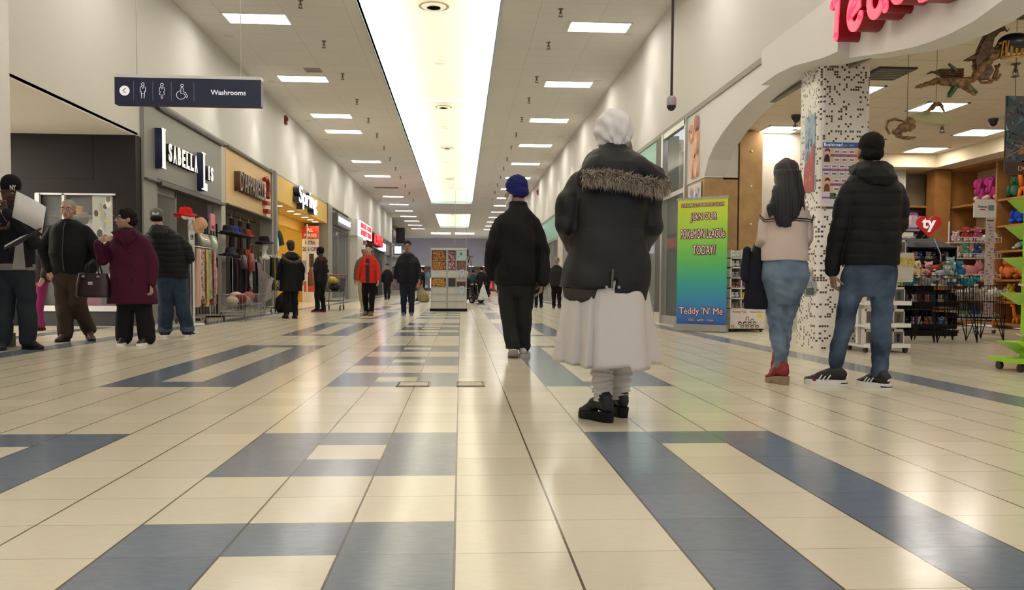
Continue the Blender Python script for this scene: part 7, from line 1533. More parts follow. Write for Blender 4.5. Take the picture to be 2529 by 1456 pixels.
# ---- lime green rack at the right edge of the view
gx, gy = 4.95, 6.95
e = empty('lime_rack', (gx, gy, 0), 'lime green tiered rack on casters at the right edge of the toy shop entrance', 'rack')
b = B(); b.box(-.13, -.09, -.04, .04, .1, 1.5); b.box(.32, .36, -.04, .04, .1, 1.5); o = b.build('upright', m_lime); o.parent = e
for k, z in enumerate((.20, .62, .92, 1.19, 1.42)):
    wz = .30-.035*k
    b = B(); b.add([(-.12-wz*.55, -.15, z+.05), (.4, -.15, z+.05), (.4, .15, z+.05), (-.12-wz*.55, .15, z+.05), (-.08, -.15, z-.06), (.4, -.15, z-.06), (.4, .15, z-.06), (-.08, .15, z-.06)], [(0, 1, 2, 3), (7, 6, 5, 4), (0, 4, 5, 1), (1, 5, 6, 2), (2, 6, 7, 3), (3, 7, 4, 0)]); o = b.build('shelf', m_lime); o.parent = e
b = B(); b.box(-.30, .4, -.2, .2, .075, .11); o = b.build('base', m_lime); o.parent = e
for x in (-.24, .34):
    for y in (-.14, .14): b = B(); b.tube([(x-.014, y, .036), (x+.014, y, .036)], .036, 14); b.tube([(x, y, .04), (x, y, .08)], .01, 6); o = b.build('caster', mat('#241f1c', .4)); o.parent = e
lc = [('#b0b8c0', 'pale grey'), ('#c9b83a', 'yellow'), ('#d9a23a', 'amber'), ('#4a9a8a', 'teal')]
for k, (x, z, s_) in enumerate(((-.08, .25, .8), (-.06, .67, .9), (-.02, .97, .9), (-.0, 1.24, .9))):
    plush2(lc[k][0], '#d9d0c0', s_, 'cat', (gx+x, gy-.02, z+.002), R(80), '%s plush on the lime green rack, %s shelf from the floor' % (lc[k][1], ORD[k]), 'plush on the lime green rack')
e = empty('toy_carton', (4.98, 6.45, 0), 'lilac carton with red lettering at the foot of the lime green rack', 'carton'); b = B(); b.box(-.13, .3, -.15, .15, 0, .3); o = b.build('carton', mat('#9a86b8', .5)); o.parent = e; lettering('text', 'a', (4.87, 6.298, .17), (1, 0, 0), .1, .08, .004, mat('#b83a3a', .5), e, off=.04)
# ---- fantasy poster hanging at the right
ix0, ix1, iz0, iz1 = 5.70, 6.5, 1.90, 2.72; iy = 8.6
e = empty('game_poster', (6.1, iy, 1.9), 'dark fantasy poster with IXALAN lettering hanging at the right edge', 'poster')
B().box(ix0, ix1, iy, iy+.01, iz0, iz1).build('sheet', mat('#39424a', .4), e)
b = B(); rr = random.Random(19)
for j in range(260):
    cx, cz = rr.uniform(ix0+.0, ix1-.0), rr.uniform(iz0+.16, iz1-.0); c = rr.choice(['#4a5a66', '#56646c', '#2a3036', '#6a4a40', '#3a4f42', '#39424a', '#333c42', '#2c3a44', '#46525a'] if j % 9 else ['#9a9a94', '#9a5a48'])
    q = [(min(max(cx+rr.uniform(-.09, .09), ix0), ix1), min(max(cz+rr.uniform(-.07, .07), iz0), iz1)) for _ in range(4)]; q.sort(key=lambda p: math.atan2(p[1]-cz, p[0]-cx)); b.add([(x, iy-.001-.00005*j, z) for x, z in q], [(0, 1, 2, 3)], mat(c, .4))
b.build('artwork', recalc=False, parent=e)
B().box(ix0, ix1, iy-.015, iy, iz0, iz0+.13).build('title_band', mat('#3a1f18', .4), e); lettering('text', 'IXALAN', (ix0+.14, iy-.016, iz0+.04), (1, 0, 0), .05, .36, .004, mat('#b98a5a', .4), e, off=.01)
b = B(); b.tube([(ix0, iy-.01, iz0+.17), (ix0+.2, iy-.012, iz0+.28), (ix1, iy-.012, iz0+.42)], .008, 5, mat('#8a6a3a', .4)); b.build('gold_line', None, e)
for x in (ix0+.1, ix1-.1): b = B(); b.tube([(x, iy, iz1), (x, iy, SZ)], .003, 4); b.build('cord', m_blk, e)
# ---- hanging bronze dragon airship
e = empty('hanging_dragon', (4.85, 7.6, 2.5), 'ornate bronze and green winged dragon ornament hanging under the toy shop ceiling', 'ornament')
m_bz = mat('#4f361f', .5, .2, var=(26, '#8f6c40', 1.0), bump=(30, .6)); m_bzd = mat('#2e1d11', .5, .2, var=(30, '#6e4c28', .9), bump=(30, .6)); m_gn = mat('#2f5a34', .35, .2); m_gold = mat('#b98a3c', .4, .5)
k7 = 2084.43/7.6
def D(px_, py_, dy=0):   # position inside the ornament: metres right of and below its own corner
    return (3.55+(px_-2100)*.003575, 7.6+dy, 3.365-(py_-60)*.003640)
V = Vol(); V.limb([D(2275, 285), D(2330, 268), D(2390, 272), D(2425, 262)], [.012, .035, .05, .03]); V.limb([D(2425, 262), D(2445, 235), D(2470, 205), D(2500, 190)], [.03, .05, .055, .05]); V.limb([D(2390, 270), D(2415, 285), D(2430, 300)], [.04, .03, .012])
V.fuse('body', m_bz, e, .007, 1, wrinkle(.006, (40, 40, 40), 4)).matrix_parent_inverse = e.matrix_basis.inverted()
b = B(); b.prism([(2432, 240), (2428, 215), (2440, 180), (2458, 150), (2480, 132), (2500, 128), (2508, 138), (2492, 142), (2476, 160), (2470, 185), (2462, 200), (2448, 225)], lambda x, y: D(x, y, -.03), lambda x, y: D(x, y, .03), m_bzd)
b.prism([(2430, 232), (2440, 262), (2462, 262), (2478, 240), (2470, 225)], lambda x, y: D(x, y, -.025), lambda x, y: D(x, y, .025), m_bzd); b.build('fin', None, e)
b = B(); b.tube([D(*p) for p in ((2430, 235), (2436, 190), (2455, 150), (2480, 128), (2502, 118), (2512, 108), (2508, 96), (2500, 92), (2494, 98), (2497, 104))], [.012, .014, .016, .018, .022, .02, .016, .012, .009, .006], 8, m_bz); b.tube([D(2504, 130), D(2514, 140), D(2520, 132)], [.014, .008, .004], 6, m_bz)
b.tube([D(*p) for p in ((2425, 225), (2432, 250), (2450, 270), (2475, 268), (2485, 255))], .014, 8, m_bz); b.tube([D(*p) for p in ((2485, 225), (2492, 240), (2484, 262), (2470, 262), (2462, 255))], .013, 8, m_bz); b.tube([D(*p) for p in ((2496, 222), (2485, 245), (2480, 258), (2490, 262), (2500, 248))], .012, 8, m_bz)
b.tube([D(*p) for p in ((2470, 175), (2480, 185), (2492, 170))], .01, 6, m_bz); b.build('scroll', smooth='all', parent=e)
b = B(); b.add([D(2400, 215, -.02), D(2470, 185, -.05), D(2478, 205, -.05), D(2415, 216, .02), D(2400, 215, .0), D(2470, 195, .05), D(2478, 208, .05)], [(0, 1, 2, 3), (4, 6, 5), (0, 4, 5, 1), (3, 2, 6, 4)]); b.tube([D(2400, 216), D(2440, 200), D(2480, 188)], [.006, .026, .03], 8); b.build('spike', m_bzd, e)
b = B()
for p in (((2398, 290), (2390, 285), (2372, 300), (2360, 310)), ((2425, 275), (2430, 292), (2438, 298)), ((2372, 232), (2366, 228), (2380, 240))): pass
for pts_, rr_ in (([D(2385, 268), D(2376, 285), D(2364, 303)], [.016, .030, .024]), ([D(2415, 272), D(2425, 288), D(2436, 294)], [.010, .022, .016]), ([D(2380, 240), D(2362, 226)], [.018, .014])): V = Vol(); V.limb(pts_, rr_); V.fuse('paddle', m_gn, e, .007, 2).matrix_parent_inverse = e.matrix_basis.inverted()
b = B()
for k in range(4): b.tube([D(2300+4*k, 252-3*k), D(2340, 240+5*k), D(2400, 238+7*k)], [.003, .011, .012], 6)
b.build('wing_quill', m_bzd, e, 'all')
b = B()
for k in range(7): x = 2490+14*k; b.tube([D(x, 210-2*k, -.05), D(x+2, 170-2*k, -.07), D(x+10, 168-2*k, -.07), D(x+12, 208-2*k, -.05)], .008, 6, m_gold)
b.tube([D(2485, 175, -.05), D(2530, 158, -.05), D(2600, 145, -.05)], .014, 8, m_gold); b.tube([D(2490, 212, -.05), D(2530, 206, -.05), D(2600, 196, -.05)], .012, 8, m_gold); b.build('basket_rail', None, e, 'all')
V = Vol(); V.sph(D(2538, 168), (.17, .10, .09), None, 20, 12); V.fuse('dark_hull', mat('#14181f', .3), e, .01, 1).matrix_parent_inverse = e.matrix_basis.inverted()
for (x, y) in ((2440, 150), (2500, 120), (2540, 140)): p = D(x, y); b = B(); b.tube([p, (p[0], p[1], SZ)], .002, 4); b.build('cord', m_blk, e)
e2 = empty('hanging_dragon', (4.3, 7.9, 2.2), 'small bronze dragon skull ornament hanging left of the big dragon', 'ornament')
def D2(px_, py_, dy=0): return (3.95+(px_-2150)*.00365, 7.7+dy, 2.30-(py_-290)*.00372)
b = B(); V = Vol(); V.limb([D2(2172, 330), D2(2195, 318), D2(2215, 315)], [.02, .05, .045]); V.sph(D2(2212, 305), (.05, .05, .045)); V.limb([D2(2180, 338), D2(2205, 344), D2(2230, 342)], [.014, .014, .008])
V.fuse('skull', m_bz, e2, .007, 1, wrinkle(.010, (45, 45, 45), 6)).matrix_parent_inverse = e2.matrix_basis.inverted()
b = B(); b.tube([D2(*p) for p in ((2160, 335), (2150, 318), (2155, 302), (2172, 297), (2198, 303))], [.01, .012, .014, .014, .006], 8); b.build('horn', m_bz, e2, 'all'); b = B(); p = D2(2205, 300); b.tube([p, (p[0], p[1], SZ)], .002, 4); b.build('cord', m_blk, e2)
e3 = empty('hanging_dragon', (4.4, 8.2, 2.3), 'translucent yellow-green gliding dragon figure beneath the square ceiling panel', 'ornament')
def D3(px_, py_, dy=0): return (4.48+(px_-2240)*.0039, 8.2+dy, 2.42-(py_-290)*.0039)
b = B(); b.prism([(2232, 292), (2262, 282), (2300, 285), (2330, 292), (2338, 305), (2318, 316), (2280, 312), (2250, 306)], lambda x, y: D3(x, y, -.06), lambda x, y: D3(x, y, .06)); b.build('wing_membrane', mat('#b5b27a', .4, alpha=.5), e3)
V = Vol(); V.limb([D3(2272, 286), D3(2285, 276), D3(2298, 262), D3(2312, 262), D3(2322, 280)], [.03, .022, .022, .018, .008]); V.fuse('body', m_bz, e3, .007, 1, wrinkle(.008, (40, 40, 40), 8)).matrix_parent_inverse = e3.matrix_basis.inverted()
b = B(); p = D3(2300, 262); b.tube([p, (p[0], p[1], SZ)], .002, 4); b.build('cord', m_blk, e3)
# ---- small wall picture and figure glimpsed between the wooden panel and the column
poster_y('wall_sign', 5.15, 5.65, 1.45, 2.05, 16.58, ['#c9302c', '#e8e4dc', '#1d1d1f'], 5, 21, '#d9d5cc', 'white sign with red and black marks on the toy shop back wall', 'sign')
# ================================================================ FARTHER PEOPLE
def walker(pos, H, face, label, top, bottom, hairc='#1a1614', sk='tan', stride=.12, hem=.80, wide=1.0, flare=0, shoes='#222226', sole='#cfccc6', hat=None, armbend=0, glasses=False, fem=False, quilt=None, vox=.011, grp=None, bare=False, inner=None, collar=None, fur=False, hoodup=None, armR_out=0, jog=0):
    """face: heading in degrees, 0 looks away from the camera"""
    P = empty('person', (pos[0], pos[1], 0), label, 'person', grp, R(face)); s = H/1.75
    V = Vol(); T, M = head_vol(V, (0, .02, 1.635*s), 0, -.03, s, fem, neck=(0, -.01, 1.48*s))
    hz = hem*s; w_ = wide
    rings = [(0, 0, hz, .185*w_*s+flare, .13*w_*s+flare*.6), (0, 0, (hz+1.05*s)/2, .185*w_*s+flare*.5, .135*w_*s+flare*.3), (0, 0, 1.06*s, .175*w_*s, .13*w_*s), (0, 0, 1.25*s, .195*w_*s, .135*w_*s), (0, 0, 1.36*s, .19*s*(.7+.3*w_), .12*s), (0, 0, 1.43*s, .145*s*(.7+.3*w_), .10*s), (0, 0, 1.49*s, .075*s, .075*s)]
    if hz > 1.0*s: rings = rings[:1]+rings[2:]
    arms = []
    for q in (-1, 1):
        o_ = armR_out if q == 1 else 0
        if armbend and (armbend == 2 or q == 1): arms.append(([(q*.18*s*(.6+.4*w_), 0, 1.37*s), (q*(.165+.06*w_)*s, -.02, 1.12*s), (q*.12*s, .22*s, 1.08*s)], [.07*s, .062*s, .045*s]))
        else: arms.append(([(q*.18*s*(.6+.4*w_), 0, 1.37*s), (q*(.165+.07*w_)*s, -.03*q*(stride > 0), 1.13*s), (q*(.165+.085*w_+o_)*s, (.05-.06*q)*s, .90*s)], [.068*s, .06*s, .048*s]))
    st = stride*s; legs = [((-.085*s, 0, .86*s), (-.09*s, .03+st*.3, .48*s), (-.09*s, st*.8, .10*s), (.095*s*w_, .075*s, .062*s)), ((.085*s, 0, .86*s), (.09*s, .03, .48*s), (.09*s, -st*.8, (.10 if st < .2 else .14)*s), (.095*s*w_, .075*s, .062*s))]
    core(V, rings, arms, legs)
    for (pts, rad), q in zip(arms, (-1, 1)):
        a, c = Vector(pts[1]), Vector(pts[2]); d = (c-a).normalized(); hand(V, c+d*.02, d, (-q, 0, 0) if not armbend else (0, 0, -1), -q if not armbend else q, .5, s)
    V.fuse('body', skin(sk), P, vox*.8, 2); face_bits(P, T, M, s, glasses)
    coat(P, rings, arms, mat(top, .7), voxel=vox, seed=int(abs(pos[0]*7+pos[1])), amp=.006, quilt=quilt, name='jacket')
    if inner:
        b = B(); z0, z1 = hz+.02, 1.40*s; n = 6; yv = lambda t: (.138-.008*t)*w_*s+.016 - .075*max(0, t-.6)
        b.add([((-1 if k % 2 else 1)*(.04+.006*(k//2)/n)*s, yv((k//2)/n), z0+(z1-z0)*(k//2)/n) for k in range(2*n+2)], [(2*k, 2*k+1, 2*k+3, 2*k+2) for k in range(n)]); o = b.build('shirt_front', mat(inner, .8)); o.parent = P; m2 = o.modifiers.new('s', 'SOLIDIFY'); m2.thickness = .02
    if collar:
        V = Vol(); V.loft([(0, 0, 1.43*s, .115*s, .09*s), (0, 0, 1.50*s, .085*s, .08*s)], 20); V.fuse('collar', mat(collar, .8), P, vox*.8, 1)
    trousers(P, (0, 0, .86*s), legs, mat(bottom, .85), voxel=vox, pel=(.16*w_*s, .12*w_*s), seed=5, amp=.007)
    for (x, y) in ((-.09*s, st*.8), (.09*s, -st*.8)): shoe(P, (x, y-.0), R(-4 if x > 0 else 4), .27*s, R(22) if (st > .15 and y < 0) else 0, shoes, sole)
    if hairc:
        V = Vol(); V.sph(T(0, -.022, .05), (.087*s, .102*s, .084*s), None, 18, 12, M); V.sph(T(0, -.05, -.01), (.083*s, .062*s, (.11 if fem else .055)*s), None, 16, 10, M); V.fuse('hair', mat(hairc, .7), P, vox*.7, 2)
    if hat:
        V = Vol(); V.sph(T(0, -.01, .06), (.093*s, .110*s, .088*s), None, 18, 12, M); V.sph(T(0, .10, .045), (.06*s, .05*s, .012*s), None, 14, 8, M) if jog == 0 else None; V.fuse('cap', mat(hat, .8), P, vox*.7, 2)
    if hoodup or fur:
        V = Vol(); V.loft([(0, -.08*s, 1.30*s, .12*s, .05*s), (0, -.10*s, 1.38*s, .17*s, .08*s), (0, -.04*s, 1.46*s, .14*s, .11*s), (0, 0, 1.50*s, .10*s, .09*s)], 20); V.fuse('hood', mat(hoodup or top, .7), P, vox, 2, wrinkle(.006, (14, 14, 14), 2))
    if fur:
        line = [(-.16*s, .05*s, 1.44*s), (-.185*s, -.06*s, 1.38*s), (-.12*s, -.18*s, 1.30*s), (0, -.20*s, 1.27*s), (.12*s, -.18*s, 1.30*s), (.185*s, -.06*s, 1.38*s), (.16*s, .05*s, 1.44*s)]
        b = B(); b.tube(line, .026, 8, mat('#5b4c40', .9)); base, nrm = [], []
        for i in range(len(line)-1):
            for k in range(10):
                p = Vector(line[i]).lerp(Vector(line[i+1]), k/10); base.append(p); nrm.append(Vector((p.x, p.y, -.1)).normalized())
        spikes(b, base, nrm, .05, 500, 5, [mat(c, .8) for c in ('#6f6153', '#8a7b6b', '#54473b')], .003, .2, .9); o = b.build('fur_trim', recalc=False); o.parent = P; o['kind'] = 'stuff'
    return P
p = walker((-3.45, 17.45), 1.571, 28, 'person in grey knit cap and long black coat with fur-trimmed hood pulling a cloth', '#141416', '#161618', hairc='#3a302a', sk='light', stride=.06, hem=.62, wide=1.25, flare=.03, hat='#4a4945', fur=True, shoes='#17171a', sole='#17171a', fem=True, jog=1)
o = handbag_thing(-3.05, 17.5, .66, .34, .36, '#7a4420', 'brown leather bag at the side of the fur-hooded shopper', None)
p = walker((-3.48, 21.3), 1.62, 60, 'youth in black hooded top and black track trousers with white side stripes', '#17171a', '#141417', hairc='#120f0f', sk='dark', stride=.04, hem=.82, wide=1.15, hoodup='#3c1a22', armbend=2, shoes='#1c1c1f', sole='#8a3a30')
b = B()
for k in range(3): b.tube([(.178, .02-.016*k+.008, .82), (.172, .03-.016*k, .50), (.158, .02-.016*k, .14)], .004, 5)
o = b.build('side_stripe', mat('#d9d9d9', .6)); o.parent = p; o.location = (.012, -.0, 0)
p = walker((-2.06, 19.2), 1.60, 172, 'person in bright orange-red quilted jacket and black trousers with dark bobbed hair', '#c8301c', '#121214', hairc='#14100f', sk='light', stride=.14, hem=.80, wide=1.12, fem=True, quilt=.06, shoes='#7a4e34', sole='#6b4a33', inner='#3a3034', armR_out=.03)
p = walker((-2.46, 21.9), 1.67, 170, 'person in olive jacket, beige trousers and white cap walking behind the orange jacket', '#6e6a4c', '#b09a76', hairc='#2a221e', sk='tan', stride=.2, hem=.84, wide=1.2, hat='#d9d6cf', shoes='#9a9894', sole='#dedbd5')
p = walker((-1.15, 18.5), 1.647, 180, 'person in dark leather jacket over black sweater and navy jeans, carrying a plastic bag', '#1b1d20', '#1f2632', hairc='#15120f', sk='tan', stride=.05, hem=.78, wide=1.30, glasses=True, inner='#15171a', collar='#5a5140', shoes='#55565a', sole='#c9c7c2', armR_out=.02)
e = empty('grocery_bag', (-.84, 18.4, .70), 'brown and green plastic grocery bag hanging from the hand of the leather jacket person', 'bag')
V = Vol(); V.loft([(.04, 0, -.38, .06, .05), (.04, 0, -.35, .12, .08), (.02, 0, -.22, .13, .08), (0, 0, -.08, .05, .03), (0, 0, .02, .02, .015)], 20); V.fuse('bag_body', mat('#8a7048', .35, var=(6, '#7d8a55', .9)), e, .008, 2, wrinkle(.008, (18, 18, 12), 4)); b = B(); b.tube([(-.02, 0, 0), (-.01, 0, .09), (.02, 0, .09), (.02, 0, 0)], .006, 5); o = b.build('handle', mat('#8a7048', .4)); o.parent = e
walker((-3.2, 37.2), 1.60, 175, 'person in black coat far behind, between the orange jacket and the leather jacket', '#17181b', '#1b1e26', stride=.14, vox=.02, wide=1.1)
walker((-2.75, 44.0), 1.62, 170, 'person in dark clothes walking just left of the leather jacket, farther away', '#1c1c20', '#181a20', stride=.1, vox=.02, wide=1.1)
walker((-1.55, 34.6), 1.42, 80, 'person in black hoodie with blue backpack striding sideways behind the leather jacket', '#151518', '#17181c', stride=.3, vox=.018, sk='light')
e = empty('backpack', (-1.38, 34.55, .9), 'pale blue backpack on the striding person in the black hoodie', 'bag'); b = B(); b.loft([(.05, .0, -.02, .07, .12), (.05, 0, .1, .09, .14), (.05, 0, .3, .05, .1)], 14); o = b.build('pack', mat('#4f86a8', .6), smooth='all'); o.parent = e
walker((-1.0, 34.9), .92, 180, 'small child in grey beside the snack kiosk', '#5a5650', '#3c3a38', hairc='#3a2e26', vox=.018, wide=1.5, stride=.05)
walker((2.85, 24.95), 1.536, -4, 'bald grey-haired person from behind in dark leather jacket, beyond the black parka', '#232220', '#131316', hairc='#8c8480', sk='tan', stride=.08, hem=.78, wide=1.28, shoes='#1f1f21', sole='#b9b09a')
walker((2.36, 25.4), 1.39, 8, 'short person in black jacket beside the grey-haired one, beyond the navy turban', '#19191c', '#15151a', hairc='#171312', sk='brown', stride=.06, wide=1.1, fem=True, hem=.72)
walker((4.31-1.0, 40.5), 1.35, 5, 'small figure in grey behind the grey-haired person at the right storefronts', '#4b474a', '#3c3a3e', vox=.02)
walker((.67, 45.5), 1.50, 5, 'person in teal top from behind, right of the mobility scooter', '#1f4a4c', '#1a2226', vox=.02)
walker((1.06, 43.2), 1.62, 14, 'person in black coat and tan boots from behind, right of the mobility scooter', '#17171a', '#1b1b1e', vox=.02, wide=1.35, shoes='#6b5434', sole='#5b4630', hem=.7)
walker((1.45, 47.2), 1.60, 40, 'person in dark coat looking left beside the one in tan boots', '#1a1a1d', '#202024', vox=.02, wide=1.2)
walker((2.0, 60), 1.65, 90, 'distant person in black carrying a dark bag near the far end', '#1b191b', '#2a2422', vox=.022); walker((3.0, 66), 1.7, 180, 'distant person in maroon near the far right end', '#4a1f26', '#241c1e', vox=.022)
walker((-.1, 43), 1.5, 180, 'person in dark red top just right of the snack kiosk', '#5e1a1e', '#241c1c', vox=.02, sk='dark'); walker((-3.4, 56), 1.6, 180, 'distant person in grey near the end of the left shops', '#3c3a3c', '#26262a', vox=.022)
# seated lady on a mobility scooter
def scooter():
    e = empty('mobility_scooter', (.29, 32.7, 0), 'black mobility scooter ridden by the white-haired person', 'scooter')
    b = B(); b.loft([(0, .0, .14, .24, .5), (0, 0, .24, .25, .5)], 20, ex=3); o = b.build('deck', mat('#1c1d20', .4), smooth=True); o.parent = e
    b = B(); b.box(-.22, .22, .1, .5, .24, .5); o = b.build('seat_base', mat('#2a2c31', .5)); o.parent = e
    b = B(); b.box(-.24, .24, -.02, .45, .5, .58); b.box(-.24, .24, .42, .52, .58, 1.0); o = b.build('seat', mat('#26282c', .6)); o.parent = e
    b = B(); b.tube([(0, -.42, .25), (0, -.32, .85)], .03, 8); b.tube([(-.22, -.3, .86), (.22, -.3, .86)], .018, 8); o = b.build('tiller', m_dark); o.parent = e
    for (x, y) in ((-.27, -.42), (.27, -.42), (-.27, .42), (.27, .42)):
        b = B(); b.tube([(x-.035, y, .12), (x+.035, y, .12)], .12, 18); o = b.build('wheel', mat('#17171a', .7)); o.parent = e
        b = B(); b.tube([(x-.037, y, .12), (x+.037, y, .12)], .06, 12); q = b.build('hub', mat('#8d8f92', .3, .6)); q.parent = o
    e.rotation_euler = (0, 0, R(50))
    P = empty('person', (.29, 32.7, 0), 'white-haired person in black coat seated on the mobility scooter', 'person', rz=R(50))
    V = Vol(); T, M = head_vol(V, (0, .10, 1.10), R(130), 0, .95, True, neck=(0, .14, .96)); rings = [(0, .16, .60, .24, .18), (0, .16, .78, .24, .18), (0, .14, .90, .2, .14), (0, .13, .97, .10, .09)]
    arms = [([(q*.18, .13, .9), (q*.25, .0, .72), (q*.12, -.2, .72)], [.07, .065, .05]) for q in (-1, 1)]; core(V, rings, arms, [])
    V.limb([(-.1, .1, .62), (-.1, -.25, .62), (-.1, -.3, .3)], [.07, .06, .04]); V.limb([(.1, .1, .62), (.1, -.25, .62), (.1, -.3, .3)], [.07, .06, .04])
    for q in (-1, 1): hand(V, (q*.11, -.22, .73), (0, -1, .1), (0, 0, -1), q, .8, .9)
    V.fuse('body', skin('pale'), P, .01, 2); face_bits(P, T, M, .95); coat(P, rings, arms, mat('#161619', .75), voxel=.012, name='coat')
    V = Vol(); V.sph(T(0, -.015, .045), (.09, .104, .09), None, 18, 12, M); V.fuse('hair', mat('#cfc9c0', .8), P, .009, 2, wrinkle(.005, (40, 40, 40), 3))
    V = Vol(); V.limb([(-.1, .1, .65), (-.1, -.28, .65), (-.1, -.33, .33)], [.095, .085, .06]); V.limb([(.1, .1, .65), (.1, -.28, .65), (.1, -.33, .33)], [.095, .085, .06]); V.fuse('trousers', mat('#1d1f24', .8), P, .012, 2)
    for q in (-.1, .1): shoe(P, (q, -.32), R(180), .25, 0, '#1a1a1c', '#2a2a2c', lift=.25)
scooter()
e = empty('carrier_bag', (.86, 32.2, .72), 'white plastic carrier bag held out by the person on the mobility scooter', 'bag')
V = Vol(); V.loft([(0, 0, -.58, .2, .09), (0, 0, -.5, .2, .1), (0, 0, -.25, .12, .07), (0, 0, 0, .03, .02)], 18); V.fuse('bag_body', mat('#c9ccc8', .4), e, .012, 2, wrinkle(.01, (10, 10, 4), 2)); b = B(); b.tube([(0, 0, 0), (0, 0, .1)], .012, 6); o = b.build('handle', mat('#c9ccc8', .4)); o.parent = e
b = B(); b.box(-.19, .19, -.19, .19, .04, .62); b.box(-.22, .22, -.22, .22, .62, .70); b.tube([(-.2, .15, .05), (.2, .15, .05)], .05, 10); thing('waste_bin', b, mat('#3a4650', .6), 'grey-blue wheeled bin standing right behind the snack kiosk', 'bin').location = (-.08, 29.3, 0)
# ---- snack vending kiosk
KX0, KX1, KY = -.79, .165, 22.5
e = empty('snack_kiosk', ((KX0+KX1)/2, KY, 0), 'tall white snack and toy vending kiosk standing in the middle of the concourse', 'vending machine')
m_k1 = mat('#b7b7b2', .4, .2); m_kw = mat('#c3c2bc', .4)
def kb(x0, x1, y0, y1, z0, z1): return B().box(KX0+x0, KX0+x1, KY+y0, KY+y1, z0, z1)
kb(-.02, .97, -.02, .62, 0, .07).build('plinth', mat('#141414', .6), e)
kb(0, .955, .03, .6, .07, 1.66).build('cabinet', mat('#8f8f8a', .5), e)
kb(0, .955, 0, .6, 1.62, 1.68).build('top_cap', mat('#c9c8c4', .4), e)
b = B()
for x in (0, .405, .44, .66, .93): b.box(KX0+x, KX0+x+.022, KY-.01, KY+.02, .05, 1.64, m_k1)
for z in (.045, .255, .445, .645, .885, 1.09, 1.335, 1.617): b.box(KX0, KX0+.955, KY-.008, KY+.02, z, z+.012, m_k1)
b.build('mullion', None, e)
sh = [('#c4733a', '#b54a33', '#8a9a3c', '#d39a4a', '#7d4a2c'), ('#5d4a7c', '#b83a3a', '#c9c9d6', '#d08a4a', '#3c5a8c'), ('#b84a3a', '#3c5a9c', '#5e8a4c', '#c9703a', '#8a3a5a')]
rr = random.Random(8); W3 = ((.025, .40), (.465, .655), (.69, .925))
for ci, (x0, x1) in enumerate(W3):
    for zi, (z0, z1) in enumerate(((1.35, 1.61), (1.105, 1.33), (.66, .88))):
        if (zi == 2 or (zi == 0 and ci == 2)) and ci: continue
        b = B(); b.box(KX0+x0, KX0+x1, KY+.012, KY+.03, z0, z1, mat('#6b5140', .6)); nn_ = int(190*(x1-x0)/.37)
        cols = sh[ci] if zi < 2 else ('#d09a3a', '#c8602c', '#7a8a3c', '#e0b050', '#8a4a2c')
        for j in range(nn_): b.sph((KX0+rr.uniform(x0+.015, x1-.015), KY+.005, rr.uniform(z0+.015, z1-.02)), (.016, .012, .016), mat(rr.choice(cols), .4), 6, 4)
        o = b.build('capsules', None, e); o['kind'] = 'stuff'
kb(.465, .655, .0, .02, .66, .88).build('dark_window', mat('#2b2724', .3), e); kb(.69, .925, .0, .02, .66, .88).build('snack_photo', mat('#4a2f22', .4), e); kb(.69, .925, -.003, 0, .79, .875).build('snack_label', mat('#b5a596', .5), e)
b = B(); b.box(KX0+.69, KX0+.925, KY-.004, KY+.01, 1.355, 1.61, mat('#a9c4c8', .4)); b.tube([(KX0+.8, KY-.008, 1.53), (KX0+.8, KY-.004, 1.53)], .035, 12, mat('#4a7a4c', .4)); b.tube([(KX0+.74, KY-.008, 1.46), (KX0+.74, KY-.004, 1.46)], .02, 10, mat('#c9a04a', .4)); b.build('toy_photo', None, e)
for z in (.93, .49):
    b = B(); b.box(KX0+.76, KX0+.88, KY-.03, KY, z-.0, z+.18, m_chr); b.tube([(KX0+.82, KY-.03, z+.12), (KX0+.82, KY-.05, z+.12)], .03, 12, mat('#8d8f90', .3, .8)); b.box(KX0+.79, KX0+.85, KY-.05, KY-.02, z-.05, z+.02, m_chr); b.build('coin_mechanism', None, e)
for z0, z1 in ((.90, 1.085), (.46, .64), (.27, .44), (.06, .25)): kb(.02, .405, .002, .03, z0, z1).build('door_panel', m_kw, e); kb(.46, .93, .002, .03, z0, z1).build('door_panel', m_kw, e)
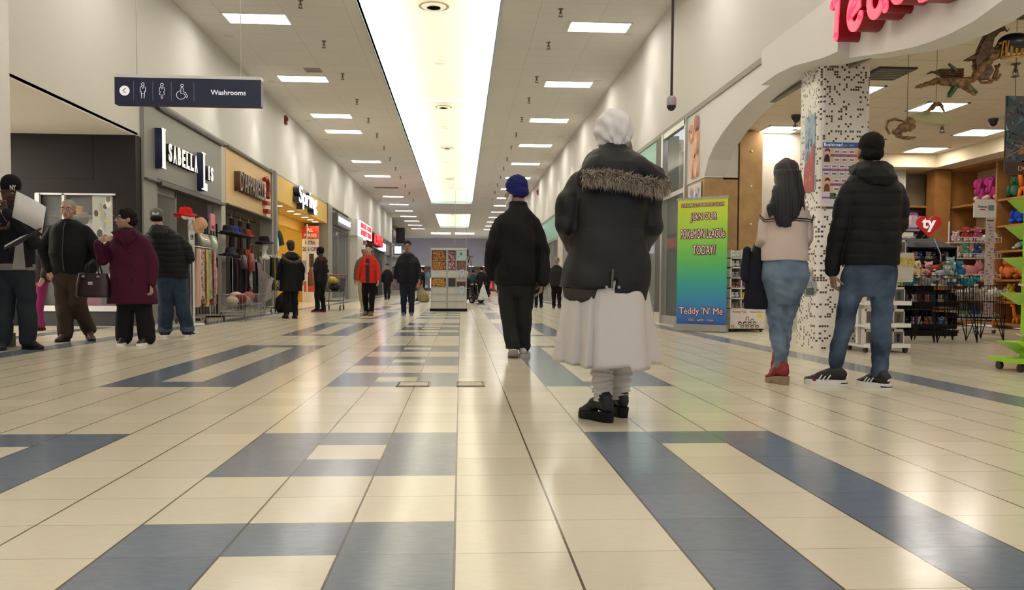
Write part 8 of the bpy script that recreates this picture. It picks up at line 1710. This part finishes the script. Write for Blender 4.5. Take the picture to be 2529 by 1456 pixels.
# ---- far end: directory sign, kiosk canopy, shop lights
e = empty('directory_sign', (0, 45, 2.4), 'hanging navy directory sign behind the snack kiosk', 'sign')
B().box(-.42, .42, 45, 45.1, 2.22, 2.58).build('panel', mat('#1a2140', .4), e); b = B(); b.tube([(-.3, 45.05, 2.58), (-.3, 45.05, 6.74)], .008, 5); b.tube([(.3, 45.05, 2.58), (.3, 45.05, 6.62)], .008, 5); b.build('suspension_rod', m_chr, e)
b = B(); disc2(b, -.27, 2.40, .05, m_w, 44.995); b.build('arrow_disc', None, e)
for k, t_ in enumerate(('Customer Care', 'Food Court', 'Washrooms', 'Exit')): lettering('letters', t_, (-.16, 44.997, 2.49-.07*k), (1, 0, 0), .04, None, .004, m_w, e)
e = empty('kiosk_canopy', (0, 60, 2.3), 'striped tan and black awning of the kiosk stall far down the concourse', 'awning')
b = B()
for k in range(12): b.add([(-1.0+k*.15, 60, 2.28), (-.925+k*.15, 60, 2.28), (-.925+k*.15-.0+.1, 60.5, 2.72), (-1.0+k*.15+.1, 60.5, 2.72)], [(0, 1, 2, 3)], mat('#b08a4a' if k % 2 else '#3a3430', .6))
b.build('fabric', recalc=False, parent=e).modifiers.new('s', 'SOLIDIFY').thickness = .02
b = B()
for x in (-.95, .75): b.tube([(x, 60.5, 0), (x, 60.5, 2.75)], .03, 8)
b.box(-1.0, .9, 60.45, 60.55, 2.70, 2.78); b.build('frame', m_gray, e); b = B(); b.box(-.95, .75, 60.2, 60.9, 0, 1.0); b.build('counter', mat('#7d7a76', .6), e)
rr = random.Random(3)
nms = ['white', 'red', 'pale blue', 'cream', 'grey', 'pink', 'green', 'amber']; cc_ = ['#e8ecff', '#d8332c', '#9ec4e8', '#e8dcc0', '#9a9a9c', '#d88aa0', '#5a9a6a', '#d89a4a']
for k in range(12):
    x = -6.5+k*1.15; y = 96.5+rr.uniform(0, 2.5); c = cc_[k % 8]; h = rr.uniform(.6, 1.6)
    b = B(); b.box(-.4, .4, -.15, .15, 0, h, mat(c, .5, emit=.5 if k % 3 == 0 else 0)); b.box(-.45, .45, -.2, .2, 0, .3, mat('#4a4644', .6))
    thing('display_stand', b, None, '%s display stand in the far shops, %s from the left' % (nms[k % 8], ORD[k]), 'stand', 'display stands in the far shops').location = (x, y, 0)
for k in range(8):
    o = troffer(-6.5+k*1.9, 98.3, 'ceiling panel inside the far shops, %s from the left' % ORD[k], .9, .9, 2.845, 'panels in the far shops', mat('#eef2ff', .5, emit=6))
b = B(); b.box(-.0, .9, 95.2, 95.5, 0, 2.84, m_grayd); struct('wall_far_pier', b)

walker((-6.15, 12.75), 1.55, 150, 'person in magenta trousers and dark top behind the person reading papers', '#2a2228', '#7a2458', stride=.1, fem=True, shoes='#5a1f2c', sole='#3a1a20', wide=1.05)
o = handbag_thing(-5.62, 12.3, .80, .3, .28, '#b02a1e', 'bright red bag beside the person in magenta trousers', None)
